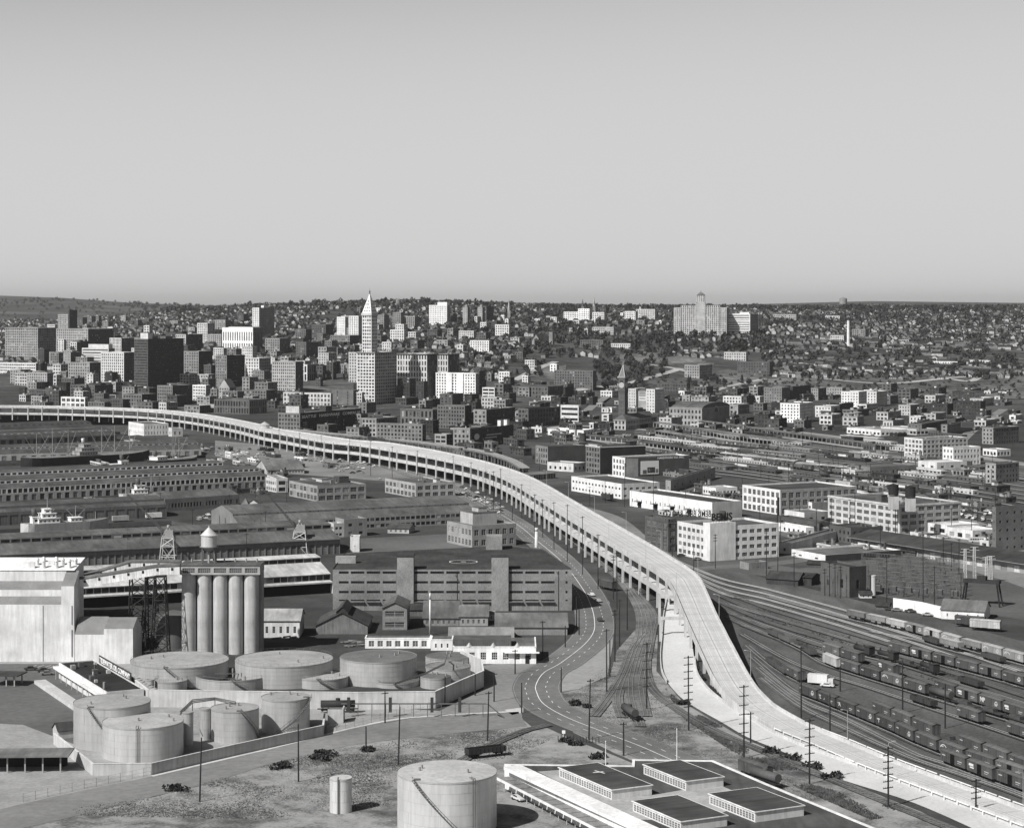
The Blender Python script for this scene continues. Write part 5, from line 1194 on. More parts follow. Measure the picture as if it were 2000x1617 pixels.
def ship(label, A, B, W_, h, v, bridge, masts, sv=.75, funnel=True, name='cargo_ship'):
    a, b = G(*A), G(*B); d = b-a; L_ = d.length; c = (a+b)/2; t = thing(name, label, 'ship', (c.x, c.y, -.4), math.atan2(d.y, d.x)); hull(L_, W_, h, v, t)
    for (u0, u1, w, z0, z1) in bridge:
        m = MB(); g_ = MB(); x0, x1 = (u0-.5)*L_, (u1-.5)*L_; facade(m, g_, (x0, -w/2), (1, 0), x1-x0, z0, z1, max(1, int((x1-x0)/2.2)), 1, .45, .4, .12)
        facade(m, g_, (x1, -w/2), (0, 1), w, z0, z1, max(1, int(w/2.2)), 1, .45, .4, .12); m.face([(x1, w/2, z0), (x0, w/2, z0), (x0, w/2, z1), (x1, w/2, z1)]); m.face([(x0, w/2, z0), (x0, -w/2, z0), (x0, -w/2, z1), (x0, w/2, z1)])
        m.box(x0-.4, -w/2-.4, z1, x1+.4, w/2+.4, z1+.25); o = obj('superstructure', m, mat(sv, 'plain'), t); obj('window', g_, GL, o, 'stuff')
    if funnel: u0, u1, w, z0, z1 = bridge[-1]; m = MB(); m.bar(((u0-.5)*L_+2, 0, z1), ((u0-.5)*L_+1.4, 0, z1+5), 1.5, 14); obj('funnel', m, mat(.1 if sv > .5 else .4, 'metal'), t)
    for u, hh_, bm in masts: derrick(t, (u-.5)*L_, h, hh_, bm)
    rb_ = MB(); 
    for k in range(18):
        u = .04+k*.052; w = W_/2*.93 if u < .8 else W_/2*.6
        for s in (-1, 1): rb_.bar(((u-.5)*L_, s*w, h), ((u-.5)*L_, s*w, h+1.1), .06, 3)
    obj('railing', rb_, mat(.6, 'metal'), t, 'stuff'); return t
ship('black hulled freighter with raked masts and cargo booms moored at the dark roofed pier', (40, 912), (292, 899), 17, 7.5, .03, [(.42, .56, 14, 8, 11), (.44, .54, 12, 11.2, 14), (.46, .52, 10, 14.2, 17)], [(.12, 20, ((9, -4, 18), (-9, 3, 17))), (.24, 24, ((10, -4, 22), (-9, 3, 19))), (.36, 22, ((9, 4, 20), (-9, -4, 20))), (.62, 23, ((9, -4, 21), (-10, 3, 20))), (.72, 24, ((11, -4, 23), (-10, 3, 20))), (.84, 20, ((8, 3, 17), (-9, -3, 18)))], .3)
ship('white superstructured vessel crowded with deck gear at the berth near the water tower', (40, 1036), (212, 1026), 11, 4.2, .6, [(.18, .42, 8, 4.2, 7), (.22, .38, 7, 7.2, 9.8), (.25, .33, 5, 10, 12.4), (.55, .68, 6, 4.2, 6.4), (.12, .2, 5, 4.2, 8)], [(.3, 15, ((5, 2, 8),)), (.62, 9, ((5, -2, 7), (-5, 2, 7))), (.85, 5, ())], .8, name='harbour_ship')
ship('small pale ship with black funnel at the quay beneath the long pier warehouse', (232, 974), (322, 970), 9, 3.5, .55, [(.3, .6, 6, 3.5, 6.2), (.36, .54, 5, 6.4, 9)], [(.7, 14, ((3, 0, 8),)), (.15, 8, ())], .75, name='harbour_ship')
ship('dark cargo ship with fan of white derrick booms behind the long pier', (290, 916), (385, 908), 14, 7, .05, [(.1, .3, 10, 7, 10)], [(.5, 18, ((12, -5, 17), (-12, 5, 17), (8, 5, 20), (-7, -5, 20))), (.62, 17, ((9, 0, 18), (-9, 0, 15)))], .7)
ship('low white harbour vessel between the freighter and the long pier roof', (205, 920), (262, 917), 8, 3, .6, [(.2, .5, 5, 3, 5.6), (.5, .75, 6, 3, 8)], [(.6, 14, ((5, -1, 9),))], .75, name='harbour_ship')
# railcar and trailers on the dock
for x, y, v, l in ((235, 1019, .4, 'pale long trailer parked on the quay by the white ship'), (300, 1013, .7, 'white van trailer parked at the transit shed doors'), (262, 1011, .02, 'black box car on the quay edge near the crane boom')):
    b = MB(); b.box(-5, -1.4, .9, 5, 1.4, 3.8, 0); b.box(-4.5, -1.3, .3, 4.5, 1.3, .9, 1)
    for xx in (-3.6, -2.5, 2.5, 3.6): b.bar((xx, -1.35, .45), (xx, 1.35, .45), .45, 10, 1)
    o = obj('trailer', b, [mat(v, 'metal'), M_DARK], loc=G(x, y), rot=R(26)); tag(o, l, 'trailer')
# small boats
for x, y, l in ((430, 902, 'white launch nearest the quay shed'), (475, 888, 'white boat on the lot beside the viaduct columns'), (150, 1016, 'skiff beside the white vessel bow')):
    t = thing('boat', l, 'boat', G(x, y)+Vector((0, 0, .3)), R(25)); hull(12, 3.6, 1.2, .75, t); b = MB(); b.box(-2, -1.2, 1.2, 1.5, 1.2, 2.8); obj('cabin', b, mat(.75, 'plain'), t)
# ================================================================ INDUSTRIAL DISTRICT BEYOND THE VIADUCT
W1, WD1, D1, h1 = bld('white_warehouse', 'long white two storey warehouse with small window pairs, nearest the far side of the viaduct', 'warehouse', 1116, 1214, 1288, 945, 975, 63, .72, .07, pitch=4.6, story=4.6, fx=.5, fy=.32, vs=.55, kind='conc', iw=(2, 1, .3))
W2, _, _, h2 = bld('white_warehouse', 'long white warehouse with dark porches below the row of slit windows', 'warehouse', 1230, 1391, 1449, 981, 1013, 60, .74, .06, pitch=5.5, story=10, fx=.18, fy=.25, vs=.42, kind='conc', sides='f', iw=(1, 1, .3))
for k in range(4):
    m = MB(); x = 12+k*19; m.box(x-2.5, -3, 3.9, x+2.5, -.01, 4.3, 0); m.box(x-2, -.25, 0, x+2, -.02, 3.8, 1); obj('porch', m, [mat(.12, 'roof'), M_DARK], W2)
bld('brick_factory', 'dark brick factory wing with three rows of grid windows beside the viaduct', 'factory', 1260, 1305, 1321, 1014, 1078, 60, .1, .1, pitch=5, story=4.4, fx=.7, fy=.7, kind='brick', par=1.2, iw=(4, 4, .25))
BM, bw, bd, bh = bld('bag_factory', 'white bag company factory with square dark windows and rooftop letters', 'factory', 1323, 1387, 1521, 1029, 1096, 63, .62, .08, pitch=4.5, story=4.3, fx=.68, fy=.5, vs=.66, kind='conc', par=1.2, base=.6, iw=(3, 3, .25))
tb = MB(); tb.box(bw-.5, -.4, -.2, bw+.5, bd*.36, bh+1.9); tb.box(bw-6, -.45, -.2, bw-.51, -.01, bh+1.9); tb.box(bw-6, 0, bh, bw-.51, bd*.36, bh+1.8); obj('stair_tower', tb, mat(.66, 'conc'), BM)
lt = text_part('BEMIS', 5.4, M_DARK, BM, (bw+.2, .6, bh+3.2), (R(90), 0, R(90)), .25, 'sign_letters', sx=bd*.34/15.5)
fr = MB()
for i in range(9): fr.bar((bw-1, 1+i*bd*.04, bh+1), (bw-1, 1+i*bd*.04, bh+7.5), .08, 3)
obj('sign_frame', fr, M_PIPE, BM, 'stuff')
hp = MB(); hp.box(-1.6, -1.6, 0, 1.6, 1.6, 4); hp.bar((0, 0, 4), (0, 0, 7), 1.7, 14); o = obj('roof_tank', hp, mat(.05, 'metal'), BM, loc=(bw-8, bd*.3, bh))
q = text_part('BEMIS BRO. BAG CO.', 5.6, M_DARK, None, (0, 0, 0), (0, 0, 0), .25, 'sign_letters')
t = thing('rooftop_sign', 'black rooftop letter sign seen from behind above the brick factory wing', 'sign', P(1395, 1004, 20))
q.parent = t; q.rotation_euler = (R(90), 0, R(180-3)); q.scale = (26.5/max(v.co.x for v in q.data.vertices), .8, 1); t.location = P(1389, 1009, 19.2)
f = MB()
for i in range(14): f.bar((-i*2, -.3, -3.5), (-i*2, -.3, 4.2), .09, 3); 
f.bar((0, -.3, 0), (-26.5, -.3, 0), .1, 3); f.bar((0, -.3, 3.6), (-26.5, -.3, 3.6), .1, 3); f.bar((0, -.3, -3.4), (-26.5, -.3, -3.4), .14, 4)
for x in (0, -9, -18, -26): f.bar((x, .6, -17), (x, -.3, -3.4), .2, 4)
obj('sign_frame', f, M_PIPE, t, 'stuff')
B = lambda *a, **k: bld(*a, **k)
B('white_factory', 'white three storey factory front with tall paned windows left of the stepped wings', 'factory', 1450, 1524, 1530, 957, 1006, 63, .7, .06, pitch=5.4, story=4.6, fx=.66, fy=.66, kind='conc', D=60, iw=(3, 3, .3), vs=.3)
B('white_factory', 'white two storey middle wing stepping down from the taller factory front', 'factory', 1524, 1556, 1562, 971, 1003, 63, .68, .06, pitch=5.2, story=4.4, fx=.62, fy=.6, kind='conc', D=60, iw=(3, 3, .3))
B('white_factory', 'low white end wing with arched windows and grey brick flank', 'factory', 1556, 1586, 1618, 981, 1004, 63, .66, .06, pitch=3.6, story=5, fx=.6, fy=.6, kind='conc', vs=.22, sides='f', iw=(2, 3, .3))
B('big_factory', 'broad four storey factory with regular dark window bays on both faces', 'factory', 1617, 1757, 1876, 986, 1042, 62, .5, .08, pitch=6.5, story=4.4, fx=.72, fy=.56, vs=.36, kind='conc', cornice=.3, iw=(4, 3, .3), ph=[(.55, .63, .15, .25, 4, .1), (.7, .78, .3, .4, 3.5, .35), (.2, .3, .7, .8, 3, .5)], clutter=8)
for (px, py, l) in ((1745, 962, 'black water tank on a pale stair house above the broad factory'), (1778, 966, 'second black roof tank on the broad factory, farther along the roof')):
    t = thing('roof_tank', l, 'water tank', P(px, py+12, 21)); b = MB(); b.box(-2.6, -2.6, -6, 2.6, 2.6, 1.5); obj('base', b, mat(.4, 'conc'), t); b = MB(); b.cyl(0, 0, 2.4, 8, 3, n=18); b.cyl(0, 0, 8, 9, 3.2, .2, n=18); obj('tank', b, mat(.03, 'metal'), t)
    b = MB()
    for a, c in ((-2, -2), (2, -2), (2, 2), (-2, 2)): b.bar((a, c, 1.5), (a, c, 2.4), .25, 4)
    obj('stand', b, mat(.05, 'metal'), t, 'stuff')
B('dark_brick_store', 'black roofed brick store with two rows of small windows before the broad factory', 'store', 1620, 1662, 1724, 1031, 1062, 63, .09, .05, pitch=3.8, story=4.5, fx=.4, fy=.45, kind='brick', clutter=3)
B('white_annex', 'white single storey annex with arched openings behind the bag factory', 'building', 1518, 1574, 1590, 1030, 1046, 63, .7, .1, pitch=5, story=6, fx=.4, fy=.5, kind='conc')
B('dark_store', 'dark low store beside the tall black chimney', 'store', 1520, 1600, 1622, 1020, 1042, 63, .08, .06, pitch=7, story=6, fx=.3, fy=.5)
B('white_long_shed', 'long white walled shed with dark flat roof below the store', 'warehouse', 1520, 1545, 1661, 1060, 1082, 30, .45, .09, pitch=9, story=9, fx=.2, fy=.3, vs=.66, kind='conc', sides='f')
B('white_low_shed', 'low white shed with grey roof and dark loading edge', 'warehouse', 1546, 1612, 1760, 1084, 1098, 62, .68, .12, pitch=12, story=9, fx=.2, fy=.3, vs=.06, kind='conc', sides='f')
B('corner_garage', 'brick garage with wide dark doors beside the two water tanks', 'garage', 1595, 1600, 1622, 1022, 1044, 20, .1, .06, pitch=5, story=5, fx=.6, fy=.5)
B('white_small_block', 'pale low block with blank side between the white factory and chimney', 'building', 1532, 1571, 1621, 1001, 1022, 61, .6, .1, pitch=8, story=6, fx=.3, fy=.3, kind='conc', vs=.3)
b = MB(); p = G(1520, 1026); b.cyl(0, 0, 0, 17, .9, .75, n=12); o = obj('chimney', b, mat(.03, 'metal'), loc=p); tag(o, 'black iron chimney between the bag factory and the white wings', 'chimney')
t, L_ = pier_shed('freight_shed', 'very long black roofed freight shed with pale loading doors running off to the frame edge', 'warehouse', G(1662, 1066), G(1662, 1066)+Vector((.50, -.866, 0))*230, [(0, 0), (0, 4.6), (-3, 4.8), (-3, 5.2), (14, 8.6), (31, 5.2), (31, 0)],
          [dict(n=26, fx=.5, fy=.7, doors=(.4, .55, .2), v=.3), 'w', 'w', 'r', 'r', 'w'], .2, .05)
# far side of the railway: station, sheds, hotels
B('brick_block', 'three storey brick block with pale arched windows beside the low white store', 'building', 1046, 1070, 1144, 872, 908, 63, .2, .05, pitch=4.2, story=4.4, fx=.5, fy=.55, vs=.07, kind='brick', sides='f')
B('dark_warehouse', 'tall dark brick warehouse with pale crown and black blind flank', 'warehouse', 1144, 1172, 1261, 872, 926, 63, .16, .05, pitch=4.3, story=4.2, fx=.6, fy=.6, vs=.035, kind='brick', sides='f', cornice=.3, cv=.5, ph=[(.2, .8, .0, .1, 2, .5), (.4, .7, .75, .9, 3.5, .04)])
HB, hw, hd, hh3 = B('hardware_building', 'three storey hardware building, white front bay, painted sign on the dark flank', 'building', 1196, 1221, 1346, 894, 932, 63, .7, .07, pitch=4.4, story=4.6, fx=.6, fy=.62, vs=.07, kind='brick', sides='f', iw=(2, 3, .3))
m = MB(); m.box(hw+.01, hd*.02, -.2, hw+.25, hd*.2, hh3-.8); obj('wall_panel', m, mat(.28, 'brick'), HB)
m = MB(); m.box(hw+.02, hd*.24, 1.5, hw+.3, hd*.52, hh3-3.2); sb_ = obj('billboard', m, mat(.6, 'flat'), HB)
for k, (a, b_, z0, z1, v) in enumerate(((.27, .33, 2, 5, .1), (.34, .46, 2.6, 7, .05), (.36, .42, 4, 6, .4), (.47, .51, 2.5, 5.5, .15))): m = MB(); m.box(hw+.3, hd*a, z0, hw+.34, hd*b_, z1); obj('painted_shape', m, mat(v, 'flat'), sb_)
text_part('HARDWARE CO. INC.', 1.9, mat(.75, 'flat'), HB, (hw+.1, hd*.5, hh3-1.9), (R(90), 0, R(90)), .03, sx=hd*.48/21)
B('low_store', 'low white gabled store tucked behind the viaduct curve', 'store', 1069, 1120, 1145, 905, 922, 40, .55, .14, pitch=5, story=6, fx=.4, fy=.4, kind='conc')
pier_shed('trestle_shed', 'long dark canopy with white posts passing under the viaduct curve', 'canopy', (1012, 940), (1085, 934), [(0, 0), (0, 4), (-1, 4.2), (8, 5.4), (17, 4), (17, 0)], [dict(n=22, fx=.75, fy=.9, v=.5), 'w', 'r', 'r', 'w'], .3, .13)
B('grey_shed', 'wide grey roofed shed behind the white warehouses', 'warehouse', 1300, 1310, 1397, 938, 962, 20, .3, .12, pitch=20, story=9, fx=.2, fy=.2, kind='conc', sides='')
B('small_white_office', 'small white flat roofed office among the poles by the white factory', 'office', 1372, 1398, 1440, 953, 968, 62, .72, .25, pitch=3, story=4, fx=.6, fy=.4, kind='conc')
# King Street style station with clock tower
ST, sw, sdp, sh = B('railway_station', 'low pale station with dark hipped roof at the foot of the clock tower', 'station', 1199, 1222, 1283, 820, 840, 29, .4, .1, pitch=4, story=7, fx=.55, fy=.6, vs=.36, kind='conc', cornice=.6, par=.2)
r = MB(); r.hip(0, 0, sw, sdp, sh+.02, sh+5.5, .9); obj('hipped_roof', r, mat(.09, 'roof'), ST)
ct = thing('clock_tower', 'slender dark brick clock tower with pyramid roof and pale cornice bands', 'tower', (*G(1217, 838).to_2d(), 0), -R(29)); Yc = ct.location.y; s = Yc/F; cz = lambda py: H-(py-YH)*s; w = 17.5*s/1.3
b = MB(); g_ = MB()
for p0, e in (((-w/2, -w/2), (1, 0)), ((w/2, -w/2), (0, 1)), ((w/2, w/2), (-1, 0)), ((-w/2, w/2), (0, -1))):
    facade(b, g_, p0, e, w, 0, cz(764), 3, 9, .16, .5, .3, 1); facade(b, g_, p0, e, w, cz(760), cz(738), 1, 1, .55, .62, .5, .5)
b.box(-w/2-.6, -w/2-.6, cz(764), w/2+.6, w/2+.6, cz(760)); obj('shaft', b, mat(.1, 'brick'), ct); obj('window', g_, GL, ct, 'stuff')
b = MB(); b.box(-w/2-1, -w/2-1, cz(738), w/2+1, w/2+1, cz(735)); obj('cornice', b, mat(.3, 'conc'), ct)
for dx, dy in ((0, -1), (1, 0)):
    b = MB(); c = Vector((dx*(w/2+.05), dy*(w/2+.05), cz(752))); b.bar(c, c+Vector((dx*.3, dy*.3, 0)), 3.1, 24); obj('clock_face', b, mat(.4, 'plain'), ct)
b = MB(); b.cyl(0, 0, cz(735), cz(713), w*.66, .15, n=4, cap=True); b.f = b.f; o = obj('pyramid_roof', b, mat(.14, 'roof'), ct); o.rotation_euler = (0, 0, R(45)); o.data.polygons.foreach_set('use_smooth', [False]*len(o.data.polygons))
b = MB(); rr = w*.66*.7071
for a, c in ((-1, -1), (1, -1), (1, 1), (-1, 1)): b.bar((a*rr, c*rr, cz(735)), (0, 0, cz(713)), .35, 4)
b.bar((0, 0, cz(714)), (0, 0, cz(706)), .2, 4); obj('ridge', b, mat(.6, 'conc'), ct)
HT, a_, d_, h_ = B('hotel', 'cream twin winged hotel, wing nearer the clock tower', 'hotel', 1227, 1242, 1262, 759, 812, 29, .5, .1, pitch=3.6, story=3.5, fx=.35, fy=.5, D=18, vs=.45, kind='conc')
m = MB(); m.box(a_+.5, 4, 8, a_+13, 4.5, h_-3); sg = obj('painted_sign', m, mat(.3, 'brick'), HT); m = MB(); m.box(a_+2, 3.9, 18, a_+11.5, 3.99, h_-9); obj('sign_field', m, mat(.55, 'flat'), sg)
for k in range(5): m = MB(); m.box(a_+3, 3.8, 20+k*3.2, a_+10.5, 3.89, 21.4+k*3.2); obj('sign_line', m, mat(.2, 'flat'), sg)
B('hotel', 'cream twin winged hotel, wing farther from the clock tower', 'hotel', 1262, 1279, 1297, 760, 815, 29, .58, .1, pitch=3.6, story=3.5, fx=.35, fy=.5, kind='conc', vs=.55)
US, a_, d_, h_ = B('union_station', 'grey terminal with vaulted dark roof and great arched window', 'station', 1307, 1371, 1425, 797, 832, 29, .3, .1, pitch=4.5, story=6.5, fx=.5, fy=.55, vs=.2, kind='brick', sides='f', cornice=.5)
b = MB(); n = 12; prev = None; W_ = d_*.5
for i in range(n+1):
    t_ = math.pi*i/n; y = d_/2-W_*math.cos(t_); z = h_-1+6*math.sin(t_); k = len(b.v); b.v += [(2, y, z), (a_+.4, y, z)]
    if prev is not None: b.f.append((prev, prev+1, k+1, k)); b.m.append(0); b.sm.append(True)
    prev = k
b.face([b.v[2*i+1] for i in range(n+1)], 0); obj('vaulted_roof', b, mat(.1, 'roof'), US)
b = MB()
for i in range(n):
    f = lambda r, q: (a_+.42, d_/2-r*math.cos(q), h_-6+r*math.sin(q)); q0, q1 = math.pi*i/n, math.pi*(i+1)/n; b.face([f(5.6, q0), f(5.6, q1), f(7, q1), f(7, q0)][::-1])
obj('arch', b, mat(.35, 'conc'), US); b = MB(); b.face([(a_+.41, d_/2-5.6*math.cos(math.pi*i/n), h_-6+5.6*math.sin(math.pi*i/n)) for i in range(n, -1, -1)]); obj('arched_window', b, GL[0], US)
# platform canopies on posts
def canopy(label, A, B_, w, h, v, gap=9, pv_=.35):
    a, b = G(*A), G(*B_); d = (b-a); L_ = d.length; t = thing('platform_canopy', label, 'canopy', a, math.atan2(d.y, d.x)); m = MB()
    m.face([(0, -w/2, h), (L_, -w/2, h), (L_, 0, h+.7), (0, 0, h+.7)]); m.face([(0, 0, h+.7), (L_, 0, h+.7), (L_, w/2, h), (0, w/2, h)]); m.box(0, -w/2, h-.5, L_, -w/2+.2, h-.003); m.face([(0, -w/2, h-.5), (0, w/2, h-.5), (L_, w/2, h-.5), (L_, -w/2, h-.5)])
    obj('roof', m, mat(v, 'roof'), t); pm = MB(); pm.box(-.25, -.25, -.2, .25, .25, h-.51); me = pm.mesh('post', [mat(pv_, 'metal')])
    for k in range(int(L_/gap)+1):
        o = bpy.data.objects.new('post', me); o.location = (k*gap+.4, -w/2+.6, 0); link(o, t)
    m = MB(); m.box(0, -w/2+.3, .01, L_, w/2-.3, 1.1); obj('platform', m, mat(.3, 'conc'), t)
canopy('long dark station canopy on pale posts running from the station', (1285, 838), (1545, 878), 12, 7.5, .14, pv_=.5)
canopy('second long canopy nearer the freight tracks', (1372, 832), (1745, 884), 10, 6, .12)
canopy('grey platform roof between the two long canopies', (1290, 850), (1390, 868), 12, 5, .16); canopy('low canopy among the parked rail coaches', (1140, 858), (1260, 870), 10, 5, .08, pv_=.7); canopy('dark freight canopy above the carriage sidings', (1260, 872), (1410, 895), 10, 5, .07, pv_=.7)
canopy('pale edged canopy strip across the rail yard', (1390, 892), (1560, 912), 8, 5, .3, pv_=.3); canopy('continuing canopy strip toward the brick sheds', (1560, 915), (1670, 925), 8, 5, .25, pv_=.3)
for i, a in enumerate(((1130, 1095, 1135, 1140, 792, 824, .6, 'white banded block with dark strip windows near the station forecourt', .9, .4), )):
    B('banded_block', a[7], 'building', 1095, 1130, 1136, 792, 824, 29, .6, .08, pitch=30, story=7, fx=.95, fy=.45, kind='conc')
B('brick_factory', 'square brick block with large dark paned windows beside the banded block', 'building', 1012, 1032, 1094, 798, 834, 40, .12, .05, pitch=5, story=4.5, fx=.6, fy=.6, vs=.1)
B('dark_block', 'windowless black cube building on the slope above the station plaza', 'building', 1100, 1104, 1121, 756, 780, 29, .04, .05, pitch=9, story=9, fx=.1, fy=.1)
B('long_brick_row', 'long low brick row with dark shopfronts above the banded block', 'building', 985, 1070, 1100, 755, 780, 29, .12, .05, pitch=5, story=4.6, fx=.5, fy=.6)
B('white_kiosk', 'low white roofed pavilion in the station plaza', 'building', 1180, 1195, 1205, 796, 806, 29, .72, .6, pitch=5, story=5, fx=.5, fy=.4, kind='conc')
B('white_canopy_block', 'bright white flat roofed filling station near the plaza', 'building', 1070, 1140, 1160, 840, 852, 29, .7, .65, pitch=8, story=5, fx=.5, fy=.4, kind='conc')
for a in ((1524, 1562, 1588, 788, 826, .75, 'white six storey hotel closest to the far platform canopies', .6, 29), (1592, 1623, 1640, 793, 815, .6, 'pale three storey block joined behind the white hotel', .45, 29), (1623, 1630, 1667, 790, 812, .1, 'dark brick block between the pale block and white apartment house', .08, 29),
          (1643, 1677, 1693, 765, 800, .68, 'white apartment house with light wells on the slope', .5, 29), (1693, 1712, 1733, 765, 795, .6, 'second wing of the white apartment house', .45, 29),
          (1492, 1527, 1543, 757, 787, .2, 'brown brick hotel on the international district slope', .12, 29), (1543, 1548, 1583, 755, 785, .07, 'tall black sided brick hotel', .06, 29), (1584, 1598, 1614, 758, 782, .28, 'grey brick hotel with dark fire escape', .1, 29), (1614, 1645, 1652, 757, 776, .3, 'pale brick lodging house above the dark block', .15, 29),
          (1776, 1798, 1806, 813, 829, .55, 'small cream three storey house near the gas works', .2, 29), (1755, 1778, 1796, 791, 812, .42, 'grey lodging house with narrow windows', .2, 29), (1796, 1850, 1858, 789, 810, .05, 'long black roofed warehouse far across the yards', .08, 29),
          (1860, 1905, 1922, 765, 785, .06, 'dark long brick factory with white end wall', .6, 29), (1862, 1915, 1925, 784, 812, .05, 'black walled warehouse under the slope', .06, 29), (1838, 1850, 1900, 829, 850, .22, 'grey brick store with plain wall near the far street', .2, 29),
          (1773, 1800, 1850, 828, 848, .15, 'dark fronted store with clutter of signs', .1, 29), (1918, 1940, 1990, 835, 868, .25, 'brick corner block at the far frame edge', .15, 50), (1925, 1945, 1990, 905, 945, .3, 'pale brick tower block near the far edge of the yards', .2, 50)):
    B('district_block', a[6], 'building', a[0], a[1], a[2], a[3], a[4], a[8], a[5], .07, pitch=3.8, story=3.7, fx=.42, fy=.5, vs=a[7], kind='brick', cornice=.25, clutter=2)  # flank tone mostly darkened, painting in the shaded side
B('white_corner_factory', 'pale four storey warehouse with tall white framed bays', 'warehouse', 1766, 1802, 1890, 857, 895, 62, .62, .1, pitch=4.6, story=4.4, fx=.66, fy=.6, vs=.42, kind='conc', clutter=5, iw=(2, 2, .4))
B('white_corner_factory', 'white two storey factory with even rows of dark windows', 'factory', 1841, 1862, 1915, 874, 909, 61, .74, .1, pitch=3.7, story=4.8, fx=.5, fy=.5, vs=.72, kind='conc', iw=(2, 2, .4))
B('market_row', 'long low white market hall with dark glass front beyond the canopies', 'market', 1654, 1720, 1772, 840, 852, 61, .7, .3, pitch=6, story=5, fx=.6, fy=.4, kind='conc'); B('market_row', 'low pale glass fronted store next to the market hall', 'store', 1720, 1790, 1830, 838, 850, 61, .5, .3, pitch=5, story=6, fx=.8, fy=.5, kind='conc')
B('brick_yard_shed', 'brick car shed with rows of small windows among the boxcars', 'shed', 1655, 1700, 1790, 912, 930, 61, .17, .1, pitch=4, story=6, fx=.4, fy=.4)
B('long_white_shed', 'long low white roofed shed beyond the freight tracks', 'shed', 1793, 1830, 1890, 903, 918, 61, .6, .5, pitch=9, story=6, fx=.3, fy=.3, kind='conc')
B('edge_tower_block', 'tall dark brick block cut by the frame edge beside the parked bus', 'building', 1938, 1945, 2060, 990, 1078, 63, .14, .08, pitch=5, story=4.5, fx=.3, fy=.3)
B('shop_row', 'low cream shop row with awnings behind the long black shed', 'shop', 1812, 1850, 1912, 1026, 1045, 62, .62, .5, pitch=7, story=6, fx=.6, fy=.5, kind='conc'); B('shop_row', 'white flat roofed garage next to the awning shops', 'garage', 1850, 1900, 1950, 1036, 1056, 62, .6, .5, pitch=7, story=6, fx=.6, fy=.5, kind='conc')
# powerhouse, substation, sheds in front
PH, a_, d_, h_ = B('powerhouse', 'dark brick powerhouse with blank walls beside the switchyard', 'powerhouse', 1603, 1659, 1692, 1107, 1167, 62, .1, .05, pitch=9, story=9, fx=.2, fy=.3, vs=.05)
b = MB(); b.bar((0, 0, 0), (0, 0, 14), .2, 4); 
b = MB(); p = G(1705, 1162); b.cyl(0, 0, 0, 8.6, 1.35, n=20, cap=False); b.cyl(0, 0, 8.6, 9.2, 1.45, n=20); o = obj('upright_vessel', b, mat(.6, 'metal'), loc=p); tag(o, 'shiny upright cylinder beside the dark powerhouse', 'tank')
gshed('control_hut', 'small white hut with dark roof at the foot of the shiny cylinder', 'hut', 1680, 1703, 1168, 1160, 1153, 6, .6, .05, 'conc', 'x', (2, 1, .3, .4)); gshed('black_shed', 'long sagging black timber shed by the bright tracks', 'shed', 1497, 1562, 1140, 1128, 1113, 12, .05, .05, 'plank', 'x', a=-28); gshed('black_shed', 'smaller black timber shed joined to the long one', 'shed', 1562, 1586, 1142, 1126, 1117, 12, .05, .04, 'plank', 'x', a=-28)
gshed('brown_shed', 'dark open fronted store by the white loading shed', 'shed', 1576, 1612, 1108, 1100, 1093, 10, .07, .05, 'plank', 'x', a=-20); gshed('section_hut', 'small dark section hut beside the parked cars', 'hut', 1711, 1735, 1190, 1182, 1175, 7, .12, .05, 'plank', 'x', a=-20)
t, w, h = gshed('white_depot', 'white depot with long grey roof and small square windows', 'depot', 1838, 1921, 1208, 1189, 1168, 16, .7, .13, 'conc', 'x', (4, 1, .12, .3), a=-22)
wallrun('bright white board wall leading to the white depot', [(1746, 1190), (1795, 1197), (1838, 1207)], 5, .8, .5, False, 'board_wall', 'wall')
B('blank_board', 'weathered board fence behind the tracks beneath the bag factory', 'fence', 1445, 1462, 1500, 1099, 1113, 62, .22, .15, pitch=30, story=30, fx=.1, fy=.1, kind='plank', sides='')
def switch_frame(x, y, w, h, rot, label):
    b = MB()
    for sx in (-1, 1): lattice(b, sx*w/2, 0, 0, h, .9, .6, 4, .07, .04)
    for z in (h-.3, h*.62): b.bar((-w/2, .3, z), (w/2, .3, z), .09, 4); b.bar((-w/2, -.3, z), (w/2, -.3, z), .09, 4)
    for k in range(6):
        q = -w/2+w*(k+.5)/6; b.bar((q, 0, h-.3), (q, 0, h-1.6), .14, 6); b.bar((q-.4, -.3, h-.3), (q+.4, .3, h-.3), .05, 3)
    return b.mesh('switch_frame', [mat(.13, 'metal')])
sfm = switch_frame(0, 0, 9, 7.5, 0, ''); n = 0
for r in range(7):
    for c in range(6):
        px = 1700+c*30+r*3+rnd.uniform(-4, 4); py = 1108+r*9+c*2.2+rnd.uniform(-1, 1)
        if px > 1880+r*3: continue
        o = bpy.data.objects.new('switch_frame', sfm); o.location = G(px, py); o.rotation_euler = (0, 0, R(-28)); link(o); tag(o, f'steel switchyard frame with insulators, {ORD[r]} row from the black freight shed, {ORD[c]} from the powerhouse', 'switchgear', 'switchyard frames')
tm = MB(); tm.box(-1.4, -1, 0, 1.4, 1, 2.6); tm.cyl(0, 0, 2.6, 3.6, .3, n=6); tm.cyl(-.8, 0, 2.6, 3.6, .2, n=6); tm.cyl(.8, 0, 2.6, 3.6, .2, n=6)
for k in range(-3, 4): tm.box(k*.38-.05, -1.3, .3, k*.38+.05, 1.3, 2.3)
tmm = tm.mesh('transformer', [mat(.15, 'metal')])
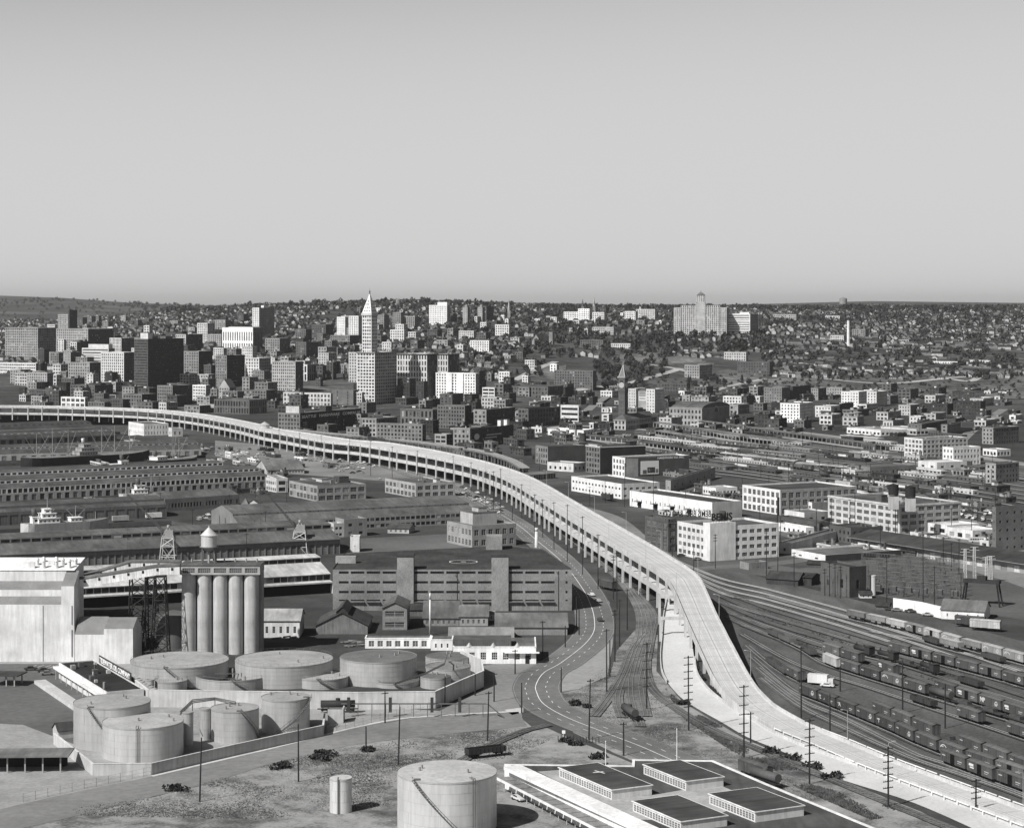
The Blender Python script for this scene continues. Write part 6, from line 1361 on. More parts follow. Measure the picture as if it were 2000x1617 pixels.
for k in range(12):
    o = bpy.data.objects.new('transformer', tmm); o.location = G(1715+k*15, 1152+k*1.2+(k % 2)*5); o.rotation_euler = (0, 0, R(-28)); link(o); tag(o, f'squat finned transformer, {ORD[k]} from the powerhouse in the front row of the switchyard', 'transformer', 'switchyard transformers')
for x, yb, yt, l in ((1885, 1133, 1072, 'pale lattice pylon nearest the switchyard'), (1903, 1131, 1068, 'pale lattice pylon in the middle of the three pairs'), (1927, 1137, 1088, 'short pale lattice pylon next to the gantry'), (1935, 1137, 1086, 'pale lattice pylon closest to the frame edge')):
    p = G(x, yb); b = MB(); h = H-(yt-YH)*p.y/F; lattice(b, 0, 0, 0, h, 1.4, .9, 8, .12, .07); b.bar((-2.4, 0, h*.9), (2.4, 0, h*.9), .1, 4); b.bar((-2, 0, h), (2, 0, h), .1, 4); o = obj('pylon', b, mat(.6, 'metal'), loc=p); tag(o, l, 'pylon')
t = thing('gantry_crane', 'black timber gantry crane straddling the siding at the frame edge', 'crane', G(1918, 1182), R(-26)); b = MB()
for sx in (-1, 1):
    for sy in (-1, 1): b.bar((sx*7+sx*1.5, sy*3, 0), (sx*7, sy*2, 10), .4, 4)
obj('leg', b, mat(.03, 'plank'), t, 'stuff'); b = MB(); b.box(-8, -2.3, 10, 8, 2.3, 11.4); b.box(-2, -2, 11.4, 2, 2, 13); obj('bridge', b, mat(.04, 'plank'), t)
# ================================================================ DOWNTOWN
def D(label, xl, xc, xr, yt, yb, v, vs=None, name='office_block', cat='building', a=29, **k):
    k.setdefault('pitch', 4.3); k.setdefault('story', 4.2); k.setdefault('fx', .52); k.setdefault('fy', .58); k.setdefault('clutter', 1)
    return bld(name, label, cat, xl, xc, xr, yt, yb, a, v, k.pop('roof', .1), vs=v*.8 if vs is None else vs, **k)  # flank defaults darker than the front, its shade painted in
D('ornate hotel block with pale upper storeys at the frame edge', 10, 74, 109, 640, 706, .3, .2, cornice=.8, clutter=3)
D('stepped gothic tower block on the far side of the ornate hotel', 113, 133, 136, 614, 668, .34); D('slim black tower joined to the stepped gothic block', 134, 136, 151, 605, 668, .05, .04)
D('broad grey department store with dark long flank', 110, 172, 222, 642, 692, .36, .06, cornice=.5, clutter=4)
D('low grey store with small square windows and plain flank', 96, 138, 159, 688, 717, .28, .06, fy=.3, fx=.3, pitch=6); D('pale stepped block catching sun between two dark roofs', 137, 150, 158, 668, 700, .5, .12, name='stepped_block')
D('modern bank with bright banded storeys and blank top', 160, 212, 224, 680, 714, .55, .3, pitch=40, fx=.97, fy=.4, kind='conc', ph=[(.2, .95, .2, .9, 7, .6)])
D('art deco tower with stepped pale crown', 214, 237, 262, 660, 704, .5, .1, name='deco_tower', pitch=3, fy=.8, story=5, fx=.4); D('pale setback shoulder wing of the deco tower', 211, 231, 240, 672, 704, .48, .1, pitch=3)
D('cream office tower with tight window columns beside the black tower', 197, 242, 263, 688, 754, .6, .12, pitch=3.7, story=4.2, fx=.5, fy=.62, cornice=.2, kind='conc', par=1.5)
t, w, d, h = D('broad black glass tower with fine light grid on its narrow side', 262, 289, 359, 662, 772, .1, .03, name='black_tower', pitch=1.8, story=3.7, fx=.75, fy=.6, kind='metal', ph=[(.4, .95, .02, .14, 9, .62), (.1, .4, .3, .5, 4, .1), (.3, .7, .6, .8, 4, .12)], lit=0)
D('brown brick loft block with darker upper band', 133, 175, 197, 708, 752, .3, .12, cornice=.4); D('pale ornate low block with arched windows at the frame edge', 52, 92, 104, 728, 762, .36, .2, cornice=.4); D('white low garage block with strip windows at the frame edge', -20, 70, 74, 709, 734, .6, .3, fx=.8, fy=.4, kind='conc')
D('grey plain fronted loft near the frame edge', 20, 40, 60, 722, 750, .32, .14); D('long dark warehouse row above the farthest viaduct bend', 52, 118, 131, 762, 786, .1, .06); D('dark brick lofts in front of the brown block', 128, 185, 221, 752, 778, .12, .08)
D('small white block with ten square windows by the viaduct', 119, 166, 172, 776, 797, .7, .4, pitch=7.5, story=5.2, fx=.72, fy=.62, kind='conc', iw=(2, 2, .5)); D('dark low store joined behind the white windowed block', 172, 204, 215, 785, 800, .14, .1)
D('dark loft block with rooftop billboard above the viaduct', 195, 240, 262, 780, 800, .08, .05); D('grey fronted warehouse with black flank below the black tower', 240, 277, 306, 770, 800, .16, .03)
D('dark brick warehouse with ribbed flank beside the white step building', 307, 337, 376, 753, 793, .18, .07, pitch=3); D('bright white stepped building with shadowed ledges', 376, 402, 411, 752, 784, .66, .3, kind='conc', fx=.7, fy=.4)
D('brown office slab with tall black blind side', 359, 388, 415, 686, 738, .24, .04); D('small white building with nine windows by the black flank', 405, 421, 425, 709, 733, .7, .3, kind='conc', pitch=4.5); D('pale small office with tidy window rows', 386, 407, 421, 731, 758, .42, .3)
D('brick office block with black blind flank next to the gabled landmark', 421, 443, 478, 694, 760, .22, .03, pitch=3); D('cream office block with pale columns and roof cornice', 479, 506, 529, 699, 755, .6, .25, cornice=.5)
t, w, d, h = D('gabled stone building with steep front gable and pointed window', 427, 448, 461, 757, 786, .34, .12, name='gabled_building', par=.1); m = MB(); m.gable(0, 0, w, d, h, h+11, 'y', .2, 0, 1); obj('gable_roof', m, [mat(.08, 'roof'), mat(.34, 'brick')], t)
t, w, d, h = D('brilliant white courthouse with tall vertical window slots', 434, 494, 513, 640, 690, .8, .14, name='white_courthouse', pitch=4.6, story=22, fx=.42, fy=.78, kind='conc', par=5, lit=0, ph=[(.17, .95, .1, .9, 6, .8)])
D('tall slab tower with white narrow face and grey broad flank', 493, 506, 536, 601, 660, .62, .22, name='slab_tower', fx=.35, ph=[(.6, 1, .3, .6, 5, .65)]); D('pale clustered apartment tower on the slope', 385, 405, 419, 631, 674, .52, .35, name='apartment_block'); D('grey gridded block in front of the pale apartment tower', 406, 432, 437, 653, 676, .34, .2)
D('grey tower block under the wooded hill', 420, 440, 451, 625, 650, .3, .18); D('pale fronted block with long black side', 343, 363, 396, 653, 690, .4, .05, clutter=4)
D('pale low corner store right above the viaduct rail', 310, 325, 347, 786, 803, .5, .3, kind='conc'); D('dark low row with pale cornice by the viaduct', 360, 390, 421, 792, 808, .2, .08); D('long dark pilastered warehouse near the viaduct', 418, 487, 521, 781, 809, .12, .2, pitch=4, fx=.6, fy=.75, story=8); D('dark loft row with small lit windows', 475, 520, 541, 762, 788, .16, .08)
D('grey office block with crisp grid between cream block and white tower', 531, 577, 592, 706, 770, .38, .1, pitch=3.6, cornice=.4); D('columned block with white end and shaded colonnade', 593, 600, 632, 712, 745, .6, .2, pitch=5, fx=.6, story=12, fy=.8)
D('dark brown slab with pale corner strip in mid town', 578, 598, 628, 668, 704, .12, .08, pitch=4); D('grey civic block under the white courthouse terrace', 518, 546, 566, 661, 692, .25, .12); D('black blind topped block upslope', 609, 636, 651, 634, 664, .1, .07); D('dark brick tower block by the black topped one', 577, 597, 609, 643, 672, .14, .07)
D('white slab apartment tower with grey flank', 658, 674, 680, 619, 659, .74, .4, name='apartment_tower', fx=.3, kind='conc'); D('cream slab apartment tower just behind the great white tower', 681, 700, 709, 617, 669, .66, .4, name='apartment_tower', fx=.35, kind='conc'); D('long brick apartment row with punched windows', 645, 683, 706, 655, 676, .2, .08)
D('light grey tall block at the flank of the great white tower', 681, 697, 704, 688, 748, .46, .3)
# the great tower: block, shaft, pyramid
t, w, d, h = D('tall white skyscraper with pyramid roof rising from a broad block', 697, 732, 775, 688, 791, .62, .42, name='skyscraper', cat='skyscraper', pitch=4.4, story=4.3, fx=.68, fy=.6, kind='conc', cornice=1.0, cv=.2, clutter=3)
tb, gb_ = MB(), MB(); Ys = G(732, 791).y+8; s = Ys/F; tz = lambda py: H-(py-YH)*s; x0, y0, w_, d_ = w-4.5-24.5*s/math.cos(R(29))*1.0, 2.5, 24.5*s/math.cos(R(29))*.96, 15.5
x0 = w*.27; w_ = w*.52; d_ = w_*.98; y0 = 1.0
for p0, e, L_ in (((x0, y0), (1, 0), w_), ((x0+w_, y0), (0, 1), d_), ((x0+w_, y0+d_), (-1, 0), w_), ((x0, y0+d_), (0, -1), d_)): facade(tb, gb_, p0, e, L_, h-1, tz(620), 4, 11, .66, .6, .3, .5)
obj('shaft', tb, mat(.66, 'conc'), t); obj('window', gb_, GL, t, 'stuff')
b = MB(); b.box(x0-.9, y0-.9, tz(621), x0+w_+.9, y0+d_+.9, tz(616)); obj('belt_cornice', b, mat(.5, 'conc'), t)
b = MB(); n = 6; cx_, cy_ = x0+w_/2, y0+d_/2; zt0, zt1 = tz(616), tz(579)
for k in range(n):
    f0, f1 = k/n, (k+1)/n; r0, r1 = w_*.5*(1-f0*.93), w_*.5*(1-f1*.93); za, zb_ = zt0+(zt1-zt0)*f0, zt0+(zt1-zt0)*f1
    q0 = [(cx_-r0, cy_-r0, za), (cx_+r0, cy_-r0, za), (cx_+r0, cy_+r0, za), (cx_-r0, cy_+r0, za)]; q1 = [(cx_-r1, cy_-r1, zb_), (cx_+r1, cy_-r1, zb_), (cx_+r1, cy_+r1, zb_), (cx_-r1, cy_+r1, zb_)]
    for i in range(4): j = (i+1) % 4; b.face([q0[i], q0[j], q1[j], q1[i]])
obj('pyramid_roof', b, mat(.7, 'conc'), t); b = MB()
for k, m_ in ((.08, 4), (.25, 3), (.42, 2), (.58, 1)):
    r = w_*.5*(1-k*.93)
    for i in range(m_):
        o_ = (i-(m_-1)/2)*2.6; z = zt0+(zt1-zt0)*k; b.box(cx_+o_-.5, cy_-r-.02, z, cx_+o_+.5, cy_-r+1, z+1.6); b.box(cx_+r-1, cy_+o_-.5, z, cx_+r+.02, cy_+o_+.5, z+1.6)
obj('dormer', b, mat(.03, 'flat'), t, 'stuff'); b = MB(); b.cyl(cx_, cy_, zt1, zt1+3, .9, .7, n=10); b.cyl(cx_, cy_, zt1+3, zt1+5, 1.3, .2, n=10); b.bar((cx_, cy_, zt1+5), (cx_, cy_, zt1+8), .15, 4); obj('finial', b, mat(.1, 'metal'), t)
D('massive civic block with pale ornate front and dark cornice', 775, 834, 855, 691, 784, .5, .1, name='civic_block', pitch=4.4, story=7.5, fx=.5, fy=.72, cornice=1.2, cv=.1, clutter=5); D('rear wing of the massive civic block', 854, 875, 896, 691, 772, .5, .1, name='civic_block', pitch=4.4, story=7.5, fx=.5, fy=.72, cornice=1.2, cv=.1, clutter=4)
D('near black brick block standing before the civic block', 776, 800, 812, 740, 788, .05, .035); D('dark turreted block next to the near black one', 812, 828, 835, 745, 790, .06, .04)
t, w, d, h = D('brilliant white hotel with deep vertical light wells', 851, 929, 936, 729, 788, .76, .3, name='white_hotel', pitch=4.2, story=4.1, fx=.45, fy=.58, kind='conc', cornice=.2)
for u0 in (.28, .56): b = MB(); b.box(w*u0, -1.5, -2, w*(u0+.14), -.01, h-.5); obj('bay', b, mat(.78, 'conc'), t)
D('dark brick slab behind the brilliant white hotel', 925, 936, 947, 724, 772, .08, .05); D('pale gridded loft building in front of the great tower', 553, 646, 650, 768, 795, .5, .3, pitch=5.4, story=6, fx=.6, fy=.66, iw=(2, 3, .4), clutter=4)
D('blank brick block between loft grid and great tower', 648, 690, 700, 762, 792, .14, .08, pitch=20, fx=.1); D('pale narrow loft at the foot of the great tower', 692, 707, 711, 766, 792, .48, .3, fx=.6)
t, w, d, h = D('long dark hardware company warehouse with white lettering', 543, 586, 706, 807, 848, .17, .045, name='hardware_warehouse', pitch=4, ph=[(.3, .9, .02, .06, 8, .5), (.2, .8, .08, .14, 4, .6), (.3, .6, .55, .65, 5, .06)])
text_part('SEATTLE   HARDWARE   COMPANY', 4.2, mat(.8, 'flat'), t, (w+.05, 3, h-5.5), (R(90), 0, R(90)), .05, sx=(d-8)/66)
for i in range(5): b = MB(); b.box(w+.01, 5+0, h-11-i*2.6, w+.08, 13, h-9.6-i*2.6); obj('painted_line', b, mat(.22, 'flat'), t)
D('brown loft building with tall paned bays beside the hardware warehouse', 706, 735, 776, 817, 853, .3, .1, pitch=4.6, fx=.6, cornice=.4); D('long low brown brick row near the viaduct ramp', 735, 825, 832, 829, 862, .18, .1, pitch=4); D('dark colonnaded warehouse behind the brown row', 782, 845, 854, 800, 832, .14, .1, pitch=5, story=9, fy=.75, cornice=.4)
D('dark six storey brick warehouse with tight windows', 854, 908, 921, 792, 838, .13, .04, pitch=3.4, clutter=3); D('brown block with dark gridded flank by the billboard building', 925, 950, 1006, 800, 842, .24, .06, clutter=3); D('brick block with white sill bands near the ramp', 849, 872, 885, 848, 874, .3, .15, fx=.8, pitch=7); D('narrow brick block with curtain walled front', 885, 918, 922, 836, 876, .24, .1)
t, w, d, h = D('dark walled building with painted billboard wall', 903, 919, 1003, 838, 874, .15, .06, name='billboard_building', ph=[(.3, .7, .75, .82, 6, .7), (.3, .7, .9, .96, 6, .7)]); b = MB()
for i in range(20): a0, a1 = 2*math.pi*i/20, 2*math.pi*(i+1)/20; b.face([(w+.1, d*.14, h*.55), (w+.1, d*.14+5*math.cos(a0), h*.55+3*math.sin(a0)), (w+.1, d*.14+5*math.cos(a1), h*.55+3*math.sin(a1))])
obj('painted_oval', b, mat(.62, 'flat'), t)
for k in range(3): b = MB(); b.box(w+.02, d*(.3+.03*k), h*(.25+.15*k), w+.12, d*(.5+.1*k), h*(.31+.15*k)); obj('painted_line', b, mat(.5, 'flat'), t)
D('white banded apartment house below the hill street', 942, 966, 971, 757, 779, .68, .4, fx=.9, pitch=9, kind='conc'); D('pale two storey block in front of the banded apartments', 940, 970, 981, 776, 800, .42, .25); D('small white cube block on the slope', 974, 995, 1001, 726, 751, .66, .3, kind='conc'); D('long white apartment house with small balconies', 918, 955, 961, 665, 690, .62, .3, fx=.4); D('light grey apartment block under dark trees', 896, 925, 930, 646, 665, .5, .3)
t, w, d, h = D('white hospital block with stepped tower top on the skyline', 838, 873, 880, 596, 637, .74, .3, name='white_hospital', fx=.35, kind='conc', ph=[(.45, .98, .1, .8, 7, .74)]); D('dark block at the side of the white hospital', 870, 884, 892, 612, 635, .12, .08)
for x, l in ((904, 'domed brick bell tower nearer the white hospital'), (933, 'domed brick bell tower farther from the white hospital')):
    t, w, d, h = D(l, x, x+9, x+14, 600, 640, .34, .16, name='bell_tower', cat='tower', pitch=4, par=.3, clutter=0, fx=.3); b = MB(); b.cyl(w/2, d/2, h, h+3, 3, n=10); b.cyl(w/2, d/2, h+3, h+5, 3, .5, n=10); obj('cupola', b, mat(.3, 'conc'), t)
D('wide cathedral nave between two bell towers', 912, 932, 945, 618, 640, .55, .3, name='cathedral', cat='church', pitch=6); D('tall dark apartment slab beside the bell towers', 944, 950, 964, 598, 631, .1, .06)
for x, yt, yb, l in ((994, 583, 628, 'slim pale church spire on the skyline'), (1138, 584, 612, 'dark small steeple on the far ridge'), (1160, 579, 612, 'thin needle spire on the far ridge')):
    p = G(x, yb); s = p.y/F; hh_ = (yb-yt)*s; b = MB(); b.box(-3, -3, -3, 3, 3, hh_*.45, 0); b.cyl(0, 0, hh_*.45, hh_, 3.2, .1, n=8, mi=1); o = obj('church_spire', b, [mat(.3, 'brick'), mat(.35 if x != 1138 else .1, 'roof')], loc=p); tag(o, l, 'spire')
for a in ((762, 789, 793, 644, 671, .6, 'cream six storey apartment house near the civic block'), (1157, 1198, 1203, 639, 657, .42, 'long pale apartment house in the trees'), (1101, 1130, 1133, 609, 628, .72, 'white low institute wing on the ridge'), (1129, 1151, 1157, 603, 630, .82, 'bright white cube hospital block on the ridge'),
          (1157, 1180, 1184, 610, 632, .62, 'white stepped wing beside the bright cube block'), (1220, 1241, 1246, 608, 629, .66, 'white small hospital on the far ridge'), (1243, 1279, 1283, 604, 627, .5, 'cream broad hospital beside the small white one'), (1082, 1158, 1165, 724, 764, .13, 'big dark brick warehouse with pale pilasters below the trees'), (1074, 1087, 1092, 711, 728, .76, 'tiny white cube house block with six windows'),
          (1025, 1044, 1048, 703, 725, .5, 'small grey apartment block on the bare slope'), (1414, 1457, 1461, 688, 706, .46, 'cream apartment house at the bluff edge'), (1440, 1503, 1510, 707, 735, .1, 'long dark brick school on the bluff'), (1337, 1366, 1391, 713, 742, .3, 'brown terraced apartment block at the ravine'), (1286, 1341, 1348, 749, 770, .09, 'dark brick warehouse behind the cream hotels'),
          (1412, 1448, 1452, 774, 794, .58, 'pale low commercial block with cornice beyond the terminal'), (1452, 1484, 1492, 774, 790, .52, 'pale matching commercial block a little farther'), (1075, 1087, 1090, 619, 636, .6, 'narrow white tower house near the ridge woods'), (967, 994, 997, 634, 660, .6, 'pale apartment block under the spire'), (746, 764, 768, 668, 690, .56, 'cream narrow apartment house with light bay'),
          (767, 783, 789, 610, 645, .22, 'brown apartment tower behind the pyramid roof'), (789, 810, 820, 618, 645, .26, 'grey brown slab apartment on the hill'), (738, 750, 760, 615, 650, .24, 'dark brick apartment close behind the pyramid'), (797, 812, 822, 648, 668, .5, 'white low flats with stripes'), (1133, 1178, 1184, 664, 684, .12, 'dark brick convent with pale end'), (1193, 1231, 1235, 671, 682, .5, 'low grey flats amid dark trees'), (1612, 1640, 1648, 617, 626, .5, 'pale row of flats near the white chimney'),
          (1510, 1555, 1560, 614, 628, .35, 'long brick hall on the ridge beyond the hospital'), (1664, 1690, 1697, 643, 664, .24, 'steep roofed school beside the white chimney'), (1622, 1648, 1655, 655, 672, .5, 'white laundry block left of the white chimney foot'), (1815, 1870, 1880, 706, 716, .6, 'long white terrace house row far on the slope'), (1880, 1935, 1940, 704, 713, .55, 'second long white terrace row near the frame edge'), (1750, 1775, 1800, 663, 674, .3, 'flat brown pavilion on the slope')):
    D(a[6], *a[:6], name='hillside_block', clutter=1)
# big hospital
t, w, d, h = D('huge stepped brick hospital crowning the bluff with central tower', 1316, 1419, 1424, 601, 659, .46, .25, name='hospital', a=12, pitch=3.9, story=3.8, fx=.5, fy=.62, roof=.2); zH = lambda py, q=(Vector((0, G(1419, 659).y, 0))).y: H-(py-YH)*q/F-t.location.z
for u0, u1, yt, vv_ in ((.13, .87, 596, .46), (.42, .6, 590, .48), (.44, .585, 577, .5)):
    b = MB(); g_ = MB(); facade(b, g_, (w*u0, -1.2 if u1 < .7 else -.6), (1, 0), w*(u1-u0), 0 if yt != 596 else h-.5, zH(yt), max(1, round(w*(u1-u0)/3.9)), round((zH(yt)-(0 if yt != 596 else h))/3.8) or 1, .45, .6, .2)
    D_ = 9; q = [(w*u1, -1.2), (w*u1, D_)], [(w*u1, D_), (w*u0, D_)], [(w*u0, D_), (w*u0, -1.2)]
    for p0, p1 in q: b.face([(*p0, 0), (*p1, 0), (*p1, zH(yt)), (*p0, zH(yt))])
    b.face([(w*u0, -1.2, zH(yt)), (w*u1, -1.2, zH(yt)), (w*u1, D_, zH(yt)), (w*u0, D_, zH(yt))]); obj('tower_section', b, mat(vv_, 'brick'), t); obj('window', g_, GL, t, 'stuff')
b = MB(); b.hip(w*.44, -1.2, w*.585, 9, zH(577), zH(571), .5); b.bar((w*.512, 4, zH(572)), (w*.512, 4, zH(567)), .5, 6); obj('pyramid_roof', b, mat(.12, 'roof'), t)
t, w, d, h = D('white banded hospital wing beside the huge stepped hospital', 1419, 1465, 1481, 613, 659, .78, .22, name='hospital_wing', a=20, pitch=60, fx=.97, fy=.42, kind='conc', ph=[(.0, .14, .2, .6, 5, .78), (.45, .85, .3, .7, 4, .8)])
b = MB(); b.box(w-.1, d-2.5, 0, w+1, d-.1, h+2.5); obj('stair_tower', b, mat(.6, 'conc'), t)
def stack(label, x, yt, yb, r, v, name='chimney'):
    p = G(x, yb); h = (yb-yt)*p.y/F; b = MB(); b.cyl(0, 0, -2, h, r, r*.75, n=14); b.cyl(0, 0, h, h+.8, r*.85, n=14); o = obj(name, b, mat(v, 'conc'), loc=p); tag(o, label, 'chimney')
stack('tall white chimney alone on the residential slope', 1657, 627, 677, 3, .72); stack('short dark stack near the terminal roofs', 1138, 848, 862, 4, .06)
t = thing('skyline_water_tower', 'spidery water tower with cluster of tanks on the far ridge', 'water tower', G(1647, 606)); s = t.location.y/F; b = MB(); zt_ = 24*s
for k in range(6): a = k*1.047; b.bar((math.cos(a)*5*s, math.sin(a)*5*s, -3), (math.cos(a)*6*s, math.sin(a)*6*s, zt_*.6), .5, 4)
obj('leg', b, mat(.2, 'metal'), t, 'stuff')
b = MB(); b.cyl(0, 0, zt_*.5, zt_*.95, 7.5*s, n=16, apex=3*s); obj('tank', b, mat(.24, 'metal'), t)
t = thing('round_water_tower', 'squat round standpipe tower among skyline trees', 'water tower', G(778, 604)); b = MB(); b.cyl(0, 0, -3, 23, 6, n=16, apex=4); obj('drum', b, mat(.2, 'brick'), t)
t = thing('church', 'dark stone church with broad window and square tower on the slope', 'church', G(1050, 676), -R(29)); b = MB(); b.box(-8, -6, -3, 8, 30, 9, 1); b.gable(-8, -6, 8, 30, 9, 20, 'y', .4, 0, 1); obj('nave', b, [mat(.07, 'roof'), mat(.26, 'brick')], t); b = MB(); b.box(20, 4, -3, 27, 11, 24); obj('bell_tower', b, mat(.2, 'brick'), t); b = MB(); b.box(-3, -6.1, 3, 3, -6.01, 12); obj('window', b, GL[0], t)
# billboards
for x, yb, w, h, l in ((212, 790, 20, 7, 'dark framed rooftop billboard above the far bend of the viaduct'), (404, 806, 20, 4.5, 'long low pale advertising board beside the viaduct'), (1890, 846, 14, 6, 'dark board with faint pale letters in the far street')):
    t = thing('billboard', l, 'billboard', G(x, yb), -R(10)); b = MB(); b.box(-w/2, -.3, 6, w/2, .1, 6+h, 0); obj('frame', b, mat(.5 if w > 15 else .1, 'plain'), t); b = MB(); b.box(-w/2+.7, -.36, 6.6, w/2-.7, -.305, 5.4+h); obj('face', b, mat(.06 if h > 5 else .4, 'flat'), t)
    b = MB(); b.box(-w/2+1, -.1, 0, -w/2+1.4, .3, 6); b.box(w/2-1.4, -.1, 0, w/2-1, .3, 6); obj('support', b, M_DARK, t, 'stuff')
# the water tower standing beside the viaduct
t = thing('water_tower', 'squat pale conical water tower beside the far bend of the viaduct', 'water tower', G(517, 868)); s = t.location.y/F; b = MB(); b.cyl(0, 0, 14, 14+10*s, 9.5*s, n=18, cap=False); obj('tank', b, mat(.5, 'metal'), t); b = MB(); b.cyl(0, 0, 14+10*s, 14+16*s, 10.5*s, .2, n=18); obj('roof', b, mat(.55, 'metal'), t)
for a in range(4): b = MB(); b.bar((math.cos(a*1.57+.78)*3.6, math.sin(a*1.57+.78)*3.6, 0), (math.cos(a*1.57+.78)*3.3, math.sin(a*1.57+.78)*3.3, 14), .3, 4); obj('leg', b, mat(.1, 'metal'), t)

# ---------------------------------------------------------------- smaller blocks filling the streets
LM = [(290, 720, 'the black glass tower'), (464, 660, 'the white courthouse'), (716, 720, 'the pyramid roofed skyscraper'), (890, 760, 'the brilliant white hotel'), (620, 830, 'the hardware warehouse'), (1215, 790, 'the clock tower'), (1368, 640, 'the stepped hospital'), (1366, 815, 'the vaulted station'),
      (1120, 745, 'the dark pilastered warehouse'), (1556, 805, 'the white six storey hotel'), (1657, 660, 'the white chimney'), (80, 680, 'the ornate hotel block'), (220, 720, 'the cream office tower'), (855, 615, 'the skyline hospital'), (994, 620, 'the pale church spire'), (1475, 720, 'the dark school on the bluff'), (555, 735, 'the grey gridded office'), (1690, 785, 'the white apartment house'),
      (1880, 790, 'the black walled warehouses'), (150, 640, 'the department store'), (1140, 615, 'the white cube on the ridge'), (1250, 615, 'the far ridge hospitals'), (1900, 720, 'the far terrace rows'), (960, 850, 'the painted billboard wall'), (1800, 650, 'the open slope'), (1420, 1040, 'the bag factory'), (1740, 990, 'the broad four storey factory'), (1165, 950, 'the nearest white warehouse'), (1330, 985, 'the porch warehouse'), (1520, 975, 'the stepped white factory'), (1820, 1060, 'the long black freight shed'), (280, 945, 'the long pier warehouse'), (300, 1055, 'the dock warehouse'), (640, 960, 'the corner factory'),
      (1290, 910, 'the painted hardware wall'), (1202, 895, 'the blind dark warehouse'), (1460, 855, 'the dark station canopy'), (1600, 925, 'the canopy strip'), (1830, 870, 'the pale corner warehouse'), (1880, 895, 'the white two storey factory'), (450, 880, 'the quay boats'), (180, 905, 'the black freighter'), (1700, 845, 'the market hall'), (1095, 890, 'the brick block'), (720, 1000, 'the ribbed shed')]
used_labels = {}
def auto_label(px, py, v, thing_, floors):
    lx, ly, nm = min(LM, key=lambda q: (q[0]-px)**2+3*(q[1]-py)**2); tone = 'black' if v < .06 else 'dark' if v < .16 else 'brown grey' if v < .3 else 'pale grey' if v < .5 else 'white'
    dy, dx = py-ly, px-lx; dist = math.hypot(dx, dy)
    rel = ('well ' if dist > 90 else '')+(('below' if dy > 0 else 'above') if abs(dy) > abs(dx)*.5 else ('west of' if dx < 0 else 'east of'))
    lb = f'{tone} {floors} {thing_} {rel} {nm}' if floors else f'{thing_} {rel} {nm}'
    if lb not in used_labels: used_labels[lb] = 1; return lb
    for q in sorted(LM, key=lambda q: (q[0]-px)**2+3*(q[1]-py)**2)[1:4]:
        for w_ in ('toward', 'lined up with', 'slightly nearer'):
            l2 = f'{lb}, {w_} {q[2]}'
            if l2 not in used_labels and len(l2.split()) <= 16: used_labels[l2] = 1; return l2
    return lb
fr_ = random.Random(5); occ = []
def fill(n, x0, x1, y0, y1, wpx, hpx, tones, name='city_block', a=29, th='building', seed=1):
    r = random.Random(seed); k = 0; tries = 0
    while k < n and tries < n*12:
        tries += 1; px = r.uniform(x0, x1); py = r.uniform(y0, y1)
        if any(abs(px-q[0]) < q[2]*.8 and abs(py-q[1]) < 7 for q in occ): continue
        w = r.uniform(*wpx); h = r.uniform(*hpx); v = r.choice(tones)*r.uniform(.8, 1.2); sp = r.uniform(.84, .93) if name == 'rail_shed' else r.uniform(.45, .7); occ.append((px, py, w)); fl = 'low' if h < 14 else 'mid height' if h < 24 else 'tall'
        nm_ = name if th == 'building' else 'apartment_house'; lb = auto_label(px, py, v, r.choice(('loft block', 'brick block', 'commercial block') if th == 'building' else ('apartment house', 'flats block', 'lodging house')), fl)
        bld(nm_, lb, 'building', px-w*sp, px, px+w*(1-sp), py-h, py, a, v, r.choice((.05, .08, .12, .2)), pitch=r.choice((4, 4.6, 5.4)), story=r.choice((4, 4.6)), fx=r.choice((.45, .55, .65)), fy=.56, vs=v*.7, group='lesser blocks near '+lb.split(',')[0].split(' the ')[-1], clutter=r.choice((1, 2, 4)), kind='brick',  # vs darkens every flank, shade put into the wall colour
            cornice=r.choice((0, .25, .45)), cv=v*r.choice((.7, 1.4)), ph=[(.3, .5, .3, .6, 2.5, r.choice((.1, .4, .6))), (.65, .8, .6, .8, 4, r.choice((.06, .2)))][:r.choice((0, 1, 2))]); k += 1
fill(60, 40, 560, 735, 802, (22, 46), (14, 34), (.05, .08, .12, .2, .3, .5), seed=2); fill(46, 560, 1010, 770, 858, (24, 48), (14, 30), (.05, .08, .12, .2), seed=3); fill(46, 60, 700, 690, 745, (18, 38), (14, 36), (.06, .1, .2, .3, .5), seed=4)
fill(60, 600, 1060, 650, 765, (14, 32), (10, 22), (.06, .12, .2, .35, .55), th='flat', seed=5); fill(56, 60, 830, 630, 690, (12, 28), (8, 20), (.06, .12, .25, .4, .6), th='flat', seed=6); fill(52, 1290, 1930, 768, 838, (22, 52), (10, 20), (.05, .08, .14, .3, .5), seed=8); fill(30, 1000, 1340, 760, 850, (20, 42), (9, 20), (.05, .1, .2, .5), seed=9)
fill(40, 700, 1320, 612, 655, (10, 22), (6, 14), (.1, .2, .35, .6), th='flat', seed=10); fill(20, 1650, 1990, 850, 1000, (26, 56), (9, 18), (.08, .2, .4, .6), a=61, seed=12); fill(14, 430, 620, 880, 935, (18, 30), (6, 12), (.1, .3, .5), a=61, seed=13); fill(16, 900, 1140, 850, 905, (24, 44), (12, 24), (.05, .08, .14), a=61, seed=14)
fill(14, 1560, 1960, 1040, 1090, (24, 50), (8, 14), (.08, .2, .5), a=61, seed=15)
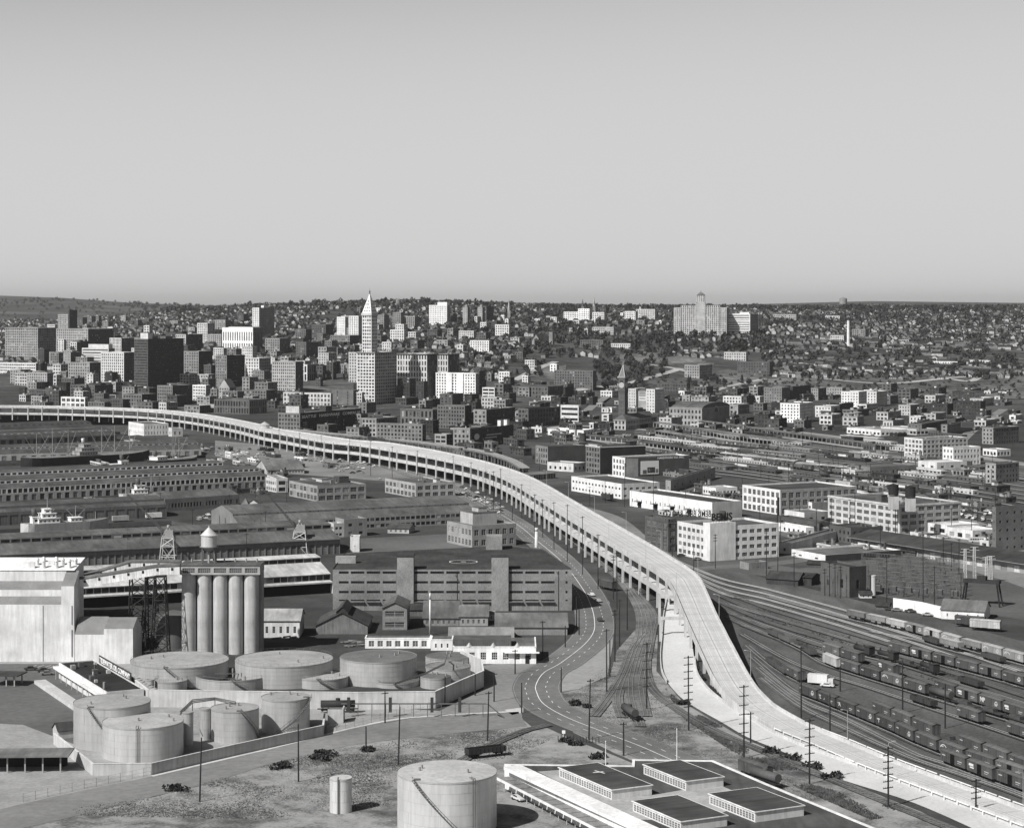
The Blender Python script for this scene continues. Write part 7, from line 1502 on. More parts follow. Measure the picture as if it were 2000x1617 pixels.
fill(60, 1310, 1990, 770, 850, (16, 34), (5, 12), (.05, .1, .2, .4, .6), name='low_store', seed=20); fill(30, 985, 1330, 770, 860, (16, 34), (5, 12), (.05, .1, .3, .55), name='low_store', seed=21); fill(40, 1340, 1960, 852, 940, (70, 150), (4, 7), (.04, .06, .1, .2, .4), name='rail_shed', a=63, seed=16); fill(20, 1640, 1980, 930, 1010, (60, 120), (6, 10), (.05, .1, .3, .5), name='rail_shed', a=63, seed=17); fill(26, 60, 540, 862, 1000, (22, 40), (3, 6), (.05, .1, .3, .5), name='quay_hut', a=-29, seed=18); fill(16, 1290, 1500, 930, 1010, (24, 46), (5, 9), (.06, .12, .5), name='yard_store', a=61, seed=19)
# ---------------------------------------------------------------- houses on the slopes
M_BARE = gmat('bare_earth', [(.38, .03), (.46, .07), (.54, .13), (.66, .3)], [(.006, .4, (1, 1, 1)), (.03, .35, (1, 2, 1)), (.14, .25, (1, 1, 1))])
def house_mesh(w, d, h, rh, v, rv, kind=0):
    b = MB(); b.box(-w/2, -d/2, -5, w/2, d/2, h, 0)
    if kind == 0: b.gable(-w/2, -d/2, w/2, d/2, h, h+rh, 'y', .4, 1, 0)
    elif kind == 1: b.gable(-w/2, -d/2, w/2, d/2, h, h+rh, 'x', .4, 1, 0)
    else: b.hip(-w/2, -d/2, w/2, d/2, h, h+rh, .5, 1)
    for i in range(3):
        for z in ((1.2,) if h < 5 else (1.2, 4.2)):
            x = -w/2+w*(i+.5)/3; b.box(x-.5, -d/2-.04, z, x+.5, -d/2-.01, z+1.4, 2, False)
            y = -d/2+d*(i+.5)/3; b.box(w/2+.01, y-.5, z, w/2+.04, y+.5, z+1.4, 2, False); b.box(-w/2-.04, y-.5, z, -w/2-.01, y+.5, z+1.4, 2, False)
    b.box(-w*.2, d*.1, h, -w*.2+.8, d*.1+.8, h+rh+1, 0, False); return b.mesh('house', [mat(v, 'plank'), mat(rv, 'roof'), GL[0]])
HM = []; r = random.Random(3)
for v, rv, k, nm in ((.46, .05, 0, 'white gabled house with dark roof'), (.42, .06, 1, 'pale side gabled house'), (.3, .05, 2, 'grey hip roofed house'), (.2, .04, 0, 'grey gabled house'), (.1, .03, 1, 'dark shingled house'), (.4, .14, 2, 'white house with light roof'), (.22, .12, 0, 'grey house with light roof'), (.08, .03, 2, 'dark hip roofed house'), (.52, .08, 1, 'bright white bungalow')):
    for s in range(2): HM.append((house_mesh(r.uniform(7, 9.5), r.uniform(9, 14), r.choice((3.2, 3.4, 5.6)) if k != 1 else 3.6, r.uniform(2.2, 3.6), v, rv, k), nm))
slope_patch('bare_slope', [(1195, 700), (1240, 688), (1330, 690), (1420, 720), (1500, 735), (1480, 775), (1330, 768), (1240, 745)], M_BARE); slope_patch('bare_slope', [(1500, 742), (1700, 740), (1960, 725), (2100, 735), (2100, 780), (1700, 776), (1500, 782)], M_BARE); slope_patch('bare_slope', [(1010, 742), (1080, 712), (1110, 716), (1075, 752), (1020, 768)], M_BARE)
def upx(x, y): return 1000+F*x/y
E_, G_ = (math.cos(R(29)), -math.sin(R(29))), (math.sin(R(29)), math.cos(R(29))); hs = []; st = MB(); lots = []
for gi in range(40, 300):
    gpos = gi*30.0
    if gi % 3 == 2: continue
    for ei in range(-330, 160):
        if ei % 9 == 0: continue
        ex_ = ei*13.5+r.uniform(-2, 2); x = E_[0]*ex_+G_[0]*gpos; y = E_[1]*ex_+G_[1]*gpos
        if y < 2760 or y > 8600 or (y > 5400 and r.random() < .35): continue
        u = upx(x, y)
        if u < -20 or u > 2030: continue
        py = YH+F*(H-T(x, y))/y; dens = .95 if u > 1490 else .75
        if y > 4600: dens *= .85
        if py > (742 if u > 1490 else 708 if u > 1010 else 735) or (1170 < u < 1310 and py > 655) or (1010 < u < 1500 and 700 < py < 790): continue
        if r.random() > dens or mnoise.noise(Vector((x*.004, y*.003, 5))) < -.32: continue
        hs.append((u, py, x, y))
for gi in range(40, 190):                       # residential streets climbing the slope
    if gi % 3 != 2: continue
    prev = None
    for k in range(-60, 50):
        ex_ = k*40.0; x = E_[0]*ex_+G_[0]*gi*30; y = E_[1]*ex_+G_[1]*gi*30; u = upx(x, y)
        if 2780 < y < 5200 and 1000 < u < 2030 and not (1000 < u < 1500 and YH+F*(H-T(x, y))/y > 690):
            q = [(x+G_[0]*s_*4, y+G_[1]*s_*4) for s_ in (-1, 1)]; q = [(a, b, T(a, b)+.9) for a, b in q]
            if prev: st.face([prev[0], q[0], q[1], prev[1]])
            prev = q
        else: prev = None
obj('road', st, mat(.17, 'asphalt'), kind='structure')
hs.sort(key=lambda q: q[3]); far_b = MB(); cnt = 0; fmats = [mat(.36, 'plank'), mat(.16, 'plank'), mat(.035, 'roof'), mat(.09, 'roof')]
for px, py, hx, hy in hs:
    p = Vector((hx, hy, T(hx, hy)))
    if cnt < 290:
        me, nm = r.choice(HM); o = bpy.data.objects.new('house', me); o.location = p; o.rotation_euler = (0, 0, -R(29)+r.choice((0, 0, 1.57))); link(o)
        lb = auto_label(px, py, .3, nm, ''); tag(o, lb, 'house', 'houses '+lb[len(nm)+1:].split(',')[0]); cnt += 1
    else:
        w, d, h = (r.uniform(9, 13), 4.2, 4.6) if (px > 1540 and hy < 3800 and r.random() < .5) else (r.uniform(3.6, 5), r.uniform(4, 6.5), r.choice((3, 3.4, 5.4))); c = MB(); wi = r.choice((0, 1, 1)); ri = r.choice((2, 2, 3)); c.box(-w, -d, -5, w, d, h, wi); c.gable(-w, -d, w, d, h, h+3, 'x' if w > 8 else r.choice('xy'), .3, ri, wi); k = len(far_b.v); q = -R(29); cs, sn = math.cos(q), math.sin(q)
        far_b.v += [(p.x+x*cs-y*sn, p.y+x*sn+y*cs, p.z+z) for x, y, z in c.v]; far_b.f += [tuple(k+i for i in f) for f in c.f]; far_b.m += c.m; far_b.sm += c.sm
obj('distant_houses', far_b, fmats, kind='stuff')
# ---------------------------------------------------------------- trees
def crown(b, c, rx, rz, n, sz, r, mi=0):
    for _ in range(n):
        u = Vector((r.gauss(0, 1), r.gauss(0, 1), r.gauss(0, 1))).normalized()*r.uniform(.62, 1.0); lob = 1+.18*math.sin(u.x*5+c[0])+.15*math.sin(u.y*6+u.z*4)
        p = Vector((c[0]+u.x*rx*lob, c[1]+u.y*rx*lob, c[2]+u.z*rz*lob)); s = sz*r.uniform(.6, 1.3); a = Vector((r.gauss(0, 1), r.gauss(0, 1), r.gauss(0, 1))).normalized(); e = a.orthogonal().normalized()*s; f = a.cross(e).normalized()*s
        b.face([tuple(p-e-f*.6), tuple(p+e-f*.5), tuple(p+f)], mi)
def tree_mesh(kind, seed):
    r = random.Random(seed); b = MB(); h = r.uniform(9, 14)
    b.bar((0, 0, -1.5), (0, 0, h*.5), .45, 5, 1, .2)
    for i in range(3): a = i*2.1+seed; b.bar((0, 0, h*.35), (math.cos(a)*2.4, math.sin(a)*2.4, h*.6), .18, 4, 1, .06)
    if kind == 'round':
        crown(b, (0, 0, h*.62), h*.38, h*.36, 120, 1.25, r)
        for i in range(3): crown(b, (r.uniform(-.3, .3)*h, r.uniform(-.3, .3)*h, h*r.uniform(.55, .85)), h*.2, h*.18, 40, 1.0, r)
    else:
        for i in range(6): f = i/6; crown(b, (0, 0, h*(.3+.8*f)), h*.26*(1-f*.85), h*.13, 34, 1.0, r)
    return b.mesh('tree', [mat(.04 if seed % 2 else .055, 'leaf'), mat(.06, 'plank')])
TMS = [(tree_mesh('round', 1), 'round crowned dark tree'), (tree_mesh('round', 2), 'broad leafy tree'), (tree_mesh('round', 4), 'full leafy tree'), (tree_mesh('cone', 3), 'tall dark conifer'), (tree_mesh('round', 7), 'dense dark tree'), (tree_mesh('cone', 6), 'slim conifer')]
ts = []
def trees(n, x0, x1, y0, y1, s=1.0, f=None):
    for _ in range(int(n*2.4)):
        px, py = r.uniform(x0, x1), r.uniform(y0, y1)
        if mnoise.noise(Vector((px*.02, py*.07, 2)))*1.4 < r.uniform(-.9, .5): continue
        if f and not f(px, py): continue
        ts.append((px, py, s*r.uniform(.7, 1.35)))
trees(60, 1160, 1300, 655, 738, 1.0); trees(60, 1290, 1500, 655, 690, 1.1); trees(150, 1000, 1330, 610, 700, 1.0); trees(26, 1165, 1250, 725, 765, 1.0); trees(50, 1020, 1180, 600, 680, 1.1); trees(26, 870, 960, 630, 665, 1.2)
trees(330, 1490, 2000, 640, 742, .8); trees(300, 1490, 2000, 603, 640, .9); trees(90, 1000, 1500, 600, 640, .9); trees(150, 520, 1000, 604, 655, .85); trees(150, 500, 1060, 650, 745, .8); trees(110, 250, 560, 596, 625, .9); trees(150, 0, 520, 596, 660, .75); trees(36, 380, 500, 640, 660, 1.1)
trees(120, 250, 1000, 588, 602, 1.2); trees(170, 1000, 1500, 600, 607, 1.0); trees(170, 1500, 2000, 602, 610, 1.1); trees(26, 1340, 1500, 745, 775, .8); trees(240, 1250, 2000, 735, 782, .4); trees(12, 1840, 1960, 925, 945, .7); trees(24, 240, 380, 592, 612, 1.5); trees(120, 0, 520, 584, 605, 1.0)
for px, s_ in [(540+i*23+(i*7) % 11, 1.1+.5*((i*5) % 4)/3) for i in range(19)]: ts.append((px, 594+(i_ if (i_ := px % 4) else 0), s_))
for px, s_ in ((503, 1.6), (510, 1.3), (632, 1.5), (626, 1.4), (775, 1.5), (808, 1.5), (822, 1.4), (838, 1.3), (925, 1.4), (1490, 1.3), (1497, 1.2), (1548, 1.2), (1630, 1.2), (1700, 1.5), (1710, 1.3), (1765, 1.1), (1880, 1.3), (1935, 1.4), (372, 1.8), (362, 1.6), (320, 1.3)): ts.append((px, 606+r.uniform(-2, 3), s_))
ts.sort(key=lambda q: -q[1]-(6 if q[2] > .6 else -80)); cnt = 0; wood = MB()
def tiny(b, p, s, r):
    h = 11*s; b.bar((p.x, p.y, p.z-2), (p.x, p.y, p.z+h*.5), .4*s, 3, 1)
    crown(b, (p.x, p.y, p.z+h*.5), h*.5, h*.42, 24, 2.7*s, r)
for px, py, s in ts:
    p = GF(px, py)
    if p.y > 12000: continue
    if cnt < 295:
        me, nm = r.choice(TMS); o = bpy.data.objects.new('tree', me); o.location = p; sc = s; o.scale = (sc, sc, sc); o.rotation_euler = (0, 0, r.uniform(0, 6.28)); link(o)
        lb = auto_label(px, py, .05, nm, ''); tag(o, lb, 'tree', 'trees '+lb[len(nm)+1:].split(',')[0]); cnt += 1
    else: tiny(wood, p, s, r)
obj('distant_trees', wood, [mat(.042, 'leaf'), mat(.05, 'plank')], kind='stuff')
# ================================================================ POLES
def crossarm_mesh(w): b = MB(); b.box(-w/2, -.09, -.1, w/2, .09, .1); [b.cyl(-w/2+.15+i*(w-.3)/5, 0, .1, .3, .06, n=5) for i in range(6)]; return b.mesh('crossarm', [mat(.05, 'plank')])
ARM = {w: crossarm_mesh(w) for w in (2.4, 3.4, 4.6)}
def pole(x, yt, yb, arms=1, lean=0, r=.2, near_='', w=2.4, extra=None):
    p = G(x, yb); h = (yb-yt)*p.y/F; t = thing('utility_pole', near_, 'utility pole', p, R(30), 'utility poles'); b = MB(); b.bar((0, 0, -.5), (lean*h*.01, 0, h), r, 6, r2=r*.7); obj('pole', b, mat(.035, 'plank'), t)
    for k in range(arms): o = bpy.data.objects.new('crossarm', ARM[w]); o.location = (lean*h*.01, 0, h-.6-k*(1.4 if arms < 4 else h*.75/arms)); link(o, t)
    if extra: b = MB(); b.cyl(.5, 0, h*.72, h*.72+1.3, .35, n=8); obj('transformer', b, mat(.1, 'metal'), t)
PL = [(390, 1440, 1565, 0, 'leaning bare pole in the dry grass beside the near street'), (583, 1413, 1526, 0, 'bare black pole across the street from the tank wall'), (715, 1418, 1462, 0, 'short bare pole at the street edge between two tall ones'), (752, 1350, 1412, 1, 'pole in front of the tank farm wall beside the drop pipes'),
 (778, 1380, 1494, 0, 'tall leaning pole in the weeds with guy beam'), (952, 1350, 1447, 1, 'leaning pole beside the rusty low wagon'), (965, 1313, 1370, 1, 'crossarm pole outside the bund wall end'), (869, 1320, 1378, 0, 'thin pole against the shaded bund wall'), (928, 1316, 1358, 0, 'thin pole at the far end of the bund wall'), (1006, 1268, 1316, 1, 'pole in front of the white office canopy'),
 (1019, 1333, 1392, 0, 'bare pole on the corner island of the curving highway'), (1096, 1303, 1352, 0, 'bare pole inside the highway curve'), (1150, 1326, 1444, 1, 'leaning pole on the highway verge by the bush'), (1218, 1410, 1475, 1, 'thin pole close to the highway below the rail spur'), (1185, 1228, 1352, 1, 'tall pole at the edge of the pale paved lot'), (1191, 1250, 1322, 0, 'stout pole just behind the tall lot edge pole'),
 (1201, 1190, 1292, 2, 'pole with transformer beside the pale lot'), (1263, 1254, 1386, 6, 'thick pole with many crossarms between the rail curves'), (1345, 1280, 1426, 8, 'tall many armed pole beside the lower viaduct road'), (1453, 1337, 1480, 6, 'tall many armed pole on the far bank of the lower road'), (1466, 1390, 1450, 1, 'short pole beside the many armed pole by the road'), (1581, 1403, 1531, 6, 'many armed pole in weeds by the broad concrete road'),
 (1735, 1457, 1576, 7, 'many armed pole closest to the frame bottom on the concrete road'), (1906, 1520, 1580, 4, 'armed pole at the lower frame corner beyond the road'), (1565, 1262, 1405, 1, 'tall pole standing in the freight yard before the leading boxcars'), (1621, 1355, 1435, 0, 'slim pole beside the curved freight track'), (1641, 1300, 1350, 0, 'short pole between the boxcar rows'), (1763, 1288, 1392, 0, 'pole in the open cinders of the freight yard'),
 (1846, 1335, 1422, 0, 'pole beside the lettered boxcar'), (1225, 1150, 1230, 1, 'pole on the grass between highway and viaduct'), (1210, 1170, 1262, 1, 'pole beside the rail curve foot'), (1168, 1043, 1150, 1, 'pole by the road behind the big warehouse corner'), (1138, 1008, 1122, 1, 'pole next to the viaduct columns by the chimney'), (1108, 985, 1097, 1, 'pole beside the middle viaduct columns'), (1082, 980, 1073, 1, 'pole close to the viaduct bend'), (1060, 975, 1050, 1, 'pole before the viaduct bend'),
 (1044, 965, 1040, 1, 'pole where the rail line meets the viaduct bend'), (1019, 945, 1012, 1, 'pole on the rail side of the viaduct bend'), (1198, 1085, 1170, 2, 'one of the twin tall poles by the parked box van'), (1205, 1078, 1190, 2, 'taller of the twin poles near the box van'), (893, 1115, 1192, 2, 'pole with transformer in front of the big warehouse middle'), (680, 1110, 1182, 2, 'pole in front of the big warehouse first bay'), (1091, 1115, 1192, 1, 'pole against the end bay of the big warehouse'),
 (1060, 1212, 1288, 1, 'pole by the dark side of the white office'), (1104, 1222, 1264, 0, 'pole at the highway edge by the long store'), (1126, 1165, 1228, 0, 'pole in the shade beyond the warehouse end'), (1131, 1190, 1240, 0, 'bare pole by the fenced shade yard'), (724, 860, 930, 1, 'pole in the parking lots before the long viaduct'), (766, 872, 934, 1, 'pole near the parked cars and the industrial block'), (815, 880, 930, 1, 'pole behind the pale industrial block'), (885, 890, 943, 1, 'pole beside the industrial block corner'),
 (920, 902, 962, 1, 'pole by the viaduct columns behind the ribbed shed'), (937, 912, 955, 1, 'slim pole near the viaduct lots'), (949, 920, 985, 1, 'pole next to the end of the ribbed shed'), (964, 920, 998, 1, 'pole behind the stepped office'), (978, 915, 1006, 1, 'tall pole beside the stepped office'), (1001, 990, 1018, 0, 'short pole near the rail curve by the stepped office'), (683, 855, 908, 1, 'pole in the far end of the lots'), (627, 850, 900, 1, 'pole beside the far viaduct columns'), (585, 845, 898, 1, 'pole behind the hipped pavilion'), (545, 838, 890, 1, 'pole near the squat water tower'),
 (1397, 1043, 1110, 3, 'pole with many arms before the white stair tower of the bag factory'), (1355, 1062, 1116, 0, 'bare pole in front of the bag factory window wall'), (1313, 1040, 1088, 0, 'pole at the brick factory corner'), (1182, 938, 982, 0, 'pole in front of the nearest white warehouse'), (1152, 950, 988, 1, 'pole on the bare ground beside the viaduct top'), (1220, 905, 990, 2, 'tall double pole between the two white warehouses'), (1276, 925, 1000, 1, 'pole before the porch warehouse'), (1339, 950, 1004, 1, 'pole behind the slit window warehouse'), (1372, 935, 965, 3, 'armed pole by the small white office'),
 (1405, 978, 1012, 3, 'armed pole behind the bag factory letters'), (1492, 955, 1000, 1, 'pole before the tall white factory'), (1542, 966, 1012, 3, 'armed pole at the stepped white wings'), (1562, 978, 1016, 1, 'pole by the low white annex'), (1595, 998, 1045, 0, 'pole near the brick garage'), (1623, 972, 1050, 1, 'pole at the near corner of the broad factory'), (1670, 962, 1040, 1, 'pole across the broad factory front'), (1749, 965, 1042, 1, 'pole at the broad factory corner'), (1803, 1010, 1175, 1, 'very tall pole through the switchyard'),
 (1732, 1088, 1178, 2, 'armed pole by the small section hut'), (1825, 1105, 1190, 1, 'pole by the white board wall'), (1611, 1110, 1163, 2, 'pole against the powerhouse wall'), (1620, 1098, 1165, 2, 'second pole by the powerhouse wall'), (1631, 1100, 1166, 2, 'third pole by the powerhouse wall'), (1641, 1105, 1168, 2, 'fourth pole by the powerhouse wall'), (1497, 1038, 1133, 1, 'pole before the plain end of the bag factory'), (1519, 1068, 1138, 0, 'bare pole by the black timber shed'), (1551, 1078, 1146, 2, 'armed pole before the black timber shed'),
 (1842, 1050, 1105, 1, 'pole behind the long black freight shed'), (1858, 1060, 1115, 1, 'pole at the switchyard back edge'), (1873, 1052, 1122, 1, 'pole next to the pale pylons'), (1877, 1118, 1178, 0, 'thick black pole beside the gantry'), (1660, 975, 1035, 1, 'second pole across the broad factory front'), (1735, 1020, 1060, 1, 'pole before the dark brick store'), (1857, 940, 985, 1, 'pole beyond the broad factory roof'), (1788, 880, 925, 1, 'pole before the pale corner warehouse'), (1910, 880, 915, 1, 'pole by the white two storey factory'), (1700, 905, 950, 1, 'pole among the mid yard boxcars'), (1540, 905, 950, 1, 'pole among the carriage sidings'), (1600, 900, 945, 1, 'pole between carriage rows'),
 (1440, 880, 920, 1, 'pole by the pale canopy strip'), (1334, 845, 880, 1, 'pole beside the dark station canopies'), (1186, 838, 862, 1, 'pole near the station track throat'), (1960, 1000, 1060, 1, 'pole beyond the edge tower block')]
for x, yt, yb, n, lb in PL: pole(x, yt, yb, n, (3 if 'leaning' in lb else rnd.uniform(-.6, .6)), .26 if yb > 1200 else .22, lb, 3.4 if n > 3 else 2.4, extra='transformer' in lb)
r = random.Random(77)
for n_, (x0, x1, y0, y1) in ((34, (60, 560, 870, 1100)), (44, (1290, 1980, 860, 1010)), (20, (1290, 1960, 800, 860)), (16, (1450, 1960, 1010, 1100)), (14, (1000, 1300, 850, 930))):
    for _ in range(n_):
        x, y = r.uniform(x0, x1), r.uniform(y0, y1); p = G(x, y); hpx = 12*F/p.y
        if any(inpoly((p.x, p.y), s_) for s_ in slips_w): continue
        pole(x, y-hpx*r.uniform(.8, 1.3), y, r.choice((0, 1, 1)), r.uniform(-1, 1), .2, auto_label(x, y, .1, 'dark utility pole', ''))
# floodlight and lamp posts on the viaduct
lm = MB(); lm.bar((0, 0, 0), (0, 0, 9), .1, 5, r2=.06); lm.bar((0, 0, 9), (1.8, 0, 9.3), .06, 4); lm.box(1.5, -.15, 9.2, 2.3, .15, 9.4); lme = lm.mesh('lamp_post', [mat(.45, 'metal')]); acc = 0; k = 0
for i in range(1, len(ctr)-1):
    acc += (ctr[i]-ctr[i-1]).length
    if acc > 42 and ctr[i].y < 1900:
        acc = 0; k += 1; d = ctr[i+1]-ctr[i-1]; d.z = 0; d.normalize(); far = k % 2; g = Vector((-d.y, d.x, 0)); o = bpy.data.objects.new('lamp_post', lme); q = ctr[i]+g*(wd[i]-.15 if far else .15); o.location = q; o.rotation_euler = (0, 0, math.atan2(-g.y, -g.x) if far else math.atan2(g.y, g.x)); link(o)
        tag(o, f'thin lamp post on the viaduct {"far" if far else "near"} parapet, {ORD[min(17, (k-1)//2)]} on that side from the distant end', 'lamp post', 'lamp posts along the viaduct')
# ================================================================ RAILWAY CARS
def bogie(b, x, mi=1):
    for dx in (-.9, .9):
        for y in (-.75, .75): b.bar((x+dx, y-.07, .62), (x+dx, y+.07, .62), .45, 10, mi)
    b.box(x-1.4, -.95, .5, x+1.4, -.8, .95, mi); b.box(x-1.4, .8, .5, x+1.4, .95, .95, mi)
def car_proto(kind, v):
    L_ = 12.4; ps = []; h = L_/2
    u = MB(); bogie(u, -h+2.1); bogie(u, h-2.1); u.box(-h-.5, -.25, .75, h+.5, .25, 1.05, 0); ps.append(('bogie', u, [mat(.03, 'metal'), mat(.025, 'metal')]))
    b = MB()
    if kind in 'BDW':
        b.box(-h, -1.45, 1.0, h, 1.45, 3.95)
        for i in range(1, 12): b.box(-h+i*L_/12-.05, -1.52, 1.1, -h+i*L_/12+.05, -1.45, 3.9); b.box(-h+i*L_/12-.05, 1.45, 1.1, -h+i*L_/12+.05, 1.52, 3.9)
        ps.append(('body', b, [mat(v, 'plank')])); r = MB(); r.gable(-h, -1.45, h, 1.45, 3.96, 4.3, 'x', .1); r.box(-h, -.3, 4.32, h, .3, 4.4); ps.append(('roof', r, [mat(min(v*1.15+.01, .4), 'roof')]))
        d = MB(); d.box(-1, -1.6, 1.1, 1, -1.53, 3.8); ps.append(('door', d, [mat(.01 if kind == 'D' else v*.8, 'flat')])); p = MB(); p.box(-h+1, -1.54, 2.7, -h+2.6, -1.525, 3.0); p.box(h-3.6, -1.54, 2.3, h-1.4, -1.525, 2.55); p.box(h-3.6, -1.54, 1.8, h-1.9, -1.525, 1.95); ps.append(('stencil', p, [mat(.4, 'flat')]))  # kind D: shade of the open doorway painted as a black panel
    elif kind == 'H':
        b.box(-h, -1.4, 1.9, h, 1.4, 3.7); b.box(-h+3, -1.2, 1.0, -h+5.4, 1.2, 1.9); b.box(h-5.4, -1.2, 1.0, h-3, 1.2, 1.9)
        for i in range(11): b.box(-h+.5+i*1.14-.06, -1.5, 1.6, -h+.5+i*1.14+.06, -1.4, 3.7)
        b.box(-h, -1.5, 3.7, h, -1.3, 3.9); ps.append(('body', b, [mat(v, 'metal')])); r = MB(); r.box(-h+.2, -1.2, 3.71, h-.2, 1.2, 3.95); ps.append(('load', r, [mat(min(.6, v*2), 'grass')]))
    elif kind == 'T':
        b.bar((-h+.6, 0, 2.5), (h-.6, 0, 2.5), 1.22, 20); ps.append(('tank', b, [mat(v, 'metal')])); r = MB(); r.cyl(0, 0, 3.5, 4.35, .75, n=14); ps.append(('dome', r, [mat(v, 'metal')]))
    elif kind == 'G':
        for q in ((-h, -1.45, h, -1.3), (-h, 1.3, h, 1.45), (-h, -1.3, -h+.15, 1.3), (h-.15, -1.3, h, 1.3)): b.box(q[0], q[1], 1.0, q[2], q[3], 2.6)
        b.box(-h+.15, -1.3, 1.0, h-.15, 1.3, 1.2)
        for i in range(9): b.box(-h+.7+i*1.35, -1.55, 1.05, -h+.85+i*1.35, -1.45, 2.6)
        ps.append(('body', b, [mat(v, 'metal')]))
    elif kind == 'F': b.box(-h, -1.4, 1.0, h, 1.4, 1.25); ps.append(('deck', b, [mat(v, 'plank')])); r = MB(); r.box(-3.5, -1, 1.26, 2, .9, 2.3); ps.append(('load', r, [mat(.08, 'grass')]))
    elif kind == 'L':
        b.bar((-h+1.5, 0, 2.6), (h-4, 0, 2.6), .95, 16); b.bar((-h+2.3, 0, 3.4), (-h+2.3, 0, 4.5), .3, 8); b.cyl(.5, 0, 3.4, 4.1, .45, n=10); ps.append(('boiler', b, [mat(v, 'metal')])); r = MB(); r.box(h-4, -1.4, 1.1, h-1.2, 1.4, 3.8); r.box(h-4.2, -1.6, 3.8, h-1, 1.6, 3.95); ps.append(('cab', r, [mat(v, 'metal')]))
    return ps
PR = {}
def rcar(kind, v, p, ang, label, deco=None):
    k = (kind, v)
    if k not in PR: PR[k] = [(n, b.mesh(n, m)) for n, b, m in car_proto(kind, v)]
    nm = {'B': 'boxcar', 'D': 'boxcar', 'W': 'boxcar', 'H': 'hopper_car', 'T': 'tank_car', 'G': 'gondola_car', 'F': 'flat_car', 'L': 'steam_locomotive'}[kind]
    t = thing(nm, label, nm.replace('_', ' '), (p.x, p.y, .5), ang, 'freight cars in the yard'); body = None
    for n, me in PR[k]: o = bpy.data.objects.new(n, me); link(o, t); body = o if n == 'body' else body
    if deco == 'NP': text_part('NP', 2.2, mat(.6, 'flat'), body, (-5.4, -1.56, 1.9), (R(90), 0, 0), .01); deco = 'O'
    if deco in ('O', 'A'):
        b = MB()
        for i in range(16):
            a0, a1 = 2*math.pi*i/16, 2*math.pi*(i+1)/16; f = lambda r_, a: (3.8+r_*math.cos(a), -1.545, 2.6+r_*math.sin(a)); b.face([f(.5, a0), f(.5, a1), f(.75, a1), f(.75, a0)][::-1])
        if deco == 'A':
            for i in range(8): a0, a1 = math.pi*(i+2)/12, math.pi*(i+3)/12; f = lambda r_, a: (-3.6+r_*math.cos(a), -1.545, 1.5+r_*math.sin(a)); b.face([f(1.8, a0), f(1.8, a1), f(2.05, a1), f(2.05, a0)][::-1])
        obj('emblem', b, mat(.55, 'flat'), body)
    if deco in ('LA', 'AT', 'TO'): text_part(deco[0]+'   '+deco[1], 1.8, mat(.5, 'flat'), body, (-4.6, -1.56, 1.9), (R(90), 0, 0), .01, sx=1.3)
    if deco == 'P': b = MB(); b.box(-5, -1.55, 2.6, -2.8, -1.525, 3.3); b.box(-4.6, -1.55, 2.0, -2.6, -1.525, 2.4); obj('emblem', b, mat(.6, 'flat'), body)
def train(path, px0, cars, where, gap=13.6, far=False):
    """cars along a track from photo column px0 toward the near end; each entry kind+tone[+deco]"""
    px = [(p.x/p.y*F+1000) for p in path]; i0 = next(i for i in range(len(path)) if px[i] >= px0); seg = along(path[i0:], 0, gap)
    for n, (c, (p, d)) in enumerate(zip(cars.split(), seg)):
        if c == '-': continue
        q = c.split('/'); kind = q[0][0]; v = int(q[0][1:])/100; deco = q[1] if len(q) > 1 else None; a = math.atan2(d.y, d.x); a = a if abs(a) < math.pi/2 else a+math.pi
        nm = {'B': 'closed boxcar', 'D': 'boxcar with open door', 'W': 'white boxcar', 'H': 'ribbed hopper car', 'T': 'round tank car', 'G': 'empty gondola', 'F': 'flat car with load', 'L': 'black steam engine'}[kind]
        if p.x/p.y*F+1000 < 2080: rcar(kind, v, p+d*6.5, a, f'{nm}, {ORD[min(n, 17)]} in the {where}', deco)
train(TA, 1641, 'H14 H22 H45 D16/A D34/A B30/A H20 B28/A B26/A B20 B18', 'row nearest the white depot')
train(TA2, 1788, 'G06 H22 - G07', 'short row just before the depot row'); train(TB, 1725, 'B09 D10/P D08 B09 D10 B08/O D09/P B08/P B09 B08', 'long dark row below the bright main tracks')
train(TC, 1647, 'L04 L04 F05 L04 - G05 - - B07', 'engine row in the middle of the yard'); train(TD, 1596, 'B12 B08 - B08/P - - B07 D10/P B09/NP B08/P B09 B08', 'row behind the tank cars')
train(TD2, 1494, 'G09 G12 F20 G08 - W38 B09 B06 B11/A B08/O T08 F05 F05 F05 G08 B09', 'curved row with the pale boxcar'); train(TE, 1770, 'G05 - B09 - B08 B07', 'stub row among the yard poles'); train(TG, 1500, 'G08 G09 B09 - - - - B08 B10 B08 F06 B08 B10 B08', 'row just behind the long nearest line')
train(TF, 1547, 'B07/O B06/LA B06/AT B07/O B06/TO B07/O B08 B09/A B08 D12 B08 B09 B08', 'long nearest line of boxcars'); train(TF2, 1797, 'D08 D09/P D08 B08', 'front stub closest to the concrete road')
r = random.Random(21); yl = [[(1290, 872), (1450, 893), (1700, 922), (1960, 957), (2080, 975)], [(1440, 900), (1560, 917), (1720, 938), (1960, 972), (2060, 986)], [(1230, 880), (1330, 893), (1440, 910), (1520, 922)], [(1290, 858), (1450, 874), (1600, 890), (1760, 912)], [(1500, 938), (1600, 948), (1700, 962)]]
for k, q in enumerate(yl):
    c = gpath(q, 20); s = ' '.join(r.choice(('B08', 'B12', 'B07/P', 'B09/P', 'B15', '-', 'D09', 'H12', 'B06')) for _ in range((17, 14, 9, 13, 8)[k]))
    train(c, q[0][0]+2, s, ('distant row along the middle yard', 'row before the brick yard shed', 'row behind the painted billboard', 'carriage row under the long canopies', 'short row near the water tanks')[k])
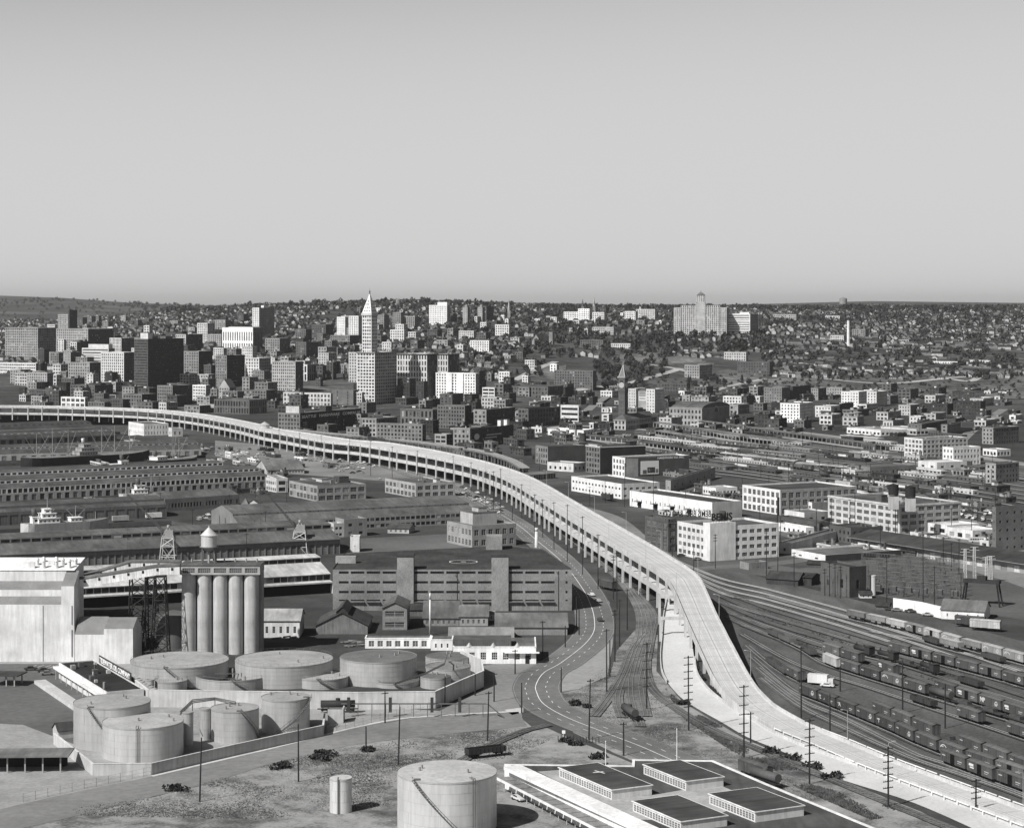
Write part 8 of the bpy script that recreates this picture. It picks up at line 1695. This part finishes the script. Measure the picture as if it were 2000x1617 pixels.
p = G(1230, 1404); rcar('T', .07, p, R(105), 'lone dark tank car on the spur inside the rail curves'); p = G(1186, 1152); rcar('B', .08, p, R(120), 'lone dark van by the twin poles near the viaduct'); p = G(660, 1392); rcar('T', .04, p, R(2), 'black tank car parked before the long bund wall'); p = G(948, 1478); rcar('G', .04, p, R(28), 'rusty low wagon on the spur in the dry field')
p = G(1475, 1520); rcar('B', .08, p, R(120), 'dark box wagon with pale patches behind the flat roofed complex'); p = G(1495, 1533); rcar('T', .1, p, R(122), 'tank car partly hidden behind the flat roofed complex'); p = G(1186, 978); rcar('B', .06, p, R(117), 'dark rail van parked against the nearest white warehouse'); p = G(1895, 1225); rcar('B', .07, p, R(-28), 'dark boxcar in front of the white depot wall'); p = G(1925, 1232); rcar('W', .4, p, R(-28), 'pale ribbed car beside the depot end')
# ================================================================ MOTOR VEHICLES
def auto_parts(v, L_=4.9, bus=False):
    ps = []; b = MB(); w = .9; h = L_/2
    prof = [(-h, .45), (-h, .85), (-h+.15, .95), (-h+1.15, 1.0), (-h+1.55, 1.5), (.7, 1.52), (1.25, 1.02), (h-.2, .9), (h, .75), (h, .45)]
    k = 0
    for (x0, z0), (x1, z1) in zip(prof, prof[1:]): b.face([(x0, -w, z0), (x0, w, z0), (x1, w, z1), (x1, -w, z1)], 0)
    for s in (-1, 1):
        f = [(x, s*w, z) for x, z in prof]; b.face(f[::-1] if s < 0 else f)
    b.face([(-h, -w, .45), (h, -w, .45), (h, w, .45), (-h, w, .45)]); ps.append(('body', b, [mat(v, 'metal')])); g = MB()
    for s in (-1, 1): q = [(-h+1.2, s*(w+.01), 1.03), (1.15, s*(w+.01), 1.03), (.68, s*(w+.01), 1.44), (-h+1.55, s*(w+.01), 1.44)]; g.face(q if s < 0 else q[::-1])
    g.face([(1.2, -.8, 1.06), (1.2, .8, 1.06), (.73, .8, 1.48), (.73, -.8, 1.48)]); g.face([(-h+1.12, .8, 1.04), (-h+1.12, -.8, 1.04), (-h+1.5, -.8, 1.46), (-h+1.5, .8, 1.46)]); ps.append(('window', g, [GL[0]]))
    for x in (-h+.9, h-.95):
        for s in (-1, 1): c = MB(); c.bar((x, s*w-.1, .33), (x, s*w+.1, .33), .33, 10); ps.append(('wheel', c, [M_DARK]))
    return ps
AP = {v: [(n, b.mesh(n, m)) for n, b, m in auto_parts(v)] for v in (.7, .4, .2, .06)}
j = MB(); 
def whole(v):
    m = MB()
    for i, (n, b, mm) in enumerate(auto_parts(v)):
        k = len(m.v); m.v += b.v; m.f += [tuple(k+q for q in f) for f in b.f]; m.m += [0 if n == 'body' else 1]*len(b.f); m.sm += b.sm
    return m.mesh('parked_car', [mat(v, 'metal'), GL[0]])
AW = {v: whole(v) for v in (.7, .4, .2, .06)}; TN = {.7: 'white', .4: 'light grey', .2: 'grey', .06: 'black'}
def car(x, y, v, a, label):
    t = thing('car', label, 'car', G(x, y)+Vector((0, 0, .14)), R(a))
    for n, me in AP[v]: link(bpy.data.objects.new(n, me), t)
car(1155, 1164, .7, -68, 'white car driving down the highway out of the warehouse shadow'); car(1168, 1176, .4, -68, 'light car following behind the white one on the highway'); car(1172, 1213, .06, -85, 'black car on the highway below the two light ones'); car(85, 1312, .06, 15, 'black car parked by the oil yard fence line'); car(60, 1309, .06, 15, 'dark truck like car parked at the white mill wall'); car(92, 1318, .2, 15, 'grey car just in front of the parked black one'); car(1330, 1087, .06, 20, 'black car under the bag factory windows'); car(1362, 1094, .2, 20, 'grey car at the bag factory entrance'); car(1012, 1563, .7, -60, 'white topped car under the pale ribbed canopy')
car(1738, 1192, .06, -20, 'black car beside the section hut'); car(1752, 1194, .2, -20, 'grey car parked second from the section hut'); car(1778, 1196, .06, -20, 'black car midway along the white board wall'); car(1812, 1203, .4, -20, 'light car near the depot end of the board wall')
r = random.Random(9)
def park(n, poly, where, a=29, seed=0):
    xs = [q[0] for q in poly]; ys = [q[1] for q in poly]; k = 0; tr = 0; seen = []
    while k < n and tr < n*20:
        tr += 1; x, y = r.uniform(min(xs), max(xs)), r.uniform(min(ys), max(ys))
        if not inpoly((x, y), poly) or any(abs(x-q[0]) < 5 and abs(y-q[1]) < 2 for q in seen): continue
        seen.append((x, y)); k += 1
    for k, (x, y) in enumerate(sorted(seen)):
        v = r.choice((.7, .7, .4, .4, .2, .06)); o = bpy.data.objects.new('parked_car', AW[v]); o.location = G(x, y)+Vector((0, 0, .12)); o.rotation_euler = (0, 0, R(a+r.choice((0, 90, 180, 270))+r.uniform(-5, 5))); link(o)
        tag(o, f'{TN[v]} car, {ordn(k)} from the waterfront side of the {where}', 'car', 'cars parked in the '+where)
park(46, [(600, 880), (700, 890), (750, 920), (745, 938), (680, 925), (600, 900)], 'lots before the viaduct', 30); park(22, [(400, 870), (560, 885), (560, 900), (420, 890)], 'quay lots near the far viaduct'); park(26, [(900, 950), (960, 975), (1005, 1010), (960, 1000), (900, 965)], 'strip beside the viaduct columns')
park(30, [(1600, 880), (1700, 893), (1790, 905), (1700, 900)], 'street beyond the canopies', 61); park(34, [(1800, 990), (1940, 1000), (1945, 1020), (1830, 1010)], 'lot beyond the broad factory', 61); park(24, [(1000, 845), (1180, 838), (1180, 850), (1010, 858)], 'plaza by the station'); park(8, [(360, 1010), (430, 1006), (440, 1015), (370, 1020)], 'yard behind the transit shed'); park(24, [(1420, 820), (1700, 845), (1760, 858), (1450, 828)], 'streets before the hotels'); park(12, [(770, 945), (790, 940), (792, 955), (775, 955)], 'gap beside the industrial block')
park(16, [(1630, 1005), (1900, 1052), (1900, 1062), (1750, 1050)], 'road behind the long black shed', 61)
t = thing('bus', 'pale bus parked beside the edge tower block', 'bus', G(1912, 1060)+Vector((0, 0, .04)), R(-2)); b = MB(); b.box(-5.5, -1.25, .5, 5.5, 1.25, 3.1); obj('body', b, mat(.6, 'metal'), t); b = MB()
for i in range(8): b.box(-5+i*1.28, -1.28, 1.7, -4.05+i*1.28, -1.26, 2.5)
obj('window', b, GL[0], t, 'stuff')
for x in (-3.8, 3.6): b = MB(); b.bar((x, -1.3, .5), (x, 1.3, .5), .48, 12); obj('wheel', b, M_DARK, t)
t = thing('truck', 'white box truck among the nearest boxcar rows', 'truck', G(1598, 1337)+Vector((0, 0, .04)), R(-24)); b = MB(); b.box(-3.5, -1.3, .8, 3.5, 1.3, 3.8); obj('body', b, mat(.7, 'metal'), t); b = MB(); b.box(3.7, -1.1, .6, 5.6, 1.1, 2.6); obj('cab', b, mat(.55, 'metal'), t); car(1616, 1342, .7, -24, 'white car beside the box truck in the yard')
for x in (-2.4, 4.4): b = MB(); b.bar((x, -1.2, .5), (x, 1.2, .5), .5, 12); obj('wheel', b, M_DARK, t)
# ================================================================ WEEDS, BRUSH AND DEBRIS
def tuft_field(name, poly, n, hs, v, seed, w=.5):
    r = random.Random(seed); b = MB(); xs = [q[0] for q in poly]; ys = [q[1] for q in poly]; k = 0
    while k < n:
        x, y = r.uniform(min(xs), max(xs)), r.uniform(min(ys), max(ys))
        if not inpoly((x, y), poly): continue
        p = G(x, y)
        if mnoise.noise(Vector((p.x*.06, p.y*.05, seed))) < (r.uniform(-.1, .38) if name == 'weeds' else r.uniform(-.3, .3)): continue
        k += 1; h = r.uniform(*hs); a = r.uniform(0, 3.14); q = w*r.uniform(.6, 1.4)
        for j in range(3):
            a += 1.05; c, s = math.cos(a)*q, math.sin(a)*q; b.face([(p.x-c, p.y-s, 0), (p.x+c, p.y+s, 0), (p.x+c*.3+r.uniform(-.3, .3), p.y+s*.3+r.uniform(-.3, .3), h)], 0)
    obj(name, b, mat(v, 'leaf'), kind='stuff')
FIELD = [(60, 1590), (300, 1556), (520, 1494), (680, 1457), (845, 1437), (995, 1424), (1090, 1440), (990, 1480), (780, 1500), (760, 1575), (500, 1600)]
tuft_field('dry_grass', FIELD, 7000, (.08, .22), .3, 1, .14); tuft_field('weeds', FIELD, 9000, (.12, .35), .13, 2, .16)
tuft_field('weeds', [(1300, 1345), (1345, 1385), (1460, 1447), (1620, 1520), (1790, 1590), (1700, 1600), (1560, 1540), (1420, 1460), (1330, 1400)], 8000, (.2, .7), .1, 3, .22); tuft_field('dry_grass', [(1110, 1360), (1200, 1290), (1240, 1240), (1280, 1250), (1270, 1340), (1340, 1400), (1500, 1490), (1600, 1560), (1500, 1580), (1330, 1520), (1200, 1465), (1130, 1425)], 7000, (.1, .3), .2, 4, .15)
tuft_field('weeds', [(1358, 1295), (1372, 1330), (1410, 1366), (1440, 1382), (1420, 1372), (1385, 1345), (1366, 1312)], 420, (.6, 1.8), .05, 5, .6); tuft_field('weeds', [(1400, 1150), (1600, 1185), (1900, 1300), (1950, 1400), (1700, 1300), (1480, 1230)], 2400, (.1, .4), .09, 6, .8)
def bush(x, y, s, label, v=.04, grp='dark bushes in the dry field'):
    r = random.Random(int(x*7+y)); b = MB()
    for k in range(4): crown(b, (r.uniform(-1, 1)*s, r.uniform(-.6, .6)*s, s*.35), s*.8, s*.5, 50, .35+s*.06, r)
    o = obj('bush', b, mat(v, 'leaf'), loc=G(x, y)); tag(o, label, 'bush', grp)
for x, y, s, l in ((640, 1478, 2.6, 'dark bush mass in the middle of the dry field'), (622, 1484, 2.2, 'smaller dark bush touching the middle bush mass'), (715, 1466, 1.8, 'low bush at the foot of the short bare pole'), (545, 1500, 2.4, 'dark bush beside the near street edge'), (345, 1545, 2.2, 'dark brush patch beside the street below the corner wall'), (1133, 1377, 2.2, 'dark bush inside the highway curve'), (1150, 1381, 1.4, 'low shrub right of the curve bush'), (1108, 1448, 1.6, 'dark shrub by the row of stakes'), (1125, 1455, 1.6, 'shrub at the end of the stake row'), (1170, 1480, 1.8, 'dark shrub behind the white complex corner'),
                   (1590, 1500, 2.2, 'dark shrub on the bank below the many armed pole'), (1515, 1472, 2.4, 'leafy shrub on the bank of the concrete road'), (1545, 1482, 2.0, 'shrub higher on the concrete road bank'), (1625, 1520, 2.2, 'shrub lower on the concrete road bank'), (1335, 1375, 1.6, 'shrub at the end of the lower road rail')): bush(x, y, s, l)
t = thing('stake_row', 'row of short dark stakes with a white sign in the dry field', 'stakes', G(1090, 1446)); 
for k in range(14): b = MB(); b.bar((k*.95, (k % 3)*.5-k*.32, 0), (k*.95, (k % 3)*.5-k*.32, 1.5+.3*(k % 2)), .13, 5); obj('stake', b, mat(.04, 'plank'), t)
b = MB(); b.box(1.6, -.1, 0, 1.7, 0, 2.6); b.box(1.2, -.15, 2.2, 2.2, -.1, 3.2); obj('sign', b, mat(.8, 'flat'), t)
for x, y, w, h, v, l in ((1108, 1505, 5, 1.6, .4, 'pale square block beside the white complex roof'), (1175, 1500, 5.5, 1.4, .1, 'pile of dark timber posts behind the complex'), (560, 1247, 9, 1.2, .12, 'dark earth mound beside the sheds'), (700, 1262, 8, .8, .2, 'low pile of pipes near the white office'), (680, 1256, 8, .8, .16, 'stacked pipes next to the earth mound')):
    t = thing('material_pile', l, 'pile', G(x, y), R(20)); r = random.Random(int(x))
    for k in range(6): b = MB(); a = r.uniform(-w/2, w/2); b.bar((a-1.5, r.uniform(-1, 1), .2+k*h/8), (a+1.5, r.uniform(-1, 1), .25+k*h/8), .28, 6); obj('piece', b, mat(v, 'plank'), t)
# drop pipes and loading rack in front of the bund
t = thing('loading_rack', 'long pipe loading rack with hanging hoses along the bund wall', 'loading rack', G(690, 1400)); b = MB(); b.bar((-4, 0, 4.2), (46*.95, 0, 4.2), .12, 5); b.bar((-4, 1.2, 4.2), (43, 1.2, 4.2), .12, 5); obj('beam', b, M_PIPE, t)
for k in range(11): b = MB(); b.bar((-3+k*4.5, 0, 0), (-3+k*4.5, 0, 4.2), .12, 5); obj('post', b, M_PIPE, t)
for k in (0, 3, 6, 8): b = MB(); b.box(-2+k*4.5, -.4, 1.6, -1+k*4.5, .2, 6.4); obj('filler_arm', b, mat(.05, 'metal'), t)
b = MB(); b.bar((43.5, 0, 4.2), (49, -2, 0), .15, 5); b.bar((43.5, 1, 4.2), (49, -1, 0), .15, 5); obj('stair', b, M_PIPE, t)
for i in range(8):
    b = MB(); p = G(690+i*17, 1254+(i % 2)*3); b.bar((p.x-2, p.y, .5), (p.x+2, p.y+.6, .5), .5, 8); o = obj('pipe_bundle', b, mat(.14, 'metal')); tag(o, f'short fat pipe, {ordn(i)} in the row between sheds and white office', 'pipe', 'fat pipes on the ground')
# parking bay lines in the oil yard
b = MB()
for i in range(6): p = G(58+i*14, 1300); b.face([(p.x, p.y-5, .07), (p.x+.25, p.y-5, .07), (p.x+2.5, p.y+1, .07), (p.x+2.25, p.y+1, .07)])
obj('road_marking', b, mat(.7, 'flat'), kind='structure')
